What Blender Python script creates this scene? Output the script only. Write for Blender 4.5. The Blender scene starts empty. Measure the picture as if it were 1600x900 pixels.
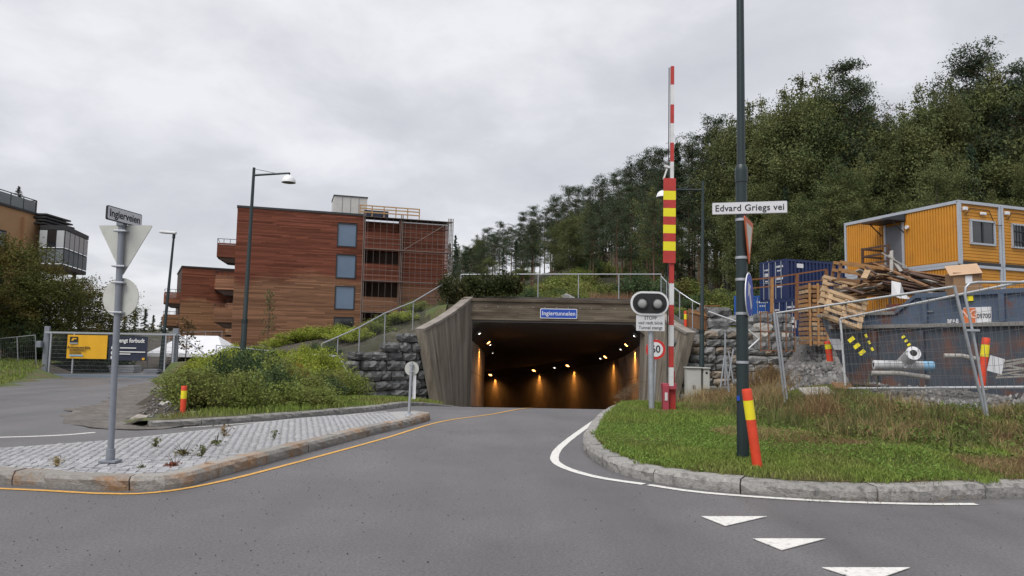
import bpy, bmesh, math, random
import numpy as np
from mathutils import Vector, Matrix
from mathutils.geometry import delaunay_2d_cdt
random.seed(7); RNG = np.random.default_rng(7)
scene = bpy.context.scene
COL = scene.collection
PI = math.pi
# ---------------------------------------------------------------- camera
FPX = 1160.0; PITCH = math.atan(100 / FPX); ROLL = 0.018; CAMZ = 1.5
_F = Vector((0, math.cos(PITCH), math.sin(PITCH))); _U0 = Vector((0, -math.sin(PITCH), math.cos(PITCH))); _R0 = Vector((1, 0, 0))
_R = _R0 * math.cos(ROLL) + _U0 * math.sin(ROLL); _U = _U0 * math.cos(ROLL) - _R0 * math.sin(ROLL)
cam = bpy.data.cameras.new('camera'); cam.sensor_width = 36; cam.lens = FPX / 1600 * 36; cam.clip_end = 3000; cam.clip_start = 0.05
camo = bpy.data.objects.new('camera', cam); COL.objects.link(camo); scene.camera = camo
camo.matrix_world = Matrix(((_R.x, _U.x, -_F.x, 0), (_R.y, _U.y, -_F.y, 0), (_R.z, _U.z, -_F.z, CAMZ), (0, 0, 0, 1)))
scene.render.resolution_x = 1024; scene.render.resolution_y = 576
# ---------------------------------------------------------------- sky
SUN_EL, SUN_AZ = math.radians(58), math.radians(215)      # azimuth clockwise from +Y: behind the camera, to the left
world = bpy.data.worlds.new('World'); scene.world = world; world.use_nodes = True
nt = world.node_tree; nt.nodes.clear(); N = nt.nodes.new; LK = nt.links.new
out = N('ShaderNodeOutputWorld'); bg = N('ShaderNodeBackground'); bg.inputs['Strength'].default_value = 0.1
sky = N('ShaderNodeTexSky'); sky.sky_type = 'NISHITA'; sky.sun_disc = False; sky.sun_elevation = SUN_EL; sky.sun_rotation = SUN_AZ
tc = N('ShaderNodeTexCoord'); sep = N('ShaderNodeSeparateXYZ'); LK(tc.outputs['Generated'], sep.inputs[0])
ab = N('ShaderNodeMath'); ab.operation = 'ABSOLUTE'; LK(sep.outputs['Z'], ab.inputs[0])
ad = N('ShaderNodeMath'); ad.operation = 'ADD'; ad.inputs[1].default_value = 0.28; LK(ab.outputs[0], ad.inputs[0])
dv = N('ShaderNodeVectorMath'); dv.operation = 'DIVIDE'; LK(tc.outputs['Generated'], dv.inputs[0])
cb = N('ShaderNodeCombineXYZ')
for i in range(3): LK(ad.outputs[0], cb.inputs[i])
LK(cb.outputs[0], dv.inputs[1])
def wnoise(scale, detail, rough, off):
    m = N('ShaderNodeMapping'); m.inputs['Location'].default_value = off; LK(dv.outputs[0], m.inputs[0])
    n = N('ShaderNodeTexNoise'); n.inputs['Scale'].default_value = scale; n.inputs['Detail'].default_value = detail; n.inputs['Roughness'].default_value = rough
    n.inputs['Distortion'].default_value = 0.25
    LK(m.outputs[0], n.inputs['Vector']); return n.outputs['Fac']
n1 = wnoise(1.1, 6, 0.5, (3.1, 1.7, 0)); n2 = wnoise(3.2, 7, 0.55, (0.4, 5.2, 2))
mx = N('ShaderNodeMath'); mx.operation = 'MULTIPLY_ADD'; LK(n2, mx.inputs[0]); mx.inputs[1].default_value = 0.45
m2 = N('ShaderNodeMath'); m2.operation = 'MULTIPLY'; LK(n1, m2.inputs[0]); m2.inputs[1].default_value = 0.75; LK(m2.outputs[0], mx.inputs[2])
rmp = N('ShaderNodeValToRGB'); LK(mx.outputs[0], rmp.inputs[0])
e = rmp.color_ramp.elements; e[0].position = 0.46; e[0].color = (0.72, 0.73, 0.785, 1); e[1].position = 0.72; e[1].color = (1.04, 1.05, 1.09, 1)
e2 = rmp.color_ramp.elements.new(0.58); e2.color = (0.82, 0.83, 0.875, 1)
sc = N('ShaderNodeVectorMath'); sc.operation = 'SCALE'; LK(rmp.outputs[0], sc.inputs[0]); sc.inputs['Scale'].default_value = 4.25
mix = N('ShaderNodeMix'); mix.data_type = 'RGBA'; mix.inputs['Factor'].default_value = 0.95
LK(sky.outputs[0], mix.inputs['A']); LK(sc.outputs[0], mix.inputs['B']); LK(mix.outputs['Result'], bg.inputs['Color']); LK(bg.outputs[0], out.inputs[0])
# ---------------------------------------------------------------- sun behind the cloud
sl = bpy.data.lights.new('sun', 'SUN'); sl.energy = 1.5; sl.angle = math.radians(35); sl.color = (1.0, 0.965, 0.92)
so = bpy.data.objects.new('sun', sl); COL.objects.link(so)
sdir = Vector((math.sin(SUN_AZ) * math.cos(SUN_EL), math.cos(SUN_AZ) * math.cos(SUN_EL), math.sin(SUN_EL)))
so.rotation_euler = sdir.to_track_quat('Z', 'Y').to_euler(); so.location = sdir * 60
vs = scene.view_settings; vs.view_transform = 'Standard'; vs.look = 'None'; vs.gamma = 1; vs.use_curve_mapping = False; vs.exposure = 0.98
scene.render.engine = 'CYCLES'

# ================================================================ helpers
def at(u, v, Y):
    d = _F + _R * ((u - 800) / FPX) + _U * ((450 - v) / FPX); t = Y / d.y
    return Vector((d.x * t, Y, CAMZ + d.z * t))
def ray(u, v): return _F + _R * ((u - 800) / FPX) + _U * ((450 - v) / FPX)
def gp(u, v, z=0.0):
    d = ray(u, v); t = (z - CAMZ) / d.z
    return Vector((d.x * t, d.y * t, z))
def on_plane(u, v, P0, n):
    d = ray(u, v); o = Vector((0, 0, CAMZ)); t = (Vector(P0) - o).dot(n) / d.dot(n); return o + d * t
def srgb(r, g, b):
    f = lambda c: (c / 255 / 12.92) if c <= 10 else ((c / 255 + 0.055) / 1.055) ** 2.4
    return (f(r), f(g), f(b))
MATS = {}
def mat(name, col, rough=0.7, var=0.15, vs=3.0, bump=0.0, bs=40.0, metal=0.0, col2=None, c2s=1.0, c2lo=0.5, c2hi=0.65, attr=0.0, emit=None, estr=0, trans=0.0, orand=0.0, spec=0.5, stretch=None, bdist=0.02):
    """procedural material: base colour with noise variation, optional second colour in patches, bump, per-piece attribute variation"""
    if name in MATS: return MATS[name]
    m = bpy.data.materials.new(name); m.use_nodes = True; t = m.node_tree; t.nodes.clear(); N = t.nodes.new; L = t.links.new
    o = N('ShaderNodeOutputMaterial'); b = N('ShaderNodeBsdfPrincipled'); L(b.outputs[0], o.inputs[0])
    b.inputs['Roughness'].default_value = rough; b.inputs['Metallic'].default_value = metal; b.inputs['Specular IOR Level'].default_value = spec
    g = N('ShaderNodeNewGeometry'); vec = g.outputs['Position']
    if stretch:
        mp = N('ShaderNodeMapping'); mp.inputs['Scale'].default_value = stretch; L(vec, mp.inputs[0]); vec = mp.outputs[0]
    def noise(s, d=5, r=0.6):
        n = N('ShaderNodeTexNoise'); n.inputs['Scale'].default_value = s; n.inputs['Detail'].default_value = d; n.inputs['Roughness'].default_value = r; L(vec, n.inputs['Vector']); return n.outputs['Fac']
    c = N('ShaderNodeRGB'); c.outputs[0].default_value = (*col, 1); cur = c.outputs[0]
    if col2:
        mr = N('ShaderNodeMapRange'); L(noise(c2s, 7, 0.65), mr.inputs[0]); mr.inputs[1].default_value = c2lo; mr.inputs[2].default_value = c2hi
        mxx = N('ShaderNodeMix'); mxx.data_type = 'RGBA'; L(mr.outputs[0], mxx.inputs['Factor']); L(cur, mxx.inputs['A']); mxx.inputs['B'].default_value = (*col2, 1); cur = mxx.outputs['Result']
    def scale(fac_out, lo, hi, a=0.25, bb=0.75):
        nonlocal cur
        mr = N('ShaderNodeMapRange'); L(fac_out, mr.inputs[0]); mr.inputs[1].default_value = a; mr.inputs[2].default_value = bb; mr.inputs[3].default_value = lo; mr.inputs[4].default_value = hi
        s = N('ShaderNodeVectorMath'); s.operation = 'SCALE'; L(cur, s.inputs[0]); L(mr.outputs[0], s.inputs['Scale']); cur = s.outputs[0]
    if var: scale(noise(vs), 1 - var, 1 + var)
    if attr:
        a = N('ShaderNodeAttribute'); a.attribute_name = 'rnd'; scale(a.outputs['Fac'], 1 - attr, 1 + attr, 0, 1)
    if orand:
        oi = N('ShaderNodeObjectInfo'); scale(oi.outputs['Random'], 1 - orand, 1 + orand, 0, 1)
    L(cur, b.inputs['Base Color'])
    if bump:
        bp = N('ShaderNodeBump'); bp.inputs['Strength'].default_value = bump; bp.inputs['Distance'].default_value = bdist; L(noise(bs, 6, 0.65), bp.inputs['Height']); L(bp.outputs[0], b.inputs['Normal'])
    if emit: b.inputs['Emission Color'].default_value = (*emit, 1); b.inputs['Emission Strength'].default_value = estr
    if trans:
        tr = N('ShaderNodeBsdfTranslucent'); L(cur, tr.inputs['Color']); ms = N('ShaderNodeMixShader'); ms.inputs[0].default_value = trans; L(b.outputs[0], ms.inputs[1]); L(tr.outputs[0], ms.inputs[2]); L(ms.outputs[0], o.inputs[0])
    MATS[name] = m; return m
def glass(name, col, rough=0.06, alpha=1.0):
    if name in MATS: return MATS[name]
    m = mat(name, col, rough, 0.1, 0.6, spec=0.8)
    if alpha < 1: m.node_tree.nodes['Principled BSDF'].inputs['Alpha'].default_value = alpha
    return m

class MB:
    def __init__(s): s.v = []; s.f = []; s.m = []; s.r = []; s.cur = 0.5
    def add(s, vs, fs, mi=0, M=None):
        o = len(s.v)
        s.v += [(M @ Vector(p)) if M else Vector(p) for p in vs]
        for f in fs: s.f.append([o + i for i in f]); s.m.append(mi); s.r.append(s.cur)
        return s
    def box(s, c, d, M=None, mi=0, taper=1.0):
        x, y, z = d[0] / 2, d[1] / 2, d[2] / 2; c = Vector(c)
        vs = [c + Vector((sx * x * (taper if sz > 0 else 1), sy * y * (taper if sz > 0 else 1), sz * z)) for sz in (-1, 1) for sy in (-1, 1) for sx in (-1, 1)]
        return s.add(vs, [(0, 2, 3, 1), (4, 5, 7, 6), (0, 1, 5, 4), (2, 6, 7, 3), (0, 4, 6, 2), (1, 3, 7, 5)], mi, M)
    def bar(s, p, q, w, h=None, mi=0, up=(0, 0, 1), roll=0):
        p = Vector(p); q = Vector(q); h = h or w; d = (q - p); L = d.length; d.normalize(); up = Vector(up)
        if abs(d.dot(up)) > 0.98: up = Vector((0, 1, 0))
        x = d.cross(up).normalized(); z = x.cross(d).normalized()
        if roll: x, z = x * math.cos(roll) + z * math.sin(roll), z * math.cos(roll) - x * math.sin(roll)
        vs = [o + x * a * w / 2 + z * b * h / 2 for o in (p, q) for b in (-1, 1) for a in (-1, 1)]
        return s.add(vs, [(0, 1, 3, 2), (4, 6, 7, 5), (0, 4, 5, 1), (2, 3, 7, 6), (0, 2, 6, 4), (1, 5, 7, 3)], mi)
    def tube(s, p, q, r, r2=None, n=8, mi=0, cap=True): return s.path([p, q], [r, r if r2 is None else r2], n, mi, cap)
    def path(s, pts, r, n=8, mi=0, cap=True):
        pts = [Vector(p) for p in pts]; k = len(pts); rs = r if isinstance(r, (list, tuple)) else [r] * k; vs = []; ref = None
        for i, p in enumerate(pts):
            d = (pts[min(i + 1, k - 1)] - pts[max(i - 1, 0)]).normalized()
            if ref is None: ref = Vector((1, 0, 0)) if abs(d.x) < 0.9 else Vector((0, 1, 0))
            a = (ref - d * ref.dot(d)).normalized(); b = d.cross(a); ref = a
            vs += [p + (a * math.cos(2 * PI * j / n) + b * math.sin(2 * PI * j / n)) * rs[i] for j in range(n)]
        fs = [(i * n + j, i * n + (j + 1) % n, (i + 1) * n + (j + 1) % n, (i + 1) * n + j) for i in range(k - 1) for j in range(n)]
        if cap: fs += [tuple(range(n - 1, -1, -1)), tuple((k - 1) * n + j for j in range(n))]
        return s.add(vs, fs, mi)
    def lathe(s, prof, n=20, mi=0, M=None):
        vs = [(r * math.cos(2 * PI * j / n), r * math.sin(2 * PI * j / n), z) for r, z in prof for j in range(n)]
        fs = [(i * n + j, i * n + (j + 1) % n, (i + 1) * n + (j + 1) % n, (i + 1) * n + j) for i in range(len(prof) - 1) for j in range(n)]
        return s.add(vs, fs, mi, M)
    def prism(s, poly, z0, z1, mi=0, M=None):
        n = len(poly); vs = [(x, y, z) for z in (z0, z1) for x, y in poly]
        return s.add(vs, [tuple(range(n - 1, -1, -1)), tuple(range(n, 2 * n))] + [(i, (i + 1) % n, n + (i + 1) % n, n + i) for i in range(n)], mi, M)
    def build(s, name, mats, parent=None, smooth=False, bev=0, world=False, kind=None):
        me = bpy.data.meshes.new(name); vs = s.v
        if world and parent is not None:
            p = parent; M = Matrix.Identity(4)
            while p: M = p.matrix_basis @ M; p = p.parent
            Mi = M.inverted(); vs = [Mi @ v for v in vs]
        me.from_pydata([tuple(v) for v in vs], [], s.f)
        if not isinstance(mats, (list, tuple)): mats = [mats]
        for m in mats: me.materials.append(m)
        me.polygons.foreach_set('material_index', s.m)
        if len(set(s.r)) > 1:
            a = me.attributes.new('rnd', 'FLOAT', 'FACE'); a.data.foreach_set('value', s.r)
        if smooth: me.polygons.foreach_set('use_smooth', [True] * len(me.polygons))
        me.update()
        o = bpy.data.objects.new(name, me); COL.objects.link(o)
        if parent is not None: o.parent = parent
        if kind: o['kind'] = kind
        if smooth:
            try: me.set_sharp_from_angle(angle=math.radians(40))
            except Exception: pass
        if bev:
            b = o.modifiers.new('bevel', 'BEVEL'); b.width = bev; b.segments = 2; b.limit_method = 'ANGLE'
        return o
def rect(a, b): return MB().box(a, b)
def thing(name, label, cat, loc=(0, 0, 0), rz=0, group=None, kind=None):
    o = bpy.data.objects.new(name, None); COL.objects.link(o); o.location = loc; o.rotation_euler = (0, 0, rz); o.empty_display_size = 0.2
    if kind: o['kind'] = kind
    else: o['label'] = label; o['category'] = cat
    if group: o['group'] = group
    return o
def tag(o, label, cat, group=None):
    o['label'] = label; o['category'] = cat
    if group: o['group'] = group
    return o
def copy_tree(o, parent=None):
    c = o.copy(); COL.objects.link(c); c.parent = parent
    for ch in list(o.children): copy_tree(ch, c)
    return c
_TX = {}
def txt(parent, s, size, M, m, name='lettering', ext=0.002, bold=0.0, sx=1.0, spacing=1.0):
    k = (s, size, bold, spacing)
    if k not in _TX:
        c = bpy.data.curves.new('t', 'FONT'); c.body = s; c.size = size; c.align_x = 'CENTER'; c.align_y = 'CENTER'; c.extrude = ext; c.offset = bold; c.resolution_u = 3; c.space_character = spacing
        o = bpy.data.objects.new('t', c); COL.objects.link(o); me = bpy.data.meshes.new_from_object(o); bpy.data.objects.remove(o); _TX[k] = me
    me = _TX[k].copy(); me.materials.clear(); me.materials.append(m); me.transform(M @ Matrix.Diagonal((sx, 1, 1, 1)))
    o = bpy.data.objects.new(name, me); COL.objects.link(o); o.parent = parent; return o
RX = Matrix.Rotation(PI / 2, 4, 'X')     # text or a flat outline in XY stood up to face -Y
def T(x, y, z): return Matrix.Translation((x, y, z))
def RZ(a): return Matrix.Rotation(a, 4, 'Z')
def rrect(w, h, r, n=5):
    p = []
    for cx, cy, a0 in ((w / 2 - r, h / 2 - r, 0), (-w / 2 + r, h / 2 - r, PI / 2), (-w / 2 + r, -h / 2 + r, PI), (w / 2 - r, -h / 2 + r, 3 * PI / 2)):
        p += [(cx + r * math.cos(a0 + PI / 2 * i / n), cy + r * math.sin(a0 + PI / 2 * i / n)) for i in range(n + 1)]
    return p
def circ(r, n=28): return [(r * math.cos(2 * PI * i / n), r * math.sin(2 * PI * i / n)) for i in range(n)]
def fastmesh(name, V, F, mats, parent=None, kind=None, rnd=None, mi=None, smooth=False):
    me = bpy.data.meshes.new(name); V = np.asarray(V, np.float32); F = np.asarray(F, np.int32); k = F.shape[1]
    me.vertices.add(len(V)); me.vertices.foreach_set('co', V.ravel()); me.loops.add(F.size); me.loops.foreach_set('vertex_index', F.ravel())
    me.polygons.add(len(F)); me.polygons.foreach_set('loop_start', np.arange(0, F.size, k, dtype=np.int32)); me.polygons.foreach_set('loop_total', np.full(len(F), k, np.int32))
    for m in (mats if isinstance(mats, (list, tuple)) else [mats]): me.materials.append(m)
    if mi is not None: me.polygons.foreach_set('material_index', np.asarray(mi, np.int32))
    if rnd is not None:
        a = me.attributes.new('rnd', 'FLOAT', 'FACE'); a.data.foreach_set('value', np.asarray(rnd, np.float32))
    if smooth: me.polygons.foreach_set('use_smooth', [True] * len(F))
    me.update(calc_edges=True); me.validate()
    o = bpy.data.objects.new(name, me); COL.objects.link(o)
    if parent is not None: o.parent = parent
    if kind: o['kind'] = kind
    return o
def leaves(P, size, aspect=0.55, up=0.0, rng=RNG, droop=0.0):
    """one bent diamond leaf at each point of P (n,3); returns V,F"""
    n = len(P); d = rng.normal(size=(n, 3)); d[:, 2] = d[:, 2] * 0.7 + up - droop; d /= np.linalg.norm(d, axis=1)[:, None] + 1e-9
    r = rng.normal(size=(n, 3)); s = np.cross(d, r); s /= np.linalg.norm(s, axis=1)[:, None] + 1e-9
    L = (size * rng.uniform(0.6, 1.3, n))[:, None]; W = L * aspect
    V = np.stack([P - d * L * 0.5, P + s * W * 0.5, P + d * L * 0.5, P - s * W * 0.5], 1).reshape(-1, 3)
    F = np.arange(4 * n).reshape(n, 4); return V, F
def spline(pts, step=0.25, closed=False):
    pts = [Vector(p) for p in pts]; outp = []
    for i in range(len(pts) - 1):
        p0 = pts[max(i - 1, 0)]; p1 = pts[i]; p2 = pts[i + 1]; p3 = pts[min(i + 2, len(pts) - 1)]
        n = max(1, int((p2 - p1).length / step))
        for j in range(n):
            t = j / n; outp.append(0.5 * ((2 * p1) + (p2 - p0) * t + (2 * p0 - 5 * p1 + 4 * p2 - p3) * t * t + (3 * p1 - p0 - 3 * p2 + p3) * t ** 3))
    outp.append(pts[-1]); return outp
def smooth_step(a, b, x): t = np.clip((x - a) / (b - a), 0, 1); return t * t * (3 - 2 * t)
# ================================================================ materials
M_ASPH = mat('asphalt', (0.122, 0.117, 0.121), 0.66, 0.42, 42, 0.6, 90, col2=(0.096, 0.092, 0.096), c2s=0.33, c2lo=0.40, c2hi=0.66, spec=0.4, bdist=0.008)
M_ASPH2 = mat('worn_asphalt', (0.085, 0.083, 0.083), 0.7, 0.2, 2.0, 0.4, 220, spec=0.4, bdist=0.006)
M_WHITE = mat('road_paint_white', (0.66, 0.65, 0.62), 0.65, 0.12, 18, 0.2, 160, col2=(0.28, 0.27, 0.265), c2s=22, c2lo=0.54, c2hi=0.68, bdist=0.004)
M_ORANGE = mat('road_paint_yellow', (0.62, 0.33, 0.06), 0.65, 0.15, 16, 0.2, 160, col2=(0.24, 0.18, 0.12), c2s=22, c2lo=0.5, c2hi=0.7, bdist=0.004)
M_GRAN = mat('granite', (0.30, 0.29, 0.275), 0.85, 0.28, 28, 0.9, 55, col2=(0.15, 0.145, 0.14), c2s=9, c2lo=0.5, c2hi=0.66, orand=0.12)
M_GRANR = mat('granite_rust', (0.29, 0.275, 0.255), 0.85, 0.28, 28, 0.9, 55, col2=(0.31, 0.17, 0.075), c2s=2.6, c2lo=0.47, c2hi=0.68, orand=0.15)
M_SETT = mat('sett_granite', (0.37, 0.37, 0.385), 0.8, 0.3, 45, 0.7, 90, attr=0.10)
M_SETT2 = mat('sett_granite_b', (0.37, 0.37, 0.385), 0.8, 0.3, 45, 0.7, 90, orand=0.10)
M_SAND = mat('joint_sand', (0.33, 0.328, 0.325), 0.95, 0.3, 20, 0.4, 120)
M_CONC = mat('board_marked_concrete', (0.215, 0.190, 0.156), 0.9, 0.18, 1.6, 0.45, 60, col2=(0.088, 0.072, 0.054), c2s=1.0, c2lo=0.46, c2hi=0.72, attr=0.2, spec=.2, stretch=(3.2, 3.2, 0.3))
M_CONCH = mat('board_marked_concrete_beam', (0.148, 0.122, 0.092), 0.9, 0.26, 1.2, 0.45, 60, spec=.2, col2=(0.062, 0.046, 0.032), c2s=0.9, c2lo=0.46, c2hi=0.66, attr=0.22, stretch=(0.4, 0.4, 3.0))
M_CONCL = mat('plain_concrete', (0.24, 0.215, 0.19), 0.85, 0.2, 1.5, 0.3, 60, col2=(0.13, 0.11, 0.09), c2s=1.3, c2lo=0.48, c2hi=0.7)
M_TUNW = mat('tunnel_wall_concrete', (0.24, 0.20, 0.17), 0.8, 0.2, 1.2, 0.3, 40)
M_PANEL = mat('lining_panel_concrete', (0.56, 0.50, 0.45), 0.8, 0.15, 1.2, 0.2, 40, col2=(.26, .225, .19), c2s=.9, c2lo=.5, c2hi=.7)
M_TUN = mat('dark_concrete', (0.075, 0.066, 0.06), 0.85, 0.2, 1.5, 0.3, 40)  # darker concrete tone for tunnel ceiling, walkways and the back of the beam
M_ROCK = mat('wall_rock', (0.155, 0.157, 0.155), 0.85, 0.3, 5, 0.9, 16, col2=(0.06, 0.062, 0.064), c2s=2.2, c2lo=0.46, c2hi=0.62, orand=0.32)
M_ROCKL = mat('wall_rock_pale', (0.20, 0.20, 0.20), 0.85, 0.3, 5, 0.9, 16, col2=(0.10, 0.10, 0.10), c2s=2.2, c2lo=0.46, c2hi=0.62, orand=0.3)
M_ROCKB = mat('wall_rock_brown', (0.21, 0.17, 0.13), 0.85, 0.3, 5, 0.9, 16, col2=(0.12, 0.11, 0.10), c2s=2.2, c2lo=0.46, c2hi=0.62, orand=0.3)
M_SOIL = mat('dark_soil', (0.055, 0.045, 0.035), 0.95, 0.35, 3, 0.8, 20)
M_GALV = mat('galvanised_steel', (0.40, 0.42, 0.45), 0.45, 0.12, 9, metal=0.55)
M_GALVD = mat('painted_grey_steel', (0.19, 0.205, 0.235), 0.5, 0.1, 6)
M_BLACKGREEN = mat('dark_green_paint', (0.012, 0.024, 0.026), 0.42, 0.15, 3)
M_SIGNW = mat('sign_white', (0.68, 0.68, 0.70), 0.45, 0.05, 4)
M_SIGNBACK = mat('sign_back', (0.47, 0.475, 0.44), 0.55, 0.1, 3, col2=(.33, .33, .30), c2s=5, c2lo=.55, c2hi=.8)
M_BLACK = mat('black_print', (0.012, 0.012, 0.014), 0.55, 0.05, 5)
M_BLUE = mat('sign_blue', (0.012, 0.065, 0.40), 0.4, 0.06, 4)
M_RED = mat('sign_red', (0.55, 0.028, 0.022), 0.45, 0.1, 5)
M_DELIN = mat('delineator_orange', (0.70, 0.062, 0.022), 0.5, 0.14, 7, col2=(.34, .06, .035), c2s=9, c2lo=.58, c2hi=.78)
M_YELREF = mat('reflector_yellow', (0.80, 0.68, 0.02), 0.4, 0.06, 9)
M_GRIT = mat('grit', (0.07, 0.068, 0.067), 0.9, 0.3, 3, attr=0.6)
M_PEBBLE = mat('pebble', (0.17, 0.165, 0.16), 0.9, 0.35, 3, attr=0.5)
def add_streaks(m, sx, sy, amt):
    t = m.node_tree; b = t.nodes['Principled BSDF']; src = b.inputs['Base Color'].links[0].from_socket; g = t.nodes.new('ShaderNodeNewGeometry'); mp = t.nodes.new('ShaderNodeMapping'); mp.inputs['Scale'].default_value = (sx, sy, 1); mp.inputs['Rotation'].default_value = (0, 0, .12); t.links.new(g.outputs['Position'], mp.inputs[0])
    n = t.nodes.new('ShaderNodeTexNoise'); n.inputs['Scale'].default_value = 1; n.inputs['Detail'].default_value = 4; t.links.new(mp.outputs[0], n.inputs['Vector']); r = t.nodes.new('ShaderNodeMapRange'); t.links.new(n.outputs['Fac'], r.inputs[0]); r.inputs[1].default_value = .3; r.inputs[2].default_value = .7; r.inputs[3].default_value = 1 - amt; r.inputs[4].default_value = 1 + amt
    s = t.nodes.new('ShaderNodeVectorMath'); s.operation = 'SCALE'; t.links.new(src, s.inputs[0]); t.links.new(r.outputs[0], s.inputs['Scale']); t.links.new(s.outputs[0], b.inputs['Base Color'])
    r2 = t.nodes.new('ShaderNodeMapRange'); t.links.new(n.outputs['Fac'], r2.inputs[0]); r2.inputs[1].default_value = .35; r2.inputs[2].default_value = .65; r2.inputs[3].default_value = .40; r2.inputs[4].default_value = .68; t.links.new(r2.outputs[0], b.inputs['Roughness'])
add_streaks(M_ASPH, 1.1, .2, .17)
# ground cover: grass, bare soil and gravel by place
def ground_mat(name, cols, scales):
    m = mat(name, cols[0], 0.95, 0.35, 9, 0.8, 45, col2=cols[1], c2s=scales[0], c2lo=0.44, c2hi=0.6); return m
M_GRASSG = ground_mat('lawn_ground', [(0.075, 0.098, 0.028), (0.095, 0.082, 0.04)], [0.9])
M_GRAVEL = mat('crushed_rock', (0.16, 0.155, 0.15), 0.95, 0.45, 7, 1.0, 22, col2=(0.09, 0.085, 0.08), c2s=1.2, c2lo=0.45, c2hi=0.62, bdist=0.05)
M_FOREST = mat('forest_floor', (0.035, 0.034, 0.016), 0.95, 0.4, 1.5, 0.9, 6, col2=(0.075, 0.068, 0.05), c2s=0.35, c2lo=0.5, c2hi=0.62)

# ================================================================ ground heights
def rz(y, x=None):
    t = np.asarray(y, float) - 21.0; z = -0.0425 * (t + np.sqrt(t * t + 4.0)) + 0.004
    return z if x is None else z * smooth_step(-8.5, -4.5, np.asarray(x, float))
RK = [(60, 10.5), (25, 9.8), (12, 9.0), (5.68, 8.34), (4.32, 8.04), (3.23, 8.04), (2.51, 8.33), (1.89, 8.75), (1.40, 9.5), (1.16, 10.9), (1.27, 12.84), (2.04, 17.2), (3.0, 21.5), (4.9, 30), (6.9, 38.2)]
LKB = [(-2.40, 38.2), (-2.62, 31), (-2.78, 25), (-3.13, 19.6), (-4.46, 16.55), (-5.78, 14.57), (-6.70, 13.65)]
SIDE = [(-6.95, 14.1), (-9.8, 20.5), (-16.0, 35.6), (-19.5, 44), (-24.5, 42), (-20.9, 33.0), (-17.3, 25.4), (-19, 20.5), (-26, 15.5), (-60, 13)]
RKs = spline([(*p, 0) for p in RK], 0.3); LKs = spline([(*p, 0) for p in LKB], 0.4)
ROADP = [(p.x, p.y) for p in RKs] + [(p.x, p.y) for p in LKs] + SIDE + [(-60, -14), (60, -14)]
RPA = np.array(ROADP)
def inside(poly, x, y):
    x = np.asarray(x, float); y = np.asarray(y, float); c = np.zeros(x.shape, bool); n = len(poly)
    for i in range(n):
        x0, y0 = poly[i]; x1, y1 = poly[(i + 1) % n]
        if y0 == y1: continue
        c ^= ((y0 > y) != (y1 > y)) & (x < (x1 - x0) * (y - y0) / (y1 - y0) + x0)
    return c
def shep(ctrl, x, y, p=2.6):
    c = np.array(ctrl); d2 = (x[..., None] - c[:, 0]) ** 2 + (y[..., None] - c[:, 1]) ** 2 + 0.05
    w = d2 ** (-p / 2 * 1.3); return (w * c[:, 2]).sum(-1) / w.sum(-1)
FC = [(-6.8, 14.6, .1), (-6, 16, .12), (-5, 17.5, .12), (-4, 20.5, .1), (-3.4, 26, -.35), (-3.3, 31, -.8), (-4.2, 33.6, -1.25), (-4.4, 31.9, -1.15), (-5.2, 31.4, -1.05), (-5.8, 30.0, -.9), (-6.4, 29.0, -.65), (-5.0, 29.0, -.8), (-4, 28.5, -.65), (-7.2, 29.6, .0),
      (-9, 20, .45), (-7, 22, .45), (-6.5, 26, .35), (-8, 26, .8), (-9, 29.5, 1.1), (-10, 34, 1.3), (-13, 30, .8), (-12, 22, .2), (-9.5, 16.5, .06), (-16, 36, .1), (-14, 26, .05), (-20, 42, .0), (-30, 40, .25),
      (-24, 33, .15), (-22, 26, .2), (-30, 25, .2), (-40, 10, .1), (-20, 20, .05), (-9.5, 20.5, .0), (-12.5, 27, .0), (-15.5, 34, .0),
      (4, 12, .28), (2.2, 14, .15), (2.6, 17, .05), (5, 9.5, .35), (8, 9.6, .36), (12, 9.8, .4), (25, 11, .5), (6, 14, .5), (7, 12.5, .62), (9, 12, .72), (12, 12.5, .85), (8, 16, .66), (8.9, 20, .66), (9.5, 20, .8), (12, 20, .95), (16, 20, 1.05),
      (12, 15, .95), (18, 14, 1.0), (14, 26, 1.8), (17, 30, 2.6), (25, 28, 2.6), (21, 33, 2.6), (11, 25, .7), (10.5, 30, .7), (9, 28, -.1), (7.5, 26, -.3), (8, 31, -.5), (9.5, 33.6, -.45), (12.2, 34, .9), (5.5, 20, -.02), (3.7, 18.8, 0.0), (6.3, 17, .15),
      (5.3, 25, -.35), (6.8, 33, -.95), (40, 12, 1), (40, 25, 2.5), (14, 34.5, 2.3), (3, 9.3, .2), (2, 11, .22), (16, 9.7, .4)]
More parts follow.
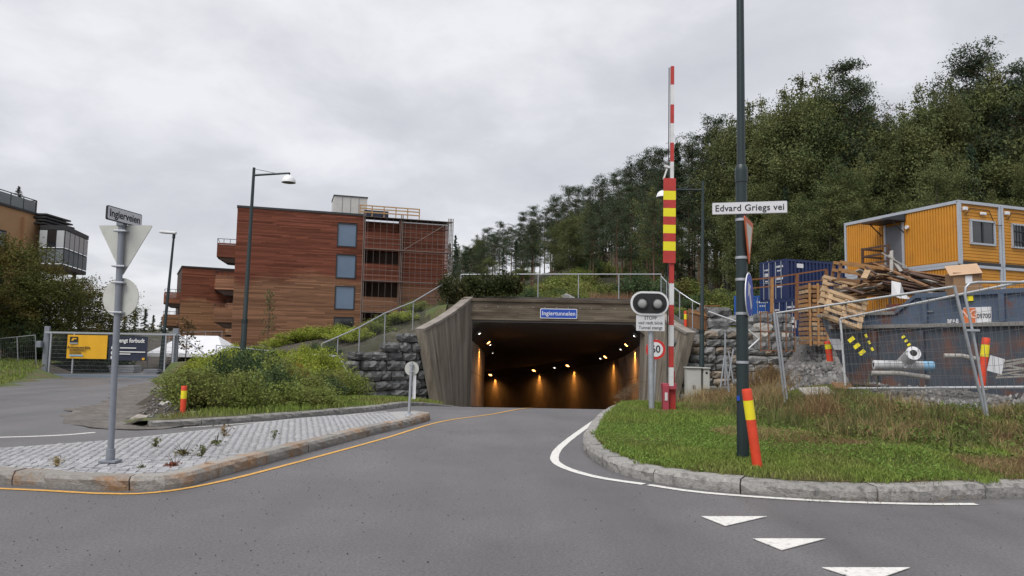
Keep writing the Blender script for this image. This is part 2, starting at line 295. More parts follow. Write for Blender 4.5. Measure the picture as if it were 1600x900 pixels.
BC = [(-3, 38.5, 3.9), (2, 38.6, 3.9), (7, 38.6, 3.9), (2, 46, 4.6), (8.5, 35.8, 2.5), (10, 36, 2.45), (12.5, 36, 2.45), (15, 38, 2.6), (-4, 36, 2.5), (-5, 34, 1.9), (-6, 32.5, 1.3), (-7, 31, 1.15), (-8, 31, 1.1), (-10, 34, 1.3),
      (-9, 42, 2.0), (-5, 42, 3.8), (-14, 45, .9), (-25, 60, .9), (-8, 62, 2.2), (-16, 36, .1), (-20, 44, .0), (-25, 90, 1.2), (-50, 100, 1.2), (-45, 50, .2), (12, 44, 2.9), (17, 44, 2.5), (21, 50, 2.6), (17, 31, 2.6), (25, 30, 2.6), (20, 37, 2.6),
      (18, 60, 5.0), (10, 60, 6), (4, 60, 6.2), (10, 80, 9.5), (25, 58, 6.8), (38, 55, 7.2), (38, 80, 14), (8.6, 100, 12.4), (-7, 130, 14), (20, 120, 18), (60, 100, 20), (60, 60, 9), (40, 35, 3), (-40, 160, 4), (0, 180, 20), (-200, 300, 6), (200, 300, 40),
      (0, 400, 30), (-100, 120, 2), (-5, 90, 8), (-9, 80, 3.0), (30, 44, 3.4)]
YS = ([-30, -12, -9, -6.6, -3.85, -2.45, 7.05, 8.3, 13, 40], [34, 32, 30.4, 30.9, 35.6, 38.25, 38.25, 35.4, 35.3, 35.3])
def _edge_pts(P, h, lim):
    o, last = [], None
    for i in range(1, len(P) - 1):
        p = P[i]
        if abs(p.x) > lim or (last is not None and (p - last).length < .7): continue
        last = p; d = (P[i + 1] - P[i - 1]).normalized()
        for k, dz in ((.22, 0), (.55, .035)): q = p + Vector((d.y, -d.x, 0)) * k; o.append((q.x, q.y, float(rz(q.y)) + h + dz))
    return o
FC += _edge_pts(RKs, .15, 22) + _edge_pts(LKs, .125, 22)
def gfront(x, y):
    z = shep(FC, x, y)
    return z
def gback(x, y): return shep(BC, x, y)
def ysx(x): return np.interp(x, *YS)
def ground_z(x, y):
    x = np.atleast_1d(np.asarray(x, float)); y = np.atleast_1d(np.asarray(y, float))
    f = gfront(x, y); b = gback(x, y); s = (y > ysx(x))
    wl = smooth_step(-10.5, -8.0, x); wr = smooth_step(15.5, 12.5, x); w = np.where(x < 0, wl, wr)
    t = smooth_step(-4, 4, y - ysx(x)); soft = f * (1 - t) + b * t
    z = np.where(s, b, f) * w + soft * (1 - w)
    return np.where(inside(ROADP, x, y), rz(y, x) - 0.10, z)
def gz(x, y): return float(ground_z(x, y)[0])
xs = np.unique(np.concatenate([np.arange(-60, 60.1, 1.5), np.arange(-14, 18, 0.5), np.linspace(-900, -60, 24), np.linspace(60, 900, 24)]))
vs_ = np.unique(np.concatenate([np.arange(-14, 60, 1.0), np.arange(8, 34.5, 0.5), [34.5, 34.8, 34.95, 35.05, 35.2, 35.5, 36], np.arange(60, 200, 4), np.linspace(200, 1500, 24)]))
XX, VV = np.meshgrid(xs, vs_); sh = (np.interp(XX, *YS) - 35) * np.clip(np.minimum((VV - 2) / 20, (90 - VV) / 45), 0, 1)
YY = VV + sh; ZZ = ground_z(XX.ravel(), YY.ravel()).reshape(XX.shape)
ZZ += (RNG.random(ZZ.shape) - 0.5) * 0.05 * (VV > 38)
nx = len(xs); ny = len(vs_); idx = np.arange(nx * ny).reshape(ny, nx)
F = np.stack([idx[:-1, :-1], idx[:-1, 1:], idx[1:, 1:], idx[1:, :-1]], -1).reshape(-1, 4)
cx = XX.ravel()[F].mean(1); cy = YY.ravel()[F].mean(1); cv = VV.ravel()[F].mean(1)
# the sheet is tucked down along the kerbs; shaped verge strips below carry the edge up to the kerb stones
def kerb_dist(x, y):
    m_ = np.full(x.shape, 1e9)
    for p in RKs + LKs[:-4]: m_ = np.minimum(m_, (x - p.x) ** 2 + (y - p.y) ** 2)
    return np.sqrt(m_)
keep = ~((cv > 34.4) & (cv < 35.1) & (cx > -3.2) & (cx < 7.8))
gmi = np.zeros(len(F), int); gmi[(cx > 6.5) & (cy > 13.4) & (cx < 45) & (cy < 52)] = 1; gmi[(cv > 35.05) & (gmi == 0)] = 2; gmi[(cx < -7) & (cy > 35) & (cy < 75)] = 3; gmi[(cx < -3.2) & (cx > -9.5) & (cy > 13) & (cv < 35)] = 3
gmi[(cx < -14) & (cy < 35)] = 0; gmi[(cx > 6.2) & (cx < 9.5) & (cv > 28) & (cv < 35)] = 0
KD = kerb_dist(XX.ravel(), YY.ravel()).reshape(XX.shape); ZZ = np.where((KD < 1.15) & (VV < 35), np.minimum(ZZ, rz(YY, XX) - .12), ZZ)
ground = fastmesh('ground', np.stack([XX.ravel(), YY.ravel(), ZZ.ravel()], 1), F[keep], [M_GRASSG, M_GRAVEL, M_FOREST, M_SOIL], kind='structure', mi=gmi[keep], smooth=True)

def sheet(name, poly, zf, m, step=1.0, kind='structure', parent=None):
    pts = [Vector((x, y)) for x, y in poly]; nb = len(pts); P = np.array(poly)
    gx, gy = np.meshgrid(np.arange(P[:, 0].min(), P[:, 0].max(), step), np.arange(P[:, 1].min(), P[:, 1].max(), step)); gx = gx.ravel(); gy = gy.ravel()
    k = inside(poly, gx, gy); pts += [Vector((a, b)) for a, b in zip(gx[k], gy[k])]
    v, e, f, *_ = delaunay_2d_cdt(pts, [(i, (i + 1) % nb) for i in range(nb)], [], 1, 1e-4)
    mb = MB(); zz = zf(np.array([p.x for p in v]), np.array([p.y for p in v])); mb.add([(p.x, p.y, float(z)) for p, z in zip(v, zz)], [tuple(t) for t in f])
    o = mb.build(name, m, parent, kind=None if parent else kind); return o
road = sheet('road', ROADP, lambda x, y: rz(y, x), M_ASPH, 1.3)
sheet('gravel_patch', (lambda rj: [(p.x + rj.uniform(-.12, .12), p.y + rj.uniform(-.12, .12)) for p in spline([(-7.9, 13.75, 0), (-6.6, 13.25, 0), (-6.05, 14.0, 0), (-6.3, 15.4, 0), (-9.4, 20.6, 0), (-12.9, 29, 0), (-14.6, 30.6, 0), (-13.9, 27, 0), (-12.2, 23, 0), (-10.6, 19.4, 0), (-10.0, 17.0, 0), (-8.8, 14.9, 0), (-8.2, 14.1, 0)], .35)])(random.Random(6)), lambda x, y: rz(y, x) + .012 + .015 * np.sin(x * 7) * np.sin(y * 5), mat('dirt_gravel', (.112, .100, .090), .95, .5, 9, 1.0, 30, col2=(.16, .145, .13), c2s=1.4, c2lo=.46, c2hi=.62), .7)
def ribbon(name, pts, w, m, lift=0.006, dashes=None):
    P = spline([(*p, 0) for p in pts], 0.15); mb = MB(); vs = []; rr = random.Random(len(pts))
    for i, p in enumerate(P):
        d = (P[min(i + 1, len(P) - 1)] - P[max(i - 1, 0)]).normalized(); n = Vector((-d.y, d.x, 0)); ww = w * rr.uniform(0.93, 1.05)
        for s in (-.5, .5): q = p + n * ww * s; vs.append((q.x, q.y, float(rz(q.y)) + lift))
    mb.add(vs, [(2 * i, 2 * i + 2, 2 * i + 3, 2 * i + 1) for i in range(len(P) - 1)])
    o = mb.build(name, m); o['kind'] = 'structure'; return o
ribbon('road_line', [(2.0, 17.25), (0.97, 12.79), (0.67, 11.03), (0.70, 10.06), (1.06, 9.23), (1.57, 8.77)], 0.12, M_WHITE)
ribbon('road_line', [(1.62, 8.73), (2.15, 8.30), (3.21, 7.97), (4.17, 7.88), (4.9, 7.93)], 0.10, M_WHITE)
ribbon('road_line', [(-8, 7.95), (-5.28, 7.82), (-4.12, 7.66), (-3.62, 7.76), (-3.26, 8.34), (-2.88, 9.63), (-2.13, 12.78), (-1.45, 16.07), (-.2, 19.0), (.9, 24), (1.9, 33), (2.3, 40)], 0.072, M_ORANGE)
ribbon('road_line', [(-13, 10.6), (-8.15, 12.0), (-7.1, 12.9)], 0.10, M_WHITE)
ribbon('road_line', [(-6.05, 13.95), (-5.6, 14.4), (-4.35, 16.3), (-3.05, 18.6)], 0.07, M_WHITE)
for tri in ([(1.8, 7.07), (2.43, 7.12), (1.92, 6.70)], [(2.02, 6.26), (2.63, 6.30), (2.13, 5.91)], [(2.25, 5.45), (2.90, 5.49), (2.42, 5.12)]):
    mb = MB(); mb.prism(tri[::-1] if False else [tri[0], tri[2], tri[1]], 0.004, 0.009); o = mb.build('give_way_marking', M_WHITE); o['kind'] = 'structure'
# tarmac patch seams, faint old marking
for pts, w, m in (([(-9, 3.9), (-4, 4.35), (-1.2, 4.5), (0.6, 4.55)], 0.012, M_BLACK), ([(-12, 9.5), (-8, 10.4), (-6, 11.2)], 0.03, M_ASPH2)):
    ribbon('tar_seam', pts, w, m, 0.004)
rc = random.Random(17)
for (x, y, a, n_) in ((-11, 11.2, .35, 18),):
    P_ = [(x, y)]
    for i in range(n_): a += rc.uniform(-.45, .45); P_.append((P_[-1][0] + math.cos(a) * .22, P_[-1][1] + math.sin(a) * .22))
    ribbon('tar_seam', P_, .011, mat('crack_dark', (.065, .063, .064), .9), .003)
# loose grit on the carriageway
rg = np.random.default_rng(3); n = 5200
gxx = rg.uniform(-9, 6, n); gyy = rg.uniform(2.4, 16, n) ; k = inside(ROADP, gxx, gyy); gxx, gyy = gxx[k], gyy[k]; w_ = rg.random(len(gxx)) < np.where(gxx < -0.5, 0.8, 0.22); gxx, gyy = gxx[w_], gyy[w_]
def pebbles(name, x, y, z, size, m, parent=None, rng=rg):
    n = len(x); s = size * rng.uniform(0.4, 1.2, n); dirs = np.array([(1, 0, 0), (0, 1, 0), (-1, 0, 0), (0, -1, 0), (0, 0, 1), (0, 0, -1)], float)
    V = np.stack([x, y, z], 1)[:, None, :] + dirs[None] * s[:, None, None] * rng.uniform(0.55, 1.2, (n, 6, 1)) + rng.normal(size=(n, 6, 3)) * s[:, None, None] * 0.15
    f = np.array([(0, 1, 4), (1, 2, 4), (2, 3, 4), (3, 0, 4), (1, 0, 5), (2, 1, 5), (3, 2, 5), (0, 3, 5)]); Fa = (np.arange(n)[:, None, None] * 6 + f[None]).reshape(-1, 3)
    return fastmesh(name, V.reshape(-1, 3), Fa, m, parent, 'stuff', np.repeat(rng.random(n), 8))
o = pebbles('loose_grit', gxx, gyy, rz(gyy) + 0.002, 0.0068, M_GRIT); tag(o, 'small dark stones of loose grit scattered over the tarmac', 'grit')

# ================================================================ kerbs
def kerb(root, pts, side, m, length=1.1, w=0.26, h=0.155, seed=1, closed=False):
    P = spline([(*p, 0) for p in pts], 0.08); rr = random.Random(seed); S = [0]
    for a, b in zip(P, P[1:]): S.append(S[-1] + (b - a).length)
    S = np.array(S); X = np.array([p.x for p in P]); Y = np.array([p.y for p in P]); s = 0
    def q(s): return Vector((np.interp(s, S, X), np.interp(s, S, Y), 0))
    while s < S[-1] - 0.2:
        L = min(length * rr.uniform(0.8, 1.2), S[-1] - s); k = max(4, int(L / 0.11)); prof = [(0.02, -.12), (0.0, .05), (0.0, .105), (0.028, h - .004), (w, h), (w, -.12)]; vs = []
        dz = rr.uniform(-.008, .008); dn = rr.uniform(-.008, .008)
        for i in range(k + 1):
            ss = s + 0.008 + (L - 0.016) * i / k; p = q(ss); d = (q(ss + 0.05) - q(ss - 0.05)).normalized(); nn = Vector((-d.y, d.x, 0)) * side
            for j, (o_, z) in enumerate(prof):
                jit = 0.013 if j in (1, 2) else (0.006 if j == 3 else 0.003)
                a = p + nn * (o_ + dn + rr.uniform(-jit, jit)); vs.append((a.x, a.y, float(rz(a.y)) + z + dz + rr.uniform(-jit, jit) * .5))
        fs = [(i * 6 + j, i * 6 + j + 1, (i + 1) * 6 + j + 1, (i + 1) * 6 + j) for i in range(k) for j in range(5)] + [tuple(range(5, -1, -1)), tuple(k * 6 + j for j in range(6))]
        if side > 0: fs = [f[::-1] for f in fs]
        mb = MB(); mb.add(vs, fs); mb.build('kerb_stone', m, root); s += L
def verge_strip(P, m):
    offs = [.17, .45, .9, 1.4, 2.0]; vs = []; k = len(offs)
    for i, p in enumerate(P):
        d = (P[min(i + 2, len(P) - 1)] - P[max(i - 2, 0)]).normalized(); n = Vector((d.y, -d.x, 0))
        for j, o_ in enumerate(offs):
            q = p + n * o_; z = gz(q.x, q.y) if not inside(ROADP, np.array([q.x]), np.array([q.y]))[0] else float(rz(q.y)); z0 = float(rz(q.y)) + .125; w = (0, .5, 1, 1, 1)[j]; vs.append((q.x, q.y, z0 * (1 - w) + z * w - (.05 if j == 4 else 0)))
    mb = MB(); mb.add(vs, [(i * k + j, i * k + j + 1, (i + 1) * k + j + 1, (i + 1) * k + j) for i in range(len(P) - 1) for j in range(k - 1)]); o = mb.build('verge_edge', m, smooth=True); o['kind'] = 'structure'
verge_strip(RKs, M_GRASSG); verge_strip(LKs, M_GRASSG)
kr = thing('verge_kerb', '', '', kind='structure'); kerb(kr, [(p.x, p.y) for p in RKs[::3]][8:] if False else RK[1:], -1, M_GRAN, 1.25, seed=4)
kl = thing('bank_kerb', '', '', kind='structure'); kerb(kl, LKB, -1, M_GRAN, 0.95, w=.2, h=.13, seed=5)
# ================================================================ traffic island with granite setts
ISL = [(-9.5, 8.35), (-5.4, 8.05), (-4.76, 7.89), (-3.93, 7.83), (-3.50, 8.05), (-3.37, 8.75), (-3.07, 10.18), (-2.55, 12.71), (-1.99, 15.0), (-1.74, 16.4), (-1.85, 16.75), (-2.15, 17.1)]
ISLB = [(-2.15, 17.1), (-2.55, 17.0), (-3.1, 16.4), (-4.35, 14.6), (-5.3, 12.2), (-6.0, 10.6), (-7.2, 9.7), (-9.5, 9.2)]
isl = thing('traffic_island', '', '', kind='structure'); kerb(isl, ISL, 1, M_GRANR, 1.15, w=.2, h=.15, seed=8); kerb(isl, ISLB, 1, M_GRAN, 1.1, w=.16, h=.07, seed=9)
IP = [(p.x, p.y) for p in spline([(*p, 0) for p in ISL], .3)] + [(p.x, p.y) for p in spline([(*p, 0) for p in ISLB], .3)]
IC = np.array(IP)
def izt(x, y): return 0.095 + 0.02 * np.sin(x * 1.3) * np.cos(y * .9)
def shrink(poly, d):
    P = np.array(poly); n = len(P); o = []
    for i in range(n):
        t = P[(i + 1) % n] - P[i - 1]; t = t / (np.linalg.norm(t) + 1e-9); o.append(tuple(P[i] + np.array((-t[1], t[0])) * d))
    return o
IPS = shrink(IP, 0.19)
sheet('bedding', shrink(IP, 0.1), lambda x, y: izt(x, y) + .027, M_SAND, .6, parent=isl)
sx_, sy_ = np.meshgrid(np.arange(-9.5, -1.5, .103), np.arange(7.8, 17.3, .103)); ca, sa = math.cos(.28), math.sin(.28)
sx_ = sx_.ravel(); sy_ = sy_.ravel(); sxr = (sx_ + 5) * ca - (sy_ - 12) * sa - 5; syr = (sx_ + 5) * sa + (sy_ - 12) * ca + 12
k = inside(IPS, sxr, syr); sxr, syr = sxr[k], syr[k]; rs = np.random.default_rng(5); sxr = sxr + rs.normal(0, .006, len(sxr)); syr = syr + rs.normal(0, .006, len(sxr))
order = np.argsort(np.where(np.abs(sxr / syr) < .7, 0, 100) + np.hypot(sxr, syr)); near = order[:280]; rest = order[280:]
smesh = []
for j in range(4):
    mb = MB(); r2 = random.Random(j); mb.box((0, 0, .0), (.094 - .006 * (j % 2), .09 + .004 * (j % 3), .07), taper=.965); mb.v = [v + Vector((r2.uniform(-.006, .006), r2.uniform(-.006, .006), r2.uniform(-.005, .005))) for v in mb.v]
    smesh.append(mb)
protos = [b.build('sett', M_SETT2, isl) for b in smesh]
for c, i in enumerate(near):
    o = protos[c] if c < 4 else protos[c % 4].copy()
    if c >= 4: COL.objects.link(o)
    o.location = (sxr[i], syr[i], float(izt(sxr[i], syr[i])) + rs.uniform(-.003, .003)); o.rotation_euler = (rs.normal(0, .03), rs.normal(0, .03), .28 + (c % 2) * PI / 2 + rs.normal(0, .05))
sv = np.array([[tuple(v) for v in b.v] for b in smesh]); V = []; nR = len(rest); th = .28 + rs.normal(0, .06, nR) + rs.integers(0, 4, nR) * PI / 2; ii = rs.integers(0, 4, nR); B = sv[ii]
V = np.stack([B[..., 0] * np.cos(th)[:, None] - B[..., 1] * np.sin(th)[:, None] + sxr[rest][:, None], B[..., 0] * np.sin(th)[:, None] + B[..., 1] * np.cos(th)[:, None] + syr[rest][:, None], B[..., 2] + (izt(sxr[rest], syr[rest]) + rs.uniform(-.003, .003, nR))[:, None]], -1)
fb = np.array([(4, 5, 7, 6), (0, 1, 5, 4), (2, 6, 7, 3), (0, 4, 6, 2), (1, 3, 7, 5)]); Fs = (np.arange(nR)[:, None, None] * 8 + fb[None]).reshape(-1, 4)
fastmesh('sett_paving', V.reshape(-1, 3), Fs, M_SETT, isl, 'stuff', np.repeat(rs.random(nR), 5))
IZ = 0.14

# ================================================================ tunnel tube
TC = [(2.28, 38.0), (2.72, 44), (2.85, 50), (2.4, 56.5), (1.0, 63.5), (-1.5, 71), (-4.9, 78), (-9.3, 85), (-15, 92), (-22, 98), (-31, 103)]
TP = spline([(*p, 0) for p in TC], 1.5); tun = thing('road_tunnel', 'dark road tunnel bending left with concrete lining', 'tunnel', (2.28, 38, -1.45))
arc = [0]
for a, b in zip(TP, TP[1:]): arc.append(arc[-1] + (b - a).length)
secW = [(-4.68, 0), (-4.68, 3.75), (-3.9, 4.42), (3.9, 4.42), (4.68, 3.75), (4.68, 0)]
def tsec(i):
    p = TP[i]; d = (TP[min(i + 1, len(TP) - 1)] - TP[max(i - 1, 0)]).normalized(); nn = Vector((d.y, -d.x, 0)); return p, d, nn, float(rz(38)) - 0.083 * arc[i]
TZ = [tsec(i) for i in range(len(TP))]
def tunnel_part(name, lo, hi, m):
    mb = MB(); k = hi - lo + 1; vs = []
    for (p, d, nn, z) in TZ:
        for o_, h in secW[lo:hi + 1]: q = p + nn * o_; vs.append((q.x, q.y, z + h))
    mb.add(vs, [(i * k + j, i * k + j + 1, (i + 1) * k + j + 1, (i + 1) * k + j) for i in range(len(TZ) - 1) for j in range(k - 1)]); return mb.build(name, m, tun, world=True)
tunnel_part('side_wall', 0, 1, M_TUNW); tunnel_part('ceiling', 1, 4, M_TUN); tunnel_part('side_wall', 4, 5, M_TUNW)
mb = MB(); mb.add([tuple(p + nn * s + Vector((0, 0, z))) for (p, d, nn, z) in TZ for s in (-4.7, 4.7)], [(2 * i, 2 * i + 2, 2 * i + 3, 2 * i + 1) for i in range(len(TZ) - 1)]); mb.build('carriageway', M_ASPH2, tun, world=True)
mb = MB()
for s in (-1, 1): mb.add([tuple(p + nn * (s * o_) + Vector((0, 0, z + h))) for (p, d, nn, z) in TZ for o_, h in ((3.95, .0), (3.95, .14), (4.66, .14))], [(i * 3 + j, i * 3 + j + 1, (i + 1) * 3 + j + 1, (i + 1) * 3 + j) for i in range(len(TZ) - 1) for j in range(2)])
mb.build('walkway_kerb', M_TUN, tun, world=True)
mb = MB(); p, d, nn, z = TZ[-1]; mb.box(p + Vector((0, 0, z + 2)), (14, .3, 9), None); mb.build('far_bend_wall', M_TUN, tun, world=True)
# lining panels just inside the mouth
def tun_at(y):
    ys = [t[0].y for t in TZ]; i = min(range(len(ys)), key=lambda j: abs(ys[j] - y)); return TZ[i]
ypan = [38.15, 40.6, 43.2, 45.9, 48.6, 51.3]
for side in (-1, 1):
    for a, b in zip(ypan, ypan[1:]):
        pa, da, na, za = tun_at(a); f = lambda y, o_, h: (np.interp(y, [t[0].y for t in TZ], [t[0].x for t in TZ]) + side * o_, y, float(np.interp(y, [t[0].y for t in TZ], [t[3] for t in TZ])) + h)
        for h0, h1 in ((0.02, 2.05), (2.07, 3.72)):
            mb = MB(); g = .012; o1, o2 = 4.60, 4.66; vs = [f(a + g, o1, h0), f(b - g, o1, h0), f(b - g, o1, h1), f(a + g, o1, h1), f(a + g, o2, h0), f(b - g, o2, h0), f(b - g, o2, h1), f(a + g, o2, h1)]
            mb.add(vs, [(0, 1, 2, 3), (7, 6, 5, 4), (0, 4, 5, 1), (1, 5, 6, 2), (2, 6, 7, 3), (3, 7, 4, 0)]); mb.build('lining_panel', M_PANEL, tun, world=True)
# tunnel lamps: orange lamps and small white ones along the right and left haunches
M_LORANGE = mat('sodium_lamp', (.9, .5, .2), .4, 0, emit=(1.0, .42, .10), estr=7); M_LWHITE = mat('white_lamp', (.9, .9, .85), .4, 0, emit=(1.0, .93, .82), estr=2.2); M_FIX = mat('lamp_casing', (.10, .10, .10), .5, .1, 5)
def tunnel_lamp(y, side, kind, label, beam=True):
    p, d, nn, z = tun_at(y); ang = math.atan2(d.y, d.x); loc = p + nn * (side * 4.1) + Vector((0, 0, z + 4.02))
    t = thing('tunnel_lamp', label, 'lamp', loc, ang, 'lamps under the tunnel ceiling'); tl = Matrix.Rotation(side * .72, 4, 'X')
    MB().box((0, 0, 0), (.62, .26, .12), tl).build('casing', M_FIX, t, bev=.01); MB().box((0, 0, -.066), (.5, .19, .015) if kind == 'o' else (.32, .08, .015), tl).build('lens', M_LORANGE if kind == 'o' else M_LWHITE, t); MB().box((0, 0, .12), (.06, .06, .14), tl).build('bracket', M_FIX, t)
    if kind == 'o' and beam:
        l = bpy.data.lights.new('sodium_beam', 'SPOT'); l.energy = 165; l.color = (1, .40, .07); l.spot_size = math.radians(72); l.spot_blend = 1.0; l.shadow_soft_size = .05
        g2 = bpy.data.lights.new('sodium_fill', 'SPOT'); g2.energy = 60; g2.color = (1, .43, .11); g2.spot_size = math.radians(165); g2.spot_blend = .6; g2.shadow_soft_size = .15; go = bpy.data.objects.new('sodium_fill', g2); COL.objects.link(go); go.parent = t; go.location = (0, side * .9, -.3)  # wide fill spot added off each orange lamp to make up weak bounce
        lo = bpy.data.objects.new('sodium_beam', l); COL.objects.link(lo); lo.parent = t; lo.location = (0, side * -.33 if False else -side * .33, -.25); lo.rotation_euler = (side * -.16, 0, 0)
ORD = ['nearest the mouth', 'second from the mouth', 'third from the mouth', 'fourth from the mouth', 'farthest inside']
for i, y in enumerate((44, 52.8, 62.8, 70.5, 78.9)): tunnel_lamp(y, 1, 'o', 'orange glowing lamp on the right tunnel haunch, ' + ORD[i])
for i, y in enumerate((39.6, 46.5, 55.5, 66.0)): tunnel_lamp(y, 1, 'w', 'small white lamp on the right tunnel haunch, ' + ORD[i])
for i, y in enumerate((39.6, 44.2, 46.2, 51)): tunnel_lamp(y, -1, 'w' if i != 1 else 'o', ('white lamp' if i != 1 else 'warm lamp') + ' on the left tunnel haunch, ' + ORD[i])

# ================================================================ portal of board-marked concrete
por = thing('tunnel_portal', 'brown board-marked concrete tunnel portal with flared wing walls', 'tunnel portal', (2.28, 38, -1.45))
ZB0 = at(860, 501.5, 38).z; ZB1 = at(860, 468, 38).z; mb = MB(); rr = random.Random(2); nrow = 9; hb = (ZB1 - ZB0 - .16) / nrow
for i in range(nrow):
    x = -2.55
    while x < 7.05:
        L = min(rr.uniform(2.2, 4.5), 7.05 - x); mb.cur = rr.random(); mb.box((x + L / 2, 38.3 + rr.uniform(-.008, .008), ZB0 + hb * (i + .5)), (L - .004, .6, hb - .006)); x += L
mb.build('header_beam', M_CONCH, por, world=True)
MB().box((2.25, 38.28, ZB1 - .08), (9.72, .7, .16)).build('coping', M_CONCH, por, world=True, bev=.02)
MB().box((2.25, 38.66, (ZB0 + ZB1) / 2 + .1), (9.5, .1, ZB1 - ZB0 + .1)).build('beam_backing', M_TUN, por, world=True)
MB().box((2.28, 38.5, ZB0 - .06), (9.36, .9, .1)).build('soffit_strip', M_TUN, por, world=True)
for i in range(15):
    MB().tube((-1.9 + i * .6, 37.965, ZB1 - .42), (-1.9 + i * .6, 37.995, ZB1 - .42), .022, n=8).build('anchor_cap', M_GALV, por, world=True)
def wing(b0, t0, b1, t1, nstrip, out_sign):
    mb = MB(); rr = random.Random(nstrip); b0, t0, b1, t1 = map(Vector, (b0, t0, b1, t1)); e = (b1 - b0).normalized(); nrm = Vector((e.y, -e.x, 0)) * out_sign
    for i in range(nstrip):
        s0, s1 = i / nstrip + .0008, (i + 1) / nstrip - .0008; mb.cur = rr.random(); dd = rr.uniform(-.012, .012)
        crv = lambda s: Vector((0, 0, -.12 * math.sin(PI * s)))
        q = [b0.lerp(b1, s0), b0.lerp(b1, s1), t0.lerp(t1, s1) + crv(s1), t0.lerp(t1, s0) + crv(s0)]
        vs = [a + nrm * dd for a in q] + [a - nrm * .42 for a in q]; mb.add(vs, [(0, 1, 2, 3), (7, 6, 5, 4), (0, 4, 5, 1), (1, 5, 6, 2), (2, 6, 7, 3), (3, 7, 4, 0)])
    w = mb.build('wing_wall', M_CONC, por, world=True)
    cp = MB(); P = [t0.lerp(t1, i / 12) + Vector((0, 0, -.12 * math.sin(PI * i / 12) + .05)) - nrm * .2 for i in range(13)]
    for a, b in zip(P, P[1:]): cp.bar(a, b + (b - a) * .01, .52, .12)
    c = cp.build('coping', M_CONCL, w, world=True); return w
wing((-2.40, 38.25, -2.0), at(727, 467, 38.25), at(676, 652, 34.6), at(650, 517, 34.2), 30, 1)
wing((6.96, 38.25, -2.0), at(1013, 472, 38.25), at(1053, 650, 34.6), at(1086, 523, 34.2), 30, -1)
# ================================================================ blue name sign on the portal
c = at(873, 490, 37.9); W_, H_ = 58 / FPX * 37.9, 15.5 / FPX * 37.9
sg = thing('tunnel_name_sign', 'blue tunnel name sign with white lettering on the portal beam', 'sign', (c.x, 37.95, c.z - H_ / 2))
MB().prism(rrect(W_, H_, .06), 0, .03, M=T(0, .02, H_ / 2) @ RX).build('plate', M_SIGNW, sg); MB().prism(rrect(W_ - .07, H_ - .07, .05), .03, .034, M=T(0, .02, H_ / 2) @ RX).build('blue_face', M_BLUE, sg)
txt(sg, 'Ingiertunnelen', .30, T(0, -.02, H_ / 2) @ RX, M_SIGNW, bold=.004, sx=.95, spacing=1.04)
for s in (-.6, .6): MB().box((s, .03, H_ / 2), (.06, .05, H_ * .8)).build('mounting_rail', M_GALV, sg)

# ================================================================ dry stone walls
def rough_stone(w, h, d, rr, nxs=4, nzs=3):
    mb = MB(); vs = []
    for k_, yy in ((0, 0), (1, d)):
        for j in range(nzs + 1):
            for i in range(nxs + 1):
                fx, fz = i / nxs - .5, j / nzs - .5; edge = max(abs(fx), abs(fz)) > .49; corner = abs(fx) > .49 and abs(fz) > .49
                x = fx * w * (.95 if corner else 1) + rr.uniform(-.035, .035) * w; z = fz * h * (.9 if corner else 1) + rr.uniform(-.05, .05) * h
                y = (0.10 if edge else 0) * min(1, h * 2.4) + rr.uniform(-.055, .055) if k_ == 0 else yy
                vs.append((x, y, z))
    m_ = (nxs + 1) * (nzs + 1); a = lambda k_, i, j: k_ * m_ + j * (nxs + 1) + i; fs = []
    for j in range(nzs):
        for i in range(nxs): fs.append((a(0, i, j), a(0, i + 1, j), a(0, i + 1, j + 1), a(0, i, j + 1)))
    for i in range(nxs): fs += [(a(0, i, nzs), a(0, i + 1, nzs), a(1, i + 1, nzs), a(1, i, nzs)), (a(0, i + 1, 0), a(0, i, 0), a(1, i, 0), a(1, i + 1, 0))]
    for j in range(nzs): fs += [(a(0, 0, j), a(0, 0, j + 1), a(1, 0, j + 1), a(1, 0, j)), (a(0, nxs, j + 1), a(0, nxs, j), a(1, nxs, j), a(1, nxs, j + 1))]
    mb.add(vs, fs); return mb
def stone_wall(name, label, A, B, zbot, ztop, seed, mats, batter=.1, hc=(.3, .5), wc=(.5, 1.2)):
    A = Vector((*A, 0)); B = Vector((*B, 0)); d = B - A; L = d.length; d.normalize(); back = Vector((-d.y, d.x, 0)); ang = math.atan2(d.y, d.x); rr = random.Random(seed)
    root = thing(name, label, 'stone wall', A + Vector((0, 0, zbot)), ang); z = 0; H = max(ztop(i / 10) for i in range(11)) - zbot
    bk = MB(); k = 10; vs = []
    for i in range(k + 1):
        s = i / k; zt = ztop(s) - zbot - .2; vs += [(s * L, .12, -.3), (s * L, .16 + batter * zt, zt), (s * L, .5 + batter * zt, zt)]
    bk.add(vs, [(3 * i + j, 3 * i + 3 + j, 3 * i + 4 + j, 3 * i + 1 + j) for i in range(k) for j in range(2)]); bk.build('wall_core', M_SOIL, root)
    while z < H:
        h = rr.uniform(*hc); x = -rr.uniform(0, .3)
        while x < L:
            w = rr.uniform(*wc); cxm = min(max((x + w / 2) / L, 0), 1); top = ztop(cxm) - zbot
            if z + h * .55 < top and x + w * .5 < L:
                hh = h * rr.uniform(.86, 1.0); o = rough_stone(w * .955, hh * .95, .42, rr).build('stone', rr.choice(mats), root); o.location = (x + w / 2, batter * z + rr.uniform(-.05, .05), z + h / 2); o.rotation_euler = (-batter * .6, rr.uniform(-.05, .05), rr.uniform(-.05, .05))
            x += w
        z += h * .97
    return root
WA = at(550, 600, 30.2); WB = at(676, 600, 34.7)
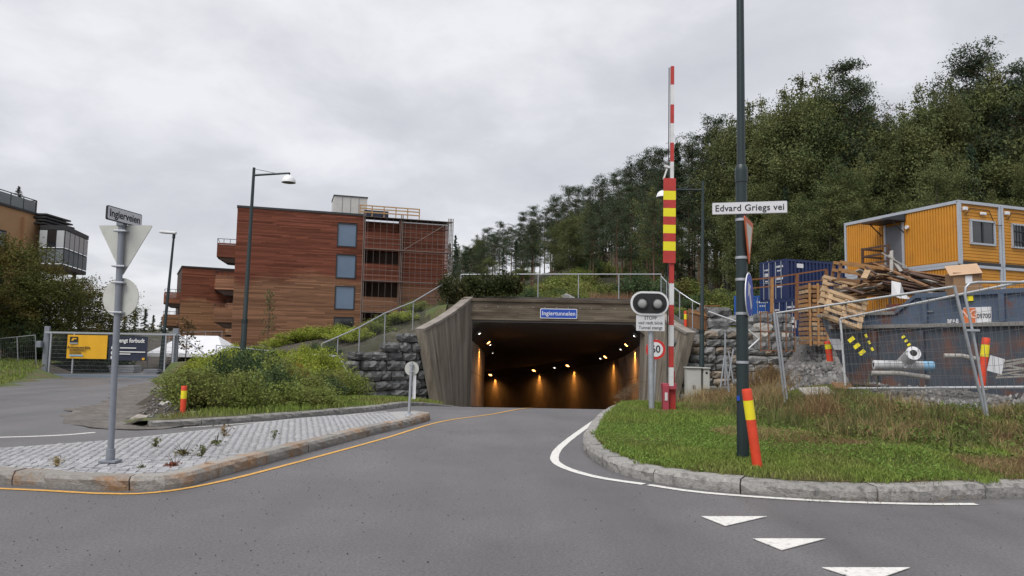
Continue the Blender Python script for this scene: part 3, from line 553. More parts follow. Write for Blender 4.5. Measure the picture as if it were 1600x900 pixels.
stone_wall('stone_wall', 'dark rough stone retaining wall left of the tunnel portal', (WA.x, 30.2), (WB.x, 34.75), -1.6, lambda s: np.interp(s, [0, .1, .35, .6, .85, 1], [1.0, 1.15, 1.55, 1.85, 2.35, 2.3]), 11, [M_ROCK, M_ROCK, M_ROCK, M_ROCKL])
WC = at(1057, 600, 34.5)
stone_wall('stone_wall', 'grey stone retaining wall right of the tunnel portal behind the cabinets', (WC.x, 34.5), (13.2, 34.2), -1.4, lambda s: np.interp(s, [0, .25, .6, 1], [2.35, 2.5, 2.5, 2.6]), 12, [M_ROCKL, M_ROCKL, M_ROCK, M_ROCKB], hc=(.28, .45), wc=(.4, 1.0))
# ================================================================ LEFT SIDE: small things first, then buildings
def delineator(base, top, label, r=.055, paper=False):
    base = Vector(base); top = Vector(top); t = thing('delineator_post', label, 'delineator', base, 0, 'orange delineator posts'); d = top - base; L = d.length; q = d.to_track_quat('Z', 'Y').to_matrix().to_4x4()
    mb = MB(); mb.lathe([(0, 0), (r * 1.0, 0), (r * .98, L * .3), (r, L * .62)], 16, M=q); mb.build('lower_tube', M_DELIN, t, smooth=True)
    mb = MB(); mb.lathe([(r * 1.03, L * .62), (r * 1.03, L * .86)], 16, M=q); mb.build('yellow_reflector_band', M_YELREF, t, smooth=True)
    mb = MB(); mb.lathe([(r, L * .86), (r, L * .985), (r * .93, L), (r * .8, L), (r * .78, L * .97), (0, L * .97)], 16, M=q); mb.build('top_tube', M_DELIN, t, smooth=True)
    MB().lathe([(0, .02), (r * 1.5, .015), (r * 1.7, -.03)], 16).build('foot_plate', M_CONCL, t, smooth=True); return t
b = gp(285, 657, .03); delineator((b.x, b.y, .05), at(288, 603, b.y), 'orange delineator post with yellow band in front of the shrub bank')
# give-way sign seen from behind, street name above
Y0 = gp(172, 722, IZ).y; b = at(172, 722, Y0); tp = at(191, 336, Y0); t = thing('sign_post', 'grey post with backs of triangular and round signs and street name plate', 'sign post', b)
L = lambda p: Vector(p) - b
MB().path([(0, 0, 0), L(tp)], [.036, .036], 12).build('pole', M_GALVD, t, smooth=True); MB().box((0, 0, .012), (.2, .16, .03)).build('base_plate', M_GALVD, t, bev=.006)
MB().lathe([(0, .16), (.048, .15), (.05, .03)], 12).build('sleeve', M_GALVD, t, smooth=True)
def sign_plate(parent, centre, outline, yaw, thick, mats, name='sign_back'):
    M = T(*centre) @ RZ(yaw) @ RX; return MB().prism(outline, 0, thick, M=M).build(name, mats, parent)
tri = [(-.35, .2), (.35, .2), (0, -.41)]
def round_poly(poly, r=.03):
    o = []
    n = len(poly)
    for i in range(n):
        p = Vector(poly[i]); a = (Vector(poly[i - 1]) - p).normalized(); c_ = (Vector(poly[(i + 1) % n]) - p).normalized()
        for k in range(5): s = k / 4; o.append(tuple(p + a * r * (1 - s) ** 2 + c_ * r * s ** 2))
    return o
def on_post(v): s = (722 - v) / (722 - 336); return L(b.lerp(tp, s))
pc = on_post(378); sign_plate(t, pc + Vector((.02, .055, 0)), round_poly(tri[::-1]), -.12, .012, M_SIGNBACK)
pc = on_post(467); sign_plate(t, pc + Vector((.01, .05, 0)), circ(.235), -.16, .012, M_SIGNBACK)
for v in (362, 418, 444, 491): p = on_post(v); MB().box(p, (.15, .10, .022), RZ(0)).build('clamp', M_GALV, t, bev=.005)
pn = L(at(196.5, 340, Y0)) + Vector((0, -.05, 0)); MM = T(*pn) @ RZ(1.42) ; np_ = MB().prism(rrect(.62, .165, .02), 0, .02, M=MM @ RX).build('street_name_plate', M_BLACK, t)
MB().prism(rrect(.60, .145, .018), .02, .023, M=MM @ RX).build('plate_face', mat('street_plate', (.55, .56, .60), .5, .05, 4), np_); txt(np_, 'Ingierveien', .125, MM @ RX @ T(0, 0, .0245), M_BLACK, ext=.001, bold=.002)
MB().box(on_post(348), (.09, .09, .10)).build('plate_bracket', M_GALVD, t, bev=.01)
# small round keep-left sign on the island tip, seen from behind
Y1 = gp(639, 648, IZ).y; b = at(639, 648, Y1); t = thing('sign_post', 'short grey post with small round sign back on the island tip', 'sign post', b)
top = at(643, 566, Y1) - b; MB().path([(0, 0, -.02), top], .03, 10).build('pole', M_GALV, t, smooth=True); cc = at(643, 576, Y1) - b
sign_plate(t, cc + Vector((0, .05, 0)), circ(.15), 0, .01, M_SIGNBACK); MB().box(at(646, 605, Y1) - b + Vector((.01, .05, 0)), (.07, .012, .5)).build('marker_plate', M_SIGNW, t)
for dz in (-.06, .08): MB().box(cc + Vector((0, 0, dz)), (.1, .07, .02)).build('clamp', M_GALV, t)
MB().lathe([(0, .03), (.07, .02), (.08, -.02)], 12).build('base_collar', M_GALV, t)

# ---------------------------------------------------------------- street lamps
M_DOME = mat('lamp_dome_white', (.72, .73, .75), .4, .05, 3); M_LENS = mat('lamp_lens_dark', (.06, .06, .055), .25, .1, 6)
def street_lamp(base, top, arm_end, dome_c, r, label, wire=True, dome_r=.27, flat=False):
    base = Vector(base); top = Vector(top); t = thing('street_lamp', label, 'street lamp', base); d = top - base; f = lambda s: d * s
    MB().path([f(0) - Vector((0, 0, .25)), f(.30), f(.305), f(1)], [r * 1.35, r * 1.2, r, r * .62], 14).build('pole', M_BLACKGREEN, t, smooth=True)
    MB().path([f(.296), f(.31)], [r * 1.38, r * 1.38], 14).build('collar', M_BLACKGREEN, t, smooth=True)
    ae = Vector(arm_end) - base
    if flat:
        e = (ae - d); e.z = 0; an = math.atan2(e.y, e.x); M = T(*(d + Vector((0, 0, .02)))) @ RZ(an) @ Matrix.Rotation(-.06, 4, 'Y')
        mb = MB(); mb.prism([(-.12, -.11), (e.length * .8, -.16), (e.length, -.1), (e.length, .1), (e.length * .8, .16), (-.12, .11)], 0, .13, M=M); mb.build('lamp_head', M_DOME, t, bev=.03)
        MB().prism([(.1, -.12), (e.length * .9, -.12), (e.length * .9, .12), (.1, .12)], -.015, .0, M=M).build('lens', M_LENS, t); MB().path([f(.97), d + Vector((0, 0, .02))], r * .9, 10).build('head_socket', M_BLACKGREEN, t); return t
    s_ = ((ae.z) - 0) / d.z; a0 = f(min(.965, s_)); MB().path([a0, ae], [r * .5, r * .42], 10).build('arm', M_BLACKGREEN, t, smooth=True)
    if wire: MB().tube(f(.995), a0.lerp(ae, .68), .010, n=5).build('stay_wire', M_BLACKGREEN, t)
    dc = Vector(dome_c) - base; MB().tube(ae, dc + Vector((0, 0, dome_r * .85)), r * .3, n=8).build('hanger', M_BLACKGREEN, t)
    prof = [(0, dome_r * .98), (dome_r * .3, dome_r * .94), (dome_r * .6, dome_r * .76), (dome_r * .85, dome_r * .45), (dome_r * .97, dome_r * .1), (dome_r, -dome_r * .12), (dome_r * .94, -dome_r * .12)]
    dm = MB().lathe(prof, 24, M=T(*dc)).build('dome_shade', M_DOME, t, smooth=True); MB().lathe([(dome_r * .95, -dome_r * .1), (dome_r * .6, -dome_r * .02), (0, 0)], 24, M=T(*dc)).build('lens', M_LENS, dm, smooth=True); return t
YL = 29.0; street_lamp(at(376, 608, YL), at(397, 262, YL), at(453, 270.5, YL), at(451, 284, YL), .088, 'tall dark street lamp with white dome in front of the timber building', dome_r=.28)
YL = 44.0; street_lamp(at(250, 584, YL), at(272, 366, YL), at(249, 363, YL), None, .095, 'dark street lamp with flat white head beside the gate', flat=True)
YL = 31.0; street_lamp(at(1096, 622, YL), at(1098.5, 283, YL), at(1037, 296, YL), at(1035, 307, YL), .085, 'thin dark street lamp with white dome behind the red and yellow barrier', dome_r=.26)

# ---------------------------------------------------------------- construction gate and banners
M_MESHW = mat('fence_wire', (.16, .17, .18), .5, .1, 4, metal=.3); M_GATE = mat('gate_grey_blue', (.14, .17, .21), .5, .12, 4)
GY = 34.5; g0 = at(66, 592, GY); g1 = at(272, 592, GY); gt = thing('construction_gate', 'grey sliding mesh gate closing the side road', 'gate', (g0.x, GY, g0.z)); W_ = g1.x - g0.x; H_ = at(66, 517, GY).z - g0.z
mb = MB(); mb.box((W_ / 2, 0, .14), (W_, .14, .2)); mb.build('bottom_beam', M_GATE, gt, bev=.01); MB().box((W_ / 2, 0, H_ - .06), (W_, .07, .08)).build('top_rail', M_GALV, gt)
for x in (.28, 1.35, 3.3, 5.6, W_ - .1): MB().box((x, 0, H_ / 2 + .1), (.06, .06, H_ - .34)).build('upright', M_GALV, gt)
mb = MB()
for i in range(int(W_ / .055)): mb.tube((i * .055, .012, .24), (i * .055, .012, H_ - .1), .0035, n=3, cap=False)
for i in range(11): mb.tube((0, -.012, .28 + i * .18), (W_, -.012, .28 + i * .18), .005, n=3, cap=False)
mb.build('wire_mesh', M_MESHW, gt, kind='stuff')
for x, w in ((-.02, .24), (W_ - .1, .26)):
    MB().box((x, .16, H_ / 2 + .1), (w, .12, H_ + .25)).build('gate_post', M_GALVD, gt, bev=.01)
MB().box((-.22, -.02, H_ * .72), (.22, .2, .3)).build('motor_box', M_GALVD, gt, bev=.02); MB().bar((W_ + .05, .1, H_ - .05), (W_ + 2.4, .3, .45), .05).build('brace', M_GALV, gt)
M_BY = mat('banner_yellow', (.70, .37, .012), .6, .06, 2); M_BN = mat('banner_navy', (.016, .022, .045), .55, .1, 2); M_DOT = mat('banner_white', (.7, .7, .7), .6, .05, 2)
def banner(px0, px1, pv0, pv1, name, label, m):
    a = at(px0, pv0, GY - .1); c_ = at(px1, pv1, GY - .1); t = thing(name, label, 'banner', (a.x, GY - .1, c_.z)); w = c_.x - a.x; h = a.z - c_.z; mb = MB(); n = 8
    vs = [(w * i / n, .012 * math.sin(i * 1.9) + k_ * .006, z) for k_ in (0, 1) for z in (0, h) for i in range(n + 1)]; q = n + 1
    mb.add(vs, [(i, i + 1, q + i + 1, q + i) for i in range(n)] + [(2 * q + i + 1, 2 * q + i, 3 * q + i, 3 * q + i + 1) for i in range(n)]); mb.build('sheet', m, t); return t, w, h
t, w, h = banner(106, 166, 523, 561, 'site_banner', 'yellow site banner with black emblem hung on the gate', M_BY)
MB().box((w * .17, -.03, h * .80), (w * .2, .012, h * .24)).build('emblem', M_BLACK, t); MB().prism([(-.12, -.05), (-.02, -.05), (.03, .02), (.13, .02), (.11, .07), (-.05, .07)], 0, .01, M=T(w * .17, -.037, h * .80) @ RX).build('emblem_mark', M_BY, t)
MB().box((w * .17, -.03, h * .645), (w * .2, .010, h * .07)).build('emblem_strip', mat('grey_print', (.25, .26, .28), .6), t); txt(t, 'Anleggsområde', .17, T(w * .30, -.03, h * .47) @ RX, M_BLACK, bold=.003)
for i, (z, ww) in enumerate(((.38, .42), (.33, .4), (.27, .3), (.22, .3))): MB().box((w * .07 + ww * w / 2, -.03, h * z), (ww * w, .006, .022)).build('fine_print', M_BLACK, t)
MB().box((w * .25, -.03, h * .13), (w * .34, .006, .07)).build('blue_print', mat('pale_blue_print', (.2, .38, .55), .6), t)
t, w, h = banner(171, 229, 525, 564, 'site_banner', 'dark navy warning banner with white lettering hung on the gate', M_BN)
txt(t, 'Strengt forbudt', .27, T(w * .52, -.03, h * .82) @ RX, M_DOT, bold=.006, sx=.86)
for z, ww in ((.52, .42), (.36, .66), (.27, .28)): MB().box((w * .3 + ww * w / 2, -.03, h * z), (ww * w, .006, .045)).build('fine_print', M_DOT, t)
for z in (.52, .31, .12): MB().prism(circ(.10, 16), 0, .008, M=T(w * .13, -.025, h * z) @ RX).build('round_symbol', M_DOT, t)
MB().box((w * .92, -.03, h * .08), (.12, .006, .1)).build('emblem', M_BY, t)
def mesh_fence(A, B, h, label, posts=2, m=M_GALV, wires=.12, lean=0.0, name='temporary_fence', frame_r=.021, mr=None, mw=.0035, za=None, zb=None, mh=.25, frame_m=None):
    """site fence panel from A to B (world points at the foot), tube frame plus welded wires"""
    A = Vector(A); B = Vector(B); t = thing(name, label, 'fence', A); d = B - A; up = Vector((0, 0, h)) + Vector((d.y, -d.x, 0)).normalized() * lean
    for s in [i / (posts - 1) for i in range(posts)]:
        MB().tube(d * s - Vector((0, 0, .12)), d * s + up, frame_r, n=8).build('post', m, t, smooth=True)
    for s, nm in ((.995, 'top_rail'), (.06, 'bottom_rail')): MB().tube(up * s, d + up * s, frame_r * .85, n=8).build(nm, frame_m or m, t, smooth=True)
    mb = MB(); n = int(d.length / wires)
    for i in range(1, n): mb.tube(d * (i / n) + up * .06, d * (i / n) + up, mw, n=3, cap=False)
    k = int(h / mh)
    for i in range(1, k): mb.tube(up * (i / k), d + up * (i / k), mw, n=3, cap=False)
    mb.build('wire_mesh', M_MESHW, t, kind='stuff'); return t
mesh_fence(at(2, 594, 36), at(58, 590, 35.2), 2.0, 'leaning mesh fence panel left of the gate', 3, lean=.25)
mesh_fence(at(262, 566, 48), at(345, 560, 52), 1.9, 'low mesh fence behind the gate in front of the white tent', 4)
# ---------------------------------------------------------------- white tent
M_TENT = mat('tent_canvas', (.66, .67, .70), .7, .06, 1.5); TY = 46
a = at(229, 558, TY); c_ = at(350, 556, TY); t = thing('party_tent', 'white canvas tent roof behind the gate', 'tent', ((a.x + c_.x) / 2, TY + 2, 0)); w = (c_.x - a.x) / 2; ze = 1.05; zr = at(290, 527, TY).z + .15
mb = MB(); mb.add([(-w, -2, ze), (w, -2, ze), (w, 2.4, ze), (-w, 2.4, ze), (-w * .46, .2, zr), (w * .46, .2, zr)], [(0, 1, 5, 4), (1, 2, 5), (2, 3, 4, 5), (3, 0, 4)]); mb.build('canvas_roof', M_TENT, t)
mb = MB(); mb.add([(-w, -2, ze), (w, -2, ze), (w, -2.02, ze - .22), (-w, -2.02, ze - .22)], [(0, 3, 2, 1)]); mb.build('valance', M_TENT, t)
for x in (-w + .05, -w * .35, w * .35, w - .05):
    for y in (-1.95, 2.35): MB().tube((x, y, -.2), (x, y, ze), .035, n=8).build('leg', M_GALV, t)
MB().box((0, 2.3, .4), (w * 2 - .2, .03, 1.2)).build('rear_wall', mat('crate_wood_pale', (.30, .17, .07), .8, .3, 3), t)
# junk beyond the gate
for (u, v, Y, sz, m, lb) in ((196, 580, 41, (1.5, .9, .5), M_GALV, 'pale stack of site material beyond the gate'), (240, 582, 40, (.8, .6, .35), M_GALVD, 'dark heap of site material beyond the gate')):
    p = at(u, v, Y); t = thing('material_stack', lb, 'material stack', (p.x, Y, gz(p.x, Y))); z = 0
    for k_ in range(4): MB().box((random.uniform(-.06, .06), 0, z + sz[2] / 8), (sz[0] * random.uniform(.85, 1), sz[1], sz[2] / 4 - .02)).build('board', m, t); z += sz[2] / 4

# ---------------------------------------------------------------- timber-clad buildings
def clad_mat(name, top, low, zsplit, spread):
    m = mat(name, top, .85, .25, .8, .4, 30, attr=.34, stretch=(.35, .35, 7), spec=.15); t = m.node_tree; N = t.nodes.new; L_ = t.links.new
    rgb = [n for n in t.nodes if n.type == 'RGB'][0]; to = rgb.outputs[0].links[0].to_socket
    g = N('ShaderNodeNewGeometry'); s = N('ShaderNodeSeparateXYZ'); L_(g.outputs['Position'], s.inputs[0]); mp = N('ShaderNodeMapping'); mp.inputs['Scale'].default_value = (.22, .22, .25); L_(g.outputs['Position'], mp.inputs[0])
    n = N('ShaderNodeTexNoise'); n.inputs['Scale'].default_value = 1.0; n.inputs['Detail'].default_value = 5; L_(mp.outputs[0], n.inputs['Vector'])
    a = N('ShaderNodeMath'); a.operation = 'MULTIPLY_ADD'; L_(n.outputs['Fac'], a.inputs[0]); a.inputs[1].default_value = spread; L_(s.outputs['Z'], a.inputs[2])
    r = N('ShaderNodeMapRange'); L_(a.outputs[0], r.inputs[0]); r.inputs[1].default_value = zsplit + spread * .5 - .45; r.inputs[2].default_value = zsplit + spread * .5 + .45
    x = N('ShaderNodeMix'); x.data_type = 'RGBA'; L_(r.outputs[0], x.inputs['Factor']); x.inputs['A'].default_value = (*low, 1); x.inputs['B'].default_value = (*top, 1); L_(x.outputs['Result'], to); return m
M_CLAD = clad_mat('timber_cladding', (.195, .068, .043), (.262, .138, .082), 8.3, 5.0)
M_CLAD2 = clad_mat('timber_cladding_rear', (.21, .075, .045), (.285, .15, .082), 7.5, 3.5)
M_FRAME = mat('dark_window_frame', (.022, .024, .028), .5, .1, 5); M_PANE = glass('window_pane', (.10, .155, .235), .05); M_PANED = glass('window_pane_dark', (.02, .022, .025), .05)
M_ROOFE = mat('roof_edge', (.03, .032, .036), .5, .1, 3)
M_CLADP = clad_mat('timber_cladding_pale', (.33, .165, .10), (.38, .22, .13), 6.0, 3.0)
def boards(mb, x0, x1, z0, z1, y, holes, rr, bh=.12, th=.035):
    z = z0
    while z < z1 - .02:
        h = min(bh, z1 - z); segs = [(x0, x1)]
        for (a, b_, c_, d_) in holes:
            if c_ < z + h * .6 and d_ > z + h * .4:
                ns = []
                for s in segs:
                    if b_ <= s[0] or a >= s[1]: ns.append(s); continue
                    if a > s[0]: ns.append((s[0], a))
                    if b_ < s[1]: ns.append((b_, s[1]))
                segs = ns
        for s in segs:
            x = s[0]
            while x < s[1] - .01:
                Lb = min(rr.uniform(2.2, 5.2), s[1] - x); mb.cur = rr.random(); mb.box((x + Lb / 2, y - th / 2 + rr.uniform(-.008, .008), z + h / 2), (Lb - .008, th, h - .022)); x += Lb
        z += h
def balcony(root, c, w, d, h, m, rail=True, chamfer=True):
    """box balcony with slatted timber front; c = centre of its back edge on the floor, projecting along -x"""
    t = MB(); rr = random.Random(int(c[2] * 10)); n = 8
    for i in range(n): t.cur = rr.random(); t.box((c[0] - w, c[1], c[2] + h * (i + .5) / n), (.04, d, h / n - .02))
    for i in range(n):
        t.cur = rr.random()
        for s in (-1, 1): t.box((c[0] - w / 2, c[1] + s * d / 2, c[2] + h * (i + .5) / n), (w, .04, h / n - .02))
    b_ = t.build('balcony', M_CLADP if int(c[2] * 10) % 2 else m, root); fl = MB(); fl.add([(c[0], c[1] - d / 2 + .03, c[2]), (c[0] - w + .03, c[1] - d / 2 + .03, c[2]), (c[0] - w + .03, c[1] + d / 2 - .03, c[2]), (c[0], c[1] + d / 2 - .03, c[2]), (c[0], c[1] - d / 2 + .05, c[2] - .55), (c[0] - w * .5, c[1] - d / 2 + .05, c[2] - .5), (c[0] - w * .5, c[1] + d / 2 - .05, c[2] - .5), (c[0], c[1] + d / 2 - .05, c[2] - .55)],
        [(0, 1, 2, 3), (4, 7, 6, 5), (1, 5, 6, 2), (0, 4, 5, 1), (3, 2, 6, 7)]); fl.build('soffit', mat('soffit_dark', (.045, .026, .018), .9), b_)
    if rail:
        r = MB(); z = c[2] + h + .38
        for a, q in (((c[0], c[1] - d / 2, z), (c[0] - w, c[1] - d / 2, z)), ((c[0] - w, c[1] - d / 2, z), (c[0] - w, c[1] + d / 2, z))): r.tube(a, q, .03, n=5)
        for i in range(4): x = c[0] - w * i / 3; r.tube((x, c[1] - d / 2, c[2] + h - .1), (x, c[1] - d / 2, z), .025, n=5)
        r.build('handrail', M_FRAME, b_)
    return b_
A = at(365, 450, 69.0); B = at(701, 450, 75.0); dAB = Vector((B.x - A.x, B.y - A.y, 0)); LB = dAB.length; yaw = math.atan2(dAB.y, dAB.x); ZBASE = .4; nrm = Vector((dAB.y, -dAB.x, 0)).normalized(); PA = Vector((A.x, A.y, 0))
bld = thing('timber_apartment_building', 'large flat-roofed building clad in red-brown horizontal boards with blue windows', 'building', (A.x, A.y, ZBASE), yaw)
def fu(u, v):
    p = on_plane(u, v, PA, nrm); return ((p - PA).dot(dAB) / LB, p.z - ZBASE)
HT = fu(372, 322)[1]; DB = 13.0; u_w = fu(566, 400)[0]
wins = [(527.5, 348, 557, 387), (525.5, 397, 555.5, 436), (523.5, 446, 553.5, 484.5), (521.5, 495.5, 551.5, 534)]
holes = []
for (x0, y0, x1, y1) in wins:
    a = fu(x0, y0); c_ = fu(x1, y1); holes.append((a[0], c_[0], c_[1], a[1]))
rr = random.Random(21); mb = MB(); boards(mb, 0, u_w, 0, HT - .12, 0, holes, rr); mb.build('board_cladding', M_CLAD, bld, kind='stuff')
mb = MB(); mb.box((u_w / 2, DB / 2 + .06, HT / 2 - .05), (u_w - .02, DB, HT - .1)); mb.box(((u_w + LB) / 2, DB / 2 + 1.2, HT / 2 - .1), (LB - u_w, DB - 2.3, HT - .2)); mb.build('wall_core', mat('membrane_dark', (.05, .03, .022), .9), bld)
MB().box((u_w / 2, DB / 2, HT - .02), (u_w + .12, DB + .16, .2)).build('roof_edge', M_ROOFE, bld)
for i, (a, b_, c_, d_) in enumerate(holes):
    f = MB(); x0, x1, z0, z1 = a, b_, c_, d_; fw = .11
    for (cx_, cz_, w_, h_) in (((x0 + x1) / 2, z0 + fw / 2, x1 - x0, fw), ((x0 + x1) / 2, z1 - fw / 2, x1 - x0, fw), (x0 + fw / 2, (z0 + z1) / 2, fw, z1 - z0 - 2 * fw), (x1 - fw / 2, (z0 + z1) / 2, fw, z1 - z0 - 2 * fw)): f.box((cx_, -.01, cz_), (w_ - .004, .14, h_ - .004))
    fo = f.build('window', M_FRAME, bld); MB().box(((x0 + x1) / 2, .012, (z0 + z1) / 2), (x1 - x0 - 2 * fw + .01, .03, z1 - z0 - 2 * fw + .01)).build('pane', M_PANE if i < 3 else M_PANED, fo)
# loggia bay: floors, parapets, side walls; lattice bay beyond it
u_l = fu(625, 400)[0]; slabs = [fu(595, v)[1] for v in (390.5, 439.5, 488, 536)]; rr = random.Random(5)
for z in slabs: MB().box(((u_w + u_l) / 2, .6, z), (u_l - u_w, 1.25, .16)).build('loggia_floor', M_CLAD, bld)
for k_, z in enumerate(slabs):
    hp = 1.75 if k_ < 2 else 1.5; mb = MB(); boards(mb, u_w + .1, u_l - .06, z + .1, z + hp, .06, [], rr); mb.build('parapet', M_CLAD, bld)
mb = MB(); boards(mb, u_w + .1, u_l, slabs[0] + 1.5, HT - .5, 1.2, [], rr); mb.build('loggia_back_cladding', M_CLAD, bld, kind='stuff')
for x in (u_w + .06, u_l): MB().box((x, .62, HT / 2 - .1), (.12, 1.22, HT - .3)).build('loggia_side_wall', M_CLAD, bld)
mb = MB(); boards(mb, u_l + .1, LB - .05, 0, HT - .35, .55, [], rr); mb.build('rear_cladding', M_CLAD, bld, kind='stuff')
MB().box(((u_w + LB) / 2, .62, HT - .15), (LB - u_w, 1.3, .12)).build('bay_roof', M_ROOFE, bld)
M_TIMB = mat('new_timber', (.44, .27, .12), .8, .25, 6); M_SCAF = mat('scaffold_steel', (.21, .17, .15), .5, .15, 4, metal=.4)
# timber guard rails and plant box on the roof
c0 = fu(520, 330); c1 = fu(573, 330); MB().box(((c0[0] + c1[0]) / 2 + .15, 3.0, HT + .95), (c1[0] - c0[0], 3.5, 2.0)).build('roof_plant_box', mat('pale_cladding', (.50, .49, .47), .6, .08, 2), bld); MB().box(((c0[0] + c1[0]) / 2 + .15, 3.0, HT + 2.0), (c1[0] - c0[0] + .12, 3.65, .10)).build('plant_box_roof', M_ROOFE, bld)
for k_ in range(1, 4): MB().box((c0[0] + .15 + (c1[0] - c0[0]) * k_ / 4, 1.24, HT + .92), (.03, .02, 1.9)).build('panel_joint', M_ROOFE, bld)
x0 = fu(563, 330)[0]; x1 = fu(656, 335)[0]
for i in range(6): MB().box((x0 + (x1 - x0) * i / 5, .3, HT + .45), (.09, .09, 1.15)).build('guard_post', M_TIMB, bld)
for z in (.35, .7, 1.0): MB().box(((x0 + x1) / 2, .24, HT + z), (x1 - x0 + .1, .04, .12)).build('guard_rail', M_TIMB, bld)
MB().box((x0 + 1.7, 1.4, HT + .35), (2.4, .9, .7)).build('roof_tank', mat('navy_plastic', (.02, .03, .06), .5), bld)
for k_, z in enumerate((9.6, 6.5, 3.4, .7)): balcony(bld, (-.02, 2.6 + .0 * k_, z), 1.7, 2.4, 1.35, M_CLAD)
# scaffold lattice in front of the right bays
sc_ = thing('scaffold', 'steel scaffold lattice covering the right end of the timber building', 'scaffold', (A.x, A.y, ZBASE), yaw)
xa, xb = u_w + .05, LB + .05; uprights = [xa, u_l, LB - .25, LB + .05]
for x in uprights:
    for dx in (0, .16): MB().tube((x + dx - .08, -.75, -.6), (x + dx - .08, -.75, HT + .1), .045, n=6).build('standard', M_SCAF, sc_)
for z in slabs + [HT - .25, HT - .75 + .5]: MB().box(((xa + xb) / 2, -.72, z - .05), (xb - xa, .5, .07)).build('deck', M_SCAF, sc_)
mb = MB(); x = u_l + .3
while x < xb - .2: mb.tube((x, -.92, .0), (x, -.92, HT - .2), .015, n=4, cap=False); x += .55
z = .2
while z < HT - .2: mb.tube((u_l, -.94, z), (xb, -.94, z), .014, n=4, cap=False); z += .5
mb.build('lattice_tubes', M_SCAF, sc_, kind='stuff')
mb = MB(); x = xa + .3
while x < u_l - .1: mb.tube((x, -.92, .0), (x, -.92, HT - .4), .014, n=4, cap=False); x += .62
for z in slabs:
    for dz in (.5, 1.0): mb.tube((xa, -.94, z + dz), (u_l, -.94, z + dz), .020, n=4, cap=False)
mb.build('guard_tubes', M_SCAF, sc_, kind='stuff'); MB().tube((u_l + .2, -1.0, slabs[0]), (xb - .3, -1.0, HT - .3), .024, n=5).build('brace', M_SCAF, sc_)
# rear building
A2 = at(283, 450, 99); B2 = at(392, 450, 103); t2 = thing('timber_apartment_building', 'smaller timber-clad building with corner balconies behind the large one', 'building', (A2.x, A2.y, 0), math.atan2(B2.y - A2.y, B2.x - A2.x)); H2 = at(286, 417, 99).z; L2 = (B2 - A2).length
mb = MB(); boards(mb, 0, L2, 0, H2, 0, [], rr, .17); mb.build('board_cladding', M_CLAD2, t2, kind='stuff'); MB().box((L2 / 2, 6.1, H2 / 2), (L2, 12, H2 - .05)).build('wall_core', mat('membrane_dark', (.05, .03, .022)), t2); MB().box((L2 / 2, 6, H2 + .06), (L2 + .2, 12.3, .2)).build('roof_edge', M_ROOFE, t2)
for z in (7.2, 4.2, 1.4): balcony(t2, (0, 2.5, z), 1.9, 3.0, 1.5, M_CLAD2)
# two angled bay balconies on the rear block near the joint
for k_, z in enumerate((9.2, 6.1, 3.1)):
    balcony(t2, (7.3 + .2 * k_, -1.6, z), 3.2 if k_ == 0 else 1.9, 3.0, 1.25, M_CLAD2)
MB().box((8.6, -1.0, 5.2), (2.6, 2.6, 10.4)).build('stair_core', M_CLAD2, t2)
for z in (8.4 + 1.7, 5.2 + 1.7, 2.2 + 1.6):
    f = MB().box((8.2, -2.34, z), (1.3, .1, 1.2)).build('window', M_FRAME, t2); MB().box((8.2, -2.4, z), (1.0, .04, .95)).build('pane', M_PANED, f)
# ---------------------------------------------------------------- ochre building on the far left
M_OCHRE = mat('ochre_render', (.42, .245, .125), .85, .1, .7, .2, 30); M_GLZ = glass('balcony_glass', (.22, .25, .27), .08); M_GLZL = glass('balcony_glass_pale', (.50, .53, .55), .12)
ZO = at(60, 337, 48).z; X0 = at(60, 337, 48).x; ob = thing('ochre_apartment_building', 'ochre rendered building with roof terrace and glazed corner balcony', 'building', (X0, 48, 0))
MB().box((-7, -9, ZO / 2), (14, 18, ZO)).build('wall', M_OCHRE, ob); MB().box((-6.95, -9, ZO + .06), (14.1, 18.2, .14)).build('roof_edge', M_ROOFE, ob)
MB().box((.0, -.7, ZO / 2 - .15), (.5, 1.8, ZO - .4)).build('corner_pier', M_OCHRE, ob)
mb = MB()
for i in range(15): mb.tube((-.1, -17 + i * 1.2, ZO + .1), (-.1, -17 + i * 1.2, ZO + .95), .03, n=5)
for i in range(8): mb.tube((-.1 - i * .9, -.1, ZO + .1), (-.1 - i * .9, -.1, ZO + .95), .03, n=5)
mb.tube((-.1, -17, ZO + .95), (-.1, -.1, ZO + .95), .035, n=5); mb.tube((-.1, -.1, ZO + .95), (-7, -.1, ZO + .95), .035, n=5); mb.build('terrace_railing', M_FRAME, ob)
for i in range(14): MB().box((-.1, -16.4 + i * 1.2, ZO + .5), (.015, 1.1, .7)).build('railing_pane', M_GLZ, ob)
MB().box((-5.4, -12.2, ZO + 1.5), (8, 9, 3.0)).build('penthouse', M_FRAME, ob); MB().box((-4.6, -10.4, ZO + 3.1), (8.6, 10.5, .28)).build('penthouse_roof', M_ROOFE, ob)
for y in (-4.0, -8.2, -12.4):
    for z in (ZO - 2.3, ZO - 5.4): f = MB().box((.02, y, z), (.1, 2.0, 1.6)).build('window', M_FRAME, ob); MB().box((.08, y, z), (.03, 1.75, 1.35)).build('pane', M_GLZ, f)
zt = at(102, 359, 47).z; zf = at(102, 413, 47).z; zm = at(102, 388, 47).z; pl = [(at(62, 360, 47).x - X0, -1.0), (at(102, 360, 47).x - X0, -1.0), (at(138, 374, 51.5).x - X0, 3.5), (-1.2, 3.5)]
gb = MB().prism(pl, zf - .25, zf).build('balcony', M_ROOFE, ob); MB().prism([(x * 1.02, y) for x, y in pl], zt, zt + .28).build('balcony_roof', M_ROOFE, ob); MB().prism(pl, zm - .05, zm + .02).build('mid_rail', M_FRAME, gb)
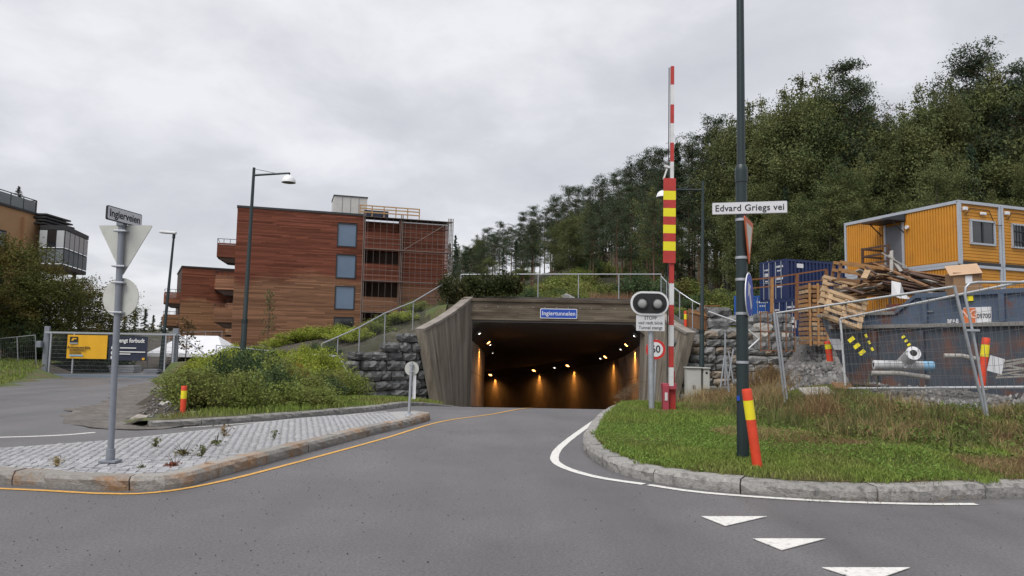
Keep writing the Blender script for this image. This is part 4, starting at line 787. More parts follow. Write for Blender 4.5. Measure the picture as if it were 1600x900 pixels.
for (a, b_), m_, n in (((pl[0], pl[1]), M_GLZL, 3), ((pl[1], pl[2]), M_GLZL, 5)):
    a = Vector((*a, 0)); b_ = Vector((*b_, 0))
    for i in range(n):
        p = a.lerp(b_, (i + .06) / n); q = a.lerp(b_, (i + .94) / n)
        for z0, z1, mm in ((zf + .05, zm - .08, M_GLZ), (zm + .06, zt - .05, M_PANED if (n == 3 and i == 1) else m_)): MB().bar(p + Vector((0, 0, (z0 + z1) / 2)), q + Vector((0, 0, (z0 + z1) / 2)), .03, z1 - z0).build('glass_panel', mm, gb)
        MB().tube(a.lerp(b_, i / n) + Vector((0, 0, zf)), a.lerp(b_, i / n) + Vector((0, 0, zt)), .035, n=6).build('mullion', M_FRAME, gb)
MB().tube((pl[2][0] + .3 - .8, 3.0, 0), (pl[2][0] + .3 - .8, 3.0, zf - .2), .12, n=10).build('balcony_column', M_CONCL, ob)
for k_ in range(4): MB().box((.35, 1.0, zt + .45 + k_ * .22), (1.1 - k_ * .1, 3.6 - k_ * .3, .1)).build('awning_slat', M_ROOFE, ob)
# ---------------------------------------------------------------- railings above the tunnel
def railing(label, pts, h, m=M_GALV, r=.028, mesh=False, extra=()):
    base = Vector(pts[0]); t = thing('guard_railing', label, 'railing', base); P = [Vector(p) - base for p in pts]
    for p in P: MB().tube(p - Vector((0, 0, .15)), p + Vector((0, 0, h)), r * .9, n=8).build('post', m, t, smooth=True)
    for a, b_ in zip(P, P[1:]):
        MB().tube(a + Vector((0, 0, h)), b_ + Vector((0, 0, h)), r, n=8).build('handrail', m, t, smooth=True)
        if mesh:
            mb = MB(); k = int((b_ - a).length / .12)
            for i in range(1, k): q = a.lerp(b_, i / k); mb.tube(q + Vector((0, 0, .1)), q + Vector((0, 0, h)), .004, n=3, cap=False)
            mb.build('wire_mesh', M_MESHW, t, kind='stuff')
    return t
def rp(u, v, Y, h): p = at(u, v, Y); return (p.x, p.y, p.z - h)
railing('long grey railing on top of the tunnel portal', [rp(720, 429, 39.2, 1.3), rp(780, 428.5, 39.2, 1.3), rp(841, 428.5, 39.2, 1.3), rp(904, 428.5, 39.2, 1.3), rp(967, 428.5, 39.2, 1.3), rp(1033, 428.5, 39.2, 1.3)], 1.3)
railing('grey railing stepping down behind the striped barrier', [rp(1033, 428.5, 39.25, 1.3), rp(1042, 438, 37.6, 1.3), rp(1062, 455, 36.6, 1.25), rp(1082, 470, 36.2, 1.2), rp(1096, 480, 36.0, 1.1)], 1.2, mesh=True)
railing('grey handrail climbing the bank beside the left stone wall', [rp(502, 556, 29, .75), rp(528, 531, 30, 1.1), rp(562, 510, 31.2, 1.25), rp(602, 488, 33.8, 1.25), rp(646, 469, 36, 1.3), rp(700, 437, 38.9, 1.3)], 1.22, mesh=True)
railing('low grey rail running behind the shrubs on the bank', [rp(338, 541, 33, .7), rp(398, 544, 32, .8), rp(460, 550, 30, .8), rp(530, 554, 29.2, .8)], .75, r=.02)
railing('short grey rail end beside the shrubs at the wall foot', [rp(504, 558, 28.5, .7), rp(530, 556, 28.6, .8), rp(550, 574, 27.6, 1.2)], .75, r=.022)
# yellow lift boom and red barrel behind the climbing rail
M_YEL = mat('machine_yellow', (.62, .38, .015), .45, .1, 4)
p = at(650, 494, 44); t = thing('lift_boom', 'yellow machine boom lying behind the climbing handrail', 'machine', (p.x, 44, gz(p.x, 44)))
q = [at(649, 489, 44), at(668, 496, 44), at(690, 489, 44)]; base = Vector((p.x, 44, gz(p.x, 44)))
MB().bar(q[0] - base, q[1] - base, .16, .22).build('lower_arm', M_YEL, t, bev=.02); MB().bar(q[1] - base, q[2] - base, .18, .26).build('upper_arm', M_YEL, t, bev=.02)
MB().box(q[1] - base - Vector((0, 0, .35)), (.8, .8, .6)).build('turret', M_YEL, t, bev=.05); MB().box((.7, 0, .25), (1.5, 1.2, .5)).build('chassis', M_FRAME, t, bev=.05)
for s in (.1, 1.3): MB().tube((s, -.65, .3), (s, .65, .3), .3, n=16).build('wheel', M_BLACK, t)
p = at(573, 524, 50); t = thing('traffic_barrel', 'red barrel behind the climbing handrail near the building', 'barrel', (p.x, 50, p.z - .6))
MB().lathe([(0, 0), (.42, 0), (.44, .4), (.40, 1.1), (0, 1.12)], 16).build('drum', M_DELIN, t, smooth=True); MB().lathe([(.45, .55), (.45, .7)], 16).build('band', M_SIGNW, t)
# pale boulders on the bare ground by the side road
M_PALEROCK = mat('pale_rock', (.42, .40, .37), .85, .25, 6, .8, 20)
def boulder(name, label, p, s, m=M_PALEROCK, seed=1, group=None):
    rr = random.Random(seed); bm = bmesh.new(); bmesh.ops.create_icosphere(bm, subdivisions=2, radius=1)
    for v in bm.verts: k = rr.uniform(.78, 1.12); v.co = Vector((v.co.x * s[0] * k, v.co.y * s[1] * k, v.co.z * s[2] * k))
    me = bpy.data.meshes.new(name); bm.to_mesh(me); bm.free(); me.materials.append(m); o = bpy.data.objects.new(name, me); COL.objects.link(o); o.location = p; return tag(o, label, 'rock', group)
p = gp(221, 656, .05); boulder('boulder', 'pale boulder on bare soil left of the orange delineator', (p.x, p.y, .06), (.21, .16, .10), mat('tan_rock', (.30, .27, .24), .85, .3, 6, .8, 20), seed=3); p = gp(258, 634, .1); boulder('boulder', 'smaller white rock at the edge of the shrubs', (p.x, p.y, .12), (.14, .1, .1), seed=4); p = gp(305, 646, .1); boulder('boulder', 'flat grey rock in the grass right of the orange delineator', (p.x, p.y, .08), (.22, .14, .07), M_ROCKL, 5)
# ================================================================ RIGHT SIDE
# stop signal and plate
Y3 = 19.0; b = at(1018.5, 652, Y3); t = thing('tunnel_stop_signal', 'black twin-lamp stop signal with white text plate on a grey post', 'traffic signal', b); L = lambda p: Vector(p) - b; px = Y3 / FPX
MB().path([(0, 0, -.1), L(at(1016, 470, Y3))], .075, 14).build('pole', M_GALV, t, smooth=True); MB().box((0, 0, .03), (.34, .3, .04)).build('base_plate', M_GALV, t, bev=.01)
for s in (-.12, .12): MB().tube((s, -.1, .03), (s, -.1, .07), .02, n=6).build('bolt', M_GALVD, t)
cc = L(at(1013.5, 474.5, Y3)) + Vector((0, -.12, 0)); M = T(*cc) @ RX; W_, H_ = 59 * px, 37 * px
MB().prism(rrect(W_, H_, H_ / 2 - .01, 10), -.02, .03, M=M).build('white_border', M_SIGNW, t); bb = MB().prism(rrect(W_ - .1, H_ - .1, H_ / 2 - .06, 10), .03, .045, M=M).build('black_board', M_BLACK, t)
M_LENSG = mat('signal_lens', (.33, .34, .33), .25, .1, 8)
for s in (-1, 1):
    hd = MB().lathe([(.14, .0), (.15, .05), (.13, .05)], 20, M=M @ T(s * .197, 0, .045)).build('lens_ring', M_BLACK, t); MB().lathe([(0, .035), (.07, .03), (.118, .012), (.13, 0)], 20, M=M @ T(s * .197, 0, .05)).build('lens', M_LENSG, hd, smooth=True)
cp = L(at(1015, 505, Y3)) + Vector((0, -.11, 0)); M = T(*cp) @ RX; pl = MB().prism(rrect(44 * px, 24.5 * px, .02), -.02, .012, M=M).build('text_plate', M_SIGNW, t)
MB().prism(rrect(44 * px - .02, 24.5 * px - .02, .015), .012, .0135, M=M).build('plate_face', mat('plate_pale', (.60, .60, .62), .5, .04, 4), pl)
for i, s in enumerate(('STOPP', 'ved rødt blink', 'Tunnel stengt')): txt(pl, s, .118, M @ T(0, .122 - .122 * i, .0155), M_BLACK, ext=.001, bold=.001, sx=.93)
for dz in (.0, -.35): MB().box(cc + Vector((0, .09, dz)), (.2, .12, .04)).build('clamp', M_GALV, t)
# speed limit sign
Y4 = 27.5; b = at(1021, 640, Y4); t = thing('speed_limit_sign', 'round speed limit sign with red ring half hidden behind the signal post', 'road sign', b); L = lambda p: Vector(p) - b
MB().path([(0, 0, -.5), L(at(1026, 530, Y4))], .035, 10).build('pole', M_GALV, t, smooth=True); cc = L(at(1024, 546, Y4)) + Vector((0, -.06, 0)); M = T(*cc) @ RX; r = 15.3 / FPX * Y4
MB().prism(circ(r, 36), -.01, .005, M=M).build('red_disc', M_RED, t); MB().prism(circ(r * .74, 36), .005, .008, M=M).build('white_disc', M_SIGNW, t); txt(t, '60', r * 1.05, M @ T(0, 0, .010), M_BLACK, bold=.008, ext=.001, sx=.92)
MB().box(cc + Vector((.03, .04, 0)), (.12, .08, .03)).build('clamp', M_GALV, t)
# raised barrier
Y5 = 19.2; px = Y5 / FPX; b = at(1045, 652, Y5); t = thing('tunnel_barrier', 'raised red and white barrier boom with yellow striped panel', 'barrier', b); L = lambda p: Vector(p) - b
M_PINK = mat('faded_red_paint', (.36, .05, .075), .55, .15, 4); M_RED2 = mat('barrier_red', (.42, .032, .026), .55, .16, 4, col2=(.25, .04, .035), c2s=7, c2lo=.56, c2hi=.78); M_BWH = mat('barrier_white', (.62, .62, .62), .55, .08, 4, col2=(.40, .39, .37), c2s=7, c2lo=.56, c2hi=.8); M_BYE = mat('barrier_yellow', (.74, .66, .01), .45, .05, 5)
p0 = L(at(1039.5, 650, Y5)); p1 = L(at(1050, 648, Y5 + .15))
MB().box(p0 + Vector((0, 0, .36)), (.15, .22, .86)).build('cabinet_post', M_PINK, t, bev=.01); MB().box(p1 + Vector((0, 0, .36)), (.15, .22, .86)).build('cabinet_post', M_RED2, t, bev=.01)
MB().box((p0 + p1) / 2 + Vector((0, 0, .74)), (.36, .26, .16)).build('drive_head', M_PINK, t, bev=.015); MB().box(p0 + Vector((0, -.115, .5)), (.07, .012, .2)).build('label_plate', M_BWH, t); MB().box(p1 + Vector((0, -.02, .95)), (.11, .16, .35)).build('boom_clamp', M_RED2, t, bev=.01); MB().box((p0 + p1) / 2 + Vector((0, 0, -.05)), (.42, .34, .06)).build('base_plate', M_GALVD, t)
bl = at(1048.3, 603, Y5); bt = at(1050.5, 104, Y5); f = lambda v: L(bl.lerp(bt, (603 - v) / 499.0))
cuts = [(590, 603, 'w'), (575, 590, 'w'), (543, 575, 'r'), (511, 543, 'w'), (480, 511, 'r'), (447, 480, 'w'), (416, 447, 'r'), (284, 416, 'w'), (257, 284, 'w'), (227, 257, 'r'), (196, 227, 'w'), (166, 196, 'r'), (134, 166, 'w'), (104, 134, 'r')]
for v0, v1, c_ in cuts: s = .115 if v0 > 400 else .088; MB().bar(f(v1), f(v0) - (f(v0) - f(v1)).normalized() * .002, s, s).build('boom_segment', M_RED2 if c_ == 'r' else M_BWH, t)
off = Vector((-.105, -.03, 0)); MB().bar(f(603) + off, f(416) + off, .022, .03).build('boom_shade_strip', M_BLACK, t); MB().bar(f(284) + Vector((-.085, 0, 0)), f(106) + Vector((-.085, 0, 0)), .02, .03).build('boom_shade_strip', M_BLACK, t)  # black strips put in for the shaded left side of the boom
ys_ = [284, 304, 318, 331, 344, 357, 370, 383, 397, 416]; po = Vector((-.075, -.085, 0))
for i in range(9): MB().bar(f(ys_[i + 1]) + po, f(ys_[i]) + po, .32, .03, up=(0, 1, 0)).build('panel_stripe', M_RED2 if i % 2 == 0 else M_BYE, t)
MB().bar(f(268) + Vector((-.13, 0, 0)), f(285) + Vector((-.22, 0, 0)), .04).build('counter_strut', M_BWH, t); MB().bar(f(266) + Vector((-.05, 0, 0)), f(266) + Vector((-.2, 0, .05)), .06).build('counter_strut', M_BWH, t)
# cabinets
M_CAB = mat('cabinet_grey', (.44, .44, .41), .6, .08, 3)
YC = 30.0
for (u0, u1, v0, v1, lb) in ((1073, 1096, 575, 627, 'larger pale grey electrical cabinet right of the barrier base'), (1099, 1109, 576, 609, 'narrow pale grey cabinet right of the thin lamp post')):
    a = at(u0, v0, YC); c_ = at(u1, v1, YC); w = c_.x - a.x; h = a.z - c_.z; t = thing('electrical_cabinet', lb, 'cabinet', ((a.x + c_.x) / 2, YC, c_.z)); MB().box((0, .2, h / 2), (w, .4, h)).build('housing', M_CAB, t, bev=.015); MB().box((0, .18, h + .02), (w + .06, .48, .05)).build('lid', M_CAB, t, bev=.01)
    MB().box((0, -.012, h * .48), (w * .9, .02, h * .86)).build('door', M_CAB, t); MB().box((0, .2, -.3), (w * .9, .36, .6)).build('plinth', M_CONCL, t)
    if u0 < 1080:
        for s in (-.04, .03): MB().box((s, -.026, h * .42), (.028, .012, .17)).build('vent_slot', M_BLACK, t)
    else: MB().tube((0, -.03, h * .8), (0, -.02, h * .8), .05, n=12).build('lock', M_BLACK, t)
# near lamp post with street name and edge-on signs
Y6 = gp(1161, 707, .28).y; b = at(1161, 707, Y6); t = thing('street_lamp', 'thick dark green lamp post carrying street name and edge-on signs', 'street lamp', b); L = lambda p: Vector(p) - b; fz = lambda v: L(at(1161 - (707 - v) * .0065, v, Y6))
MB().path([fz(760), fz(420)], [.078, .074], 18).build('lower_pole', M_BLACKGREEN, t, smooth=True); MB().path([fz(420), fz(276)], [.073, .072], 18).build('middle_pole', M_BLACKGREEN, t, smooth=True); MB().path([fz(285), fz(268), fz(262), fz(258)], [.08, .082, .078, .06], 18).build('collar', M_BLACKGREEN, t, smooth=True)
top = fz(-240); MB().path([fz(262), top], [.054, .044], 18).build('upper_pole', M_BLACKGREEN, t, smooth=True); MB().path([top - Vector((0, 0, .35)), top + Vector((-1.6, 0, -.25))], [.03, .025], 10).build('arm', M_BLACKGREEN, t, smooth=True)
dm = MB().lathe([(0, .26), (.15, .23), (.24, .1), (.27, -.03), (.25, -.03)], 24, M=T(*(top + Vector((-1.6, 0, -.55))))).build('dome_shade', M_DOME, t, smooth=True); MB().lathe([(.25, -.02), (0, .0)], 24, M=T(*(top + Vector((-1.6, 0, -.55))))).build('lens', M_LENS, dm)
for v in (344, 403, 437, 490, 566): MB().path([fz(v + 2), fz(v - 2)], [.082, .082], 18).build('clamp_band', M_GALV, t, smooth=True)
MB().box(fz(622) + Vector((-.07, -.045, 0)), (.03, .03, .06)).build('number_tag', M_BLUE, t)
yw = -.24; M = T(*(L(at(1167, 327, Y6)) + Vector((0, -.10, 0)))) @ RZ(yw) @ RX; w = 109 / FPX * Y6 / math.cos(yw); pl = MB().prism(rrect(w, .155, .012), -.02, .004, M=M).build('street_name_plate', mat('plate_rim', (.45, .45, .47), .5), t)
MB().prism(rrect(w - .012, .143, .01), .004, .0055, M=M).build('plate_face', mat('plate_pale', (.60, .60, .62)), pl); txt(pl, 'Edvard Griegs vei', .118, M @ T(0, -.002, .0075), M_BLACK, ext=.001, bold=.0015, sx=.97, spacing=1.05)
yb = 1.10
M = T(*(fz(372) + Vector((.085, -.03, 0)))) @ RZ(yb) @ RX; tr_ = round_poly([(.34, .24), (-.34, .24), (0, -.36)][::-1] if False else [(-.34, .24), (0, -.36), (.34, .24)], .05)
wp = MB().prism(tr_, -.008, .004, M=M).build('give_way_sign', mat('sign_orange_red', (.62, .12, .03), .45), t); MB().prism([(x * .66, y * .66 + .01) for x, y in tr_], .004, .007, M=M).build('sign_face', mat('sign_cream', (.62, .57, .50), .5), wp)
M = T(*(fz(461) + Vector((.085, -.03, 0)))) @ RZ(yb) @ RX; br_ = MB().prism(circ(.29, 36), -.008, .004, M=M).build('blue_round_sign', M_SIGNW, t); MB().prism(circ(.275, 36), .004, .007, M=M).build('sign_face', M_BLUE, br_)
MB().prism([(-.045, -.2), (.045, -.2), (.045, .05), (.13, .05), (0, .2), (-.13, .05), (-.045, .05)], .007, .009, M=M @ Matrix.Rotation(.6, 4, 'Z')).build('arrow', M_SIGNW, br_)
# delineators on this side
b = gp(1184, 733, .17); b.z = gz(b.x, b.y) - .01; delineator(b, at(1166.5, 608, b.y - .02), 'leaning orange delineator post in front of the thick green lamp post', r=.058)
p = at(1071, 512, 36.5); delineator((p.x, p.y, p.z - .25), at(1071, 486, 36.5), 'short orange delineator post on top of the right wing wall', r=.075)
b = at(1533, 606, 15.2); delineator((b.x, b.y, b.z), at(1541, 528, 15.2), 'orange delineator post with a paper sheet beside the rusty skip', r=.075)
t = thing('paper_sheet', 'white paper sheet hanging beside the orange delineator', 'paper', at(1556, 570, 15.1)); MB().box((0, 0, 0), (.3, .006, .32), Matrix.Rotation(.25, 4, 'Y')).build('sheet', M_SIGNW, t)
p = at(1297, 560, 21.5); delineator((p.x, p.y, p.z - .1), at(1293, 533, 21.5), 'short orange delineator leaning at the left end of the skip', r=.09)

# ---------------------------------------------------------------- site fences
M_WFR = mat('white_fence_frame', (.58, .59, .61), .4, .08, 5, metal=.3)
def fpt(u, v, Y): return at(u, v, Y)
def frame_panel(label, c00, c10, c11, c01, posts_m, rail_m, nx_, nz_, r=.021, bottom=True):
    """panel whose four corners are given (foot left, foot right, top right, top left)"""
    a, b_, c_, d_ = map(Vector, (c00, c10, c11, c01)); t = thing('temporary_fence', label, 'fence', a); o = a; f = lambda s, q: (a.lerp(b_, s)).lerp(d_.lerp(c_, s), q) - o
    MB().tube(f(0, -.05), f(0, 1), r, n=10).build('post', posts_m, t, smooth=True); MB().tube(f(1, -.05), f(1, 1), r, n=10).build('post', posts_m, t, smooth=True); MB().tube(f(0, .99), f(1, .99), r * .9, n=8).build('top_rail', rail_m, t, smooth=True)
    if bottom: MB().tube(f(0, .06), f(1, .06), r * .9, n=8).build('bottom_rail', rail_m, t, smooth=True)
    mb = MB(); rr = random.Random(nx_)
    for i in range(1, nx_): s = i / nx_; mb.path([f(s, .06), f(s + rr.uniform(-.004, .004), .5), f(s, .99)], .0035, 3, cap=False)
    for i in range(1, nz_): q = .06 + .93 * i / nz_; mb.tube(f(0, q), f(1, q), .004, n=3, cap=False)
    mb.build('wire_mesh', M_MESHW, t, kind='stuff'); return t
frame_panel('long mesh fence panel rising to the leaning posts before the skip', at(1229, 617, 17.2), at(1537, 640, 12.2), at(1491, 446, 12.2), at(1213, 488, 17.2), M_GALV, M_WFR, 34, 9, .025, bottom=False)
frame_panel('white framed mesh fence panel across the front of the skip', at(1322, 614, 19.2), at(1668, 616, 13.2), at(1650, 428, 13.2), at(1313, 497, 19.2), M_WFR, M_WFR, 40, 9, .03)
t = thing('temporary_fence', 'fence panel with rounded grey tube corner at the right edge', 'fence', at(1543, 642, 12.0)); o = at(1543, 642, 12.0)
MB().path([at(1543, 650, 12) - o, at(1524, 540, 12) - o, at(1508, 462, 12) - o, at(1509, 449, 12) - o, at(1515, 443, 12) - o, at(1527, 441, 12) - o, at(1760, 441, 11.6) - o], .022, 10).build('tube_frame', M_GALV, t, smooth=True)
mb = MB()
for i in range(1, 16): mb.tube(at(1530 + i * 14, 622, 11.9) - o, at(1516 + i * 14, 443, 11.9) - o, .0033, n=3, cap=False)
mb.build('wire_mesh', M_MESHW, t, kind='stuff'); MB().box(at(1519, 516, 11.95) - o, (.22, .05, .035)).build('coupler', M_GALV, t)
for (u0, v0, u1, v1, Y, lb) in ((1226, 618, 1209, 487, 17.4, 'thin grey fence tube leaning left of the stone cages'), (1139, 605, 1132, 545, 24, 'short bent grey tube in the weeds by the stone wall')):
    o = at(u0, v0, Y); t = tag(MB().path([Vector((0, 0, -.15)), at(u1, v1, Y) - o], .026, 10).build('fence_tube', M_GALV, smooth=True), lb, 'tube'); t.location = o
# crossed galvanised fence feet and frames beside the green lamp post
t = thing('folded_fence', 'folded grey metal fence frames standing left of the green lamp post', 'fence', at(1135, 600, 26)); o = at(1135, 600, 26)
for (a, c_) in (((1137, 600), (1146, 545)), ((1146, 598), (1138, 548)), ((1126, 604), (1133, 550)), ((1133, 520), (1133, 602)), ((1152, 600), (1152, 500))): MB().tube(at(*a, 26) - o, at(*c_, 26) - o, .03, n=8).build('tube', M_GALV, t)
for (a, c_) in (((1107, 487), (1152, 503)), ((1168, 515), (1186, 530)), ((1186, 530), (1166, 548))): MB().tube(at(*a, 25.5) - o, at(*c_, 25.5) - o, .03, n=8).build('rail', M_WFR, t)
# ---------------------------------------------------------------- open skip
M_SKIP = mat('skip_blue_grey', (.068, .095, .145), .55, .2, 2.5, .25, 20, col2=(.15, .055, .025), c2s=1.6, c2lo=.57, c2hi=.70); M_SKIPL = mat('skip_lower', (.055, .066, .085), .6, .2, 2.5, .25, 20, col2=(.16, .06, .03), c2s=1.3, c2lo=.50, c2hi=.68); M_SKIPIN = mat('skip_inside_red', (.19, .045, .03), .6, .2, 2, .2, 18, col2=(.09, .04, .03), c2s=2, c2lo=.5, c2hi=.65)
SA = at(1318, 560, 21.4); SB = at(1640, 560, 17.0); dS = Vector((SB.x - SA.x, SB.y - SA.y, 0)); LS = dS.length; ys = math.atan2(dS.y, dS.x); nS = Vector((dS.y, -dS.x, 0)).normalized(); S0 = Vector((SA.x, SA.y, 0)); zS = gz((SA.x + SB.x) / 2, 19) - .1
sk = thing('waste_skip', 'long blue-grey rusty waste skip heaped with timber behind the fences', 'skip', (SA.x, SA.y, zS), ys)
def fs_(u, v): p = on_plane(u, v, S0, nS); return ((p - S0).dot(dS) / LS, p.z - zS)
P = [fs_(1318, 498), fs_(1345, 468), fs_(1400, 489), fs_(1432, 463), fs_(1640, 455)]; rib = fs_(1450, 509)[1]; x1, zlo = P[2][0], fs_(1350, 491)[1]; zhi = P[3][1]; DS = 2.4
side = [(0.25, 0), (LS, 0), (LS, rib), (.0, rib)]; MB().prism(side, 0, .06, M=T(0, .06, 0) @ RX).build('lower_side', M_SKIPL, sk)
up = [(0, rib + .004), (LS, rib + .004), (LS, zhi), (P[3][0], zhi), (x1, zlo), (.05, zlo)]; MB().prism(up, 0, .05, M=T(0, .03, 0) @ RX).build('upper_side', M_SKIP, sk)
MB().prism([(.0, 0), (LS, 0), (LS, zhi), (-.1, zhi)], 0, .05, M=T(0, DS, 0) @ RX).build('rear_side', M_SKIPIN, sk); MB().box((LS / 2, DS / 2, .15), (LS - .4, DS - .1, .08)).build('floor', M_SKIPL, sk); MB().box((LS, DS / 2, zhi / 2), (.06, DS, zhi)).build('end_wall', M_SKIP, sk)
mb = MB(); mb.add([(.25, .0, 0), (-.75, .0, zlo), (-.75, DS, zlo), (.25, DS, 0), (.31, .0, 0), (-.69, .0, zlo), (-.69, DS, zlo), (.31, DS, 0)], [(0, 1, 2, 3), (7, 6, 5, 4), (1, 5, 6, 2), (0, 4, 5, 1), (3, 2, 6, 7)]); mb.build('sloping_end', M_SKIPL, sk)
mb = MB(); mb.add([(-.75, -.01, zlo), (.05, -.01, zlo), (.05, -.01, rib), (.25, -.01, 0), (-.75, .04, zlo), (.05, .04, zlo), (.05, .04, rib), (.25, .04, 0)], [(0, 3, 2, 1), (4, 5, 6, 7), (0, 4, 7, 3)]); mb.build('end_cheek', M_SKIPL, sk)
MB().bar((-.8, -.03, zlo), (x1, -.03, zlo), .1, .09).build('low_rim', mat('skip_rim', (.20, .19, .18), .6, .2, 5), sk, bev=.01); MB().bar((x1, -.03, zlo), (P[3][0], -.03, zhi), .1, .09).build('sloping_rim', M_SKIP, sk); MB().bar((P[3][0], -.03, zhi), (LS, -.03, zhi), .12, .12).build('top_rim', M_SKIP, sk, bev=.01)
MB().bar((-.4, -.05, rib), (LS, -.05, rib), .1, .1).build('mid_rib', mat('skip_rim', (.2, .19, .18)), sk, bev=.01)
for x in (P[3][0] + .25, P[3][0] + 2.1, P[3][0] + 3.6): MB().box((x, -.06, (rib + zhi) / 2), (.12, .08, zhi - rib - .12)).build('stiffener', M_SKIP, sk)
for x in (1.0, 2.3, 3.6, 4.9): MB().box((x, -.05, rib / 2 - .05), (.13, .09, rib - .15)).build('stiffener', M_SKIPL, sk)
pa = fs_(1507, 481); pb = fs_(1551, 508); pl = MB().box(((pa[0] + pb[0]) / 2, -.04, (pa[1] + pb[1]) / 2), (pb[0] - pa[0], .02, pa[1] - pb[1])).build('number_plate', M_SIGNW, sk); MB().box((pa[0] + .22 * (pb[0] - pa[0]), -.053, (pa[1] + pb[1]) / 2), ((pb[0] - pa[0]) * .42, .006, (pa[1] - pb[1]) * .94)).build('orange_field', mat('plate_orange', (.62, .16, .05), .5), pl)
txt(pl, '09700', .16, T(pa[0] + .74 * (pb[0] - pa[0]), -.058, (pa[1] + pb[1]) / 2) @ RX, M_BLACK, sx=.8); txt(pl, 'NG', .3, T(pa[0] + .22 * (pb[0] - pa[0]), -.058, (pa[1] + pb[1]) / 2 + .05) @ RX, mat('plate_pink', (.75, .5, .42), .5), bold=.004, sx=.85)
q = fs_(1490, 502); txt(sk, 'BFAB', .13, T(q[0], -.03, q[1]) @ RX, M_SIGNW, bold=.004); q = fs_(1518, 466); MB().box((q[0], -.06, q[1]), (.14, .02, .14)).build('warning_sticker', M_YELREF, sk)
for (u, v) in ((1452, 487), (1455, 466)): q = fs_(u, v); MB().bar((q[0] - .12, -.04, q[1]), (q[0] + .12, -.04, q[1]), .03).build('lashing_hook', M_GALVD, sk)
# hazard tape scraps and a notice on the sloping end
for (u0, v0, u1, v1, w, m, lb) in ((1328, 528, 1349, 553, .17, M_YELREF, 'wide'), (1352, 522, 1364, 548, .06, M_YELREF, 'narrow'), (1410, 525, 1421, 540, .09, M_YELREF, 'short')):
    a = at(u0, v0, 18.6); c_ = at(u1, v1, 18.55); t = thing('hazard_tape', lb + ' yellow and black hazard tape scrap hanging on the fence', 'tape', c_); dd = a - c_; n = 5
    for i in range(n): MB().bar(dd * (i / n), dd * ((i + .96) / n), w, .01, up=(0, 1, 0)).build('stripe', m if i % 2 == 0 else M_BLACK, t)
t = thing('notice_plate', 'grey notice plate on the dark end of the skip', 'plate', at(1306, 538, 20.6)); MB().prism([(-.2, .15), (.1, .15), (.22, -.15), (-.05, -.15)], 0, .015, M=RX).build('plate', mat('plate_rim', (.45, .45, .47)), t)
# ---------------------------------------------------------------- timber heap: pallets, frames, planks, board, carton
M_PLK = [mat('plank_pale', (.42, .29, .17), .85, .25, 5, .3, 40), mat('plank_brown', (.22, .115, .055), .85, .25, 5, .3, 40), mat('plank_dark', (.075, .042, .03), .85, .3, 5, .3, 40), mat('plank_grey', (.30, .285, .26), .85, .2, 5, .3, 40), mat('plank_orange', (.36, .19, .075), .85, .2, 5, .3, 40)]
def pallet(label, c, rot, w=1.2, d=.8, m=0, n=5):
    t = thing('wooden_pallet', label, 'pallet', c); t.rotation_euler = rot
    for i in range(n): MB().box((0, -d / 2 + .06 + i * (d - .12) / (n - 1), .13), (w, .10, .022)).build('deck_board', M_PLK[m], t)
    for i in (-1, 0, 1):
        MB().box((i * (w / 2 - .07), 0, .108), (.12, d, .02)).build('cross_board', M_PLK[m], t)
        for j in (-1, 0, 1): MB().box((i * (w / 2 - .07), j * (d / 2 - .06), .055), (.12, .1, .085)).build('block', M_PLK[m], t)
    for j in (-1, 0, 1): MB().box((0, j * (d / 2 - .06), .005), (w, .1, .02)).build('bottom_board', M_PLK[m], t)
    return t
pallet('pale pallet hanging over the left end of the skip', at(1318, 486, 20.5), (1.15, .35, -.2), 1.05, .9); pallet('pale tilted pallet under the open crate at the skip left end', at(1316, 462, 21.6), (1.35, .25, -.1), 1.3, .9)
t = thing('timber_crate_frame', 'open brown timber crate frame on top of the heap', 'crate', at(1347, 442, 21.3)); t.rotation_euler = (.1, .16, -.15)
for z in (0, .26, .48): 
    for y in (-.35, .35): MB().box((0, y, z), (1.55, .05, .085)).build('rail', M_PLK[4 if z else 1], t)
for x in (-.74, 0, .74):
    for y in (-.35, .35): MB().box((x, y + .04, .24), (.08, .04, .56)).build('upright', M_PLK[1], t)
    MB().box((x, 0, -.03), (.08, .7, .04)).build('cross_piece', M_PLK[1], t)
rr = random.Random(77); nplk = 0
def plank(u0, v0, u1, v1, Y0_, Y1_, w, h, m, lb, g='planks heaped in the skip'):
    a = at(u0, v0, Y0_); c_ = at(u1, v1, Y1_); o = tag(MB().bar(Vector((0, 0, 0)), c_ - a, w, h, roll=rr.uniform(-.5, .5)).build('plank', M_PLK[m]), lb, 'plank', g); o.location = a; return o
for i in range(44):
    s = i / 43; plank(1375 + rr.uniform(0, 60), 425 + rr.uniform(0, 25) + s * 14, 1465 + rr.uniform(-10, 75), 452 + rr.uniform(-4, 14), 20.4 + rr.uniform(0, 1), 19.3 + rr.uniform(0, .8), rr.uniform(.08, .16), .03, rr.choice([1, 2, 2, 2, 2, 3]), 'dark weathered plank in the sloping heap on the skip')
for i in range(16): plank(1288 + rr.uniform(0, 40), 450 + rr.uniform(0, 22), 1365 + rr.uniform(0, 40), 444 + rr.uniform(0, 14), 21.8, 21.0 + rr.uniform(-.3, .3), .1, .03, rr.choice([0, 1, 3, 4]), 'short mixed board lying among the pallets on the skip')
for (a, c_) in (((1378, 395), (1418, 418)), ((1390, 398), (1408, 424)), ((1393, 392), (1393, 425))): plank(*a, *c_, 21, 20.6, .09, .03, 3, 'pale grey board standing up out of the timber heap')
for i in range(7): plank(1290 + i * 3, 490 - i * 5, 1306 + i * 4, 515 - i * 3, 21.2, 21.0, .14, .03, rr.choice([1, 2]), 'brown board leaning at the left end of the heap')
MB().box((0, 0, 0), (1, 1, 1))
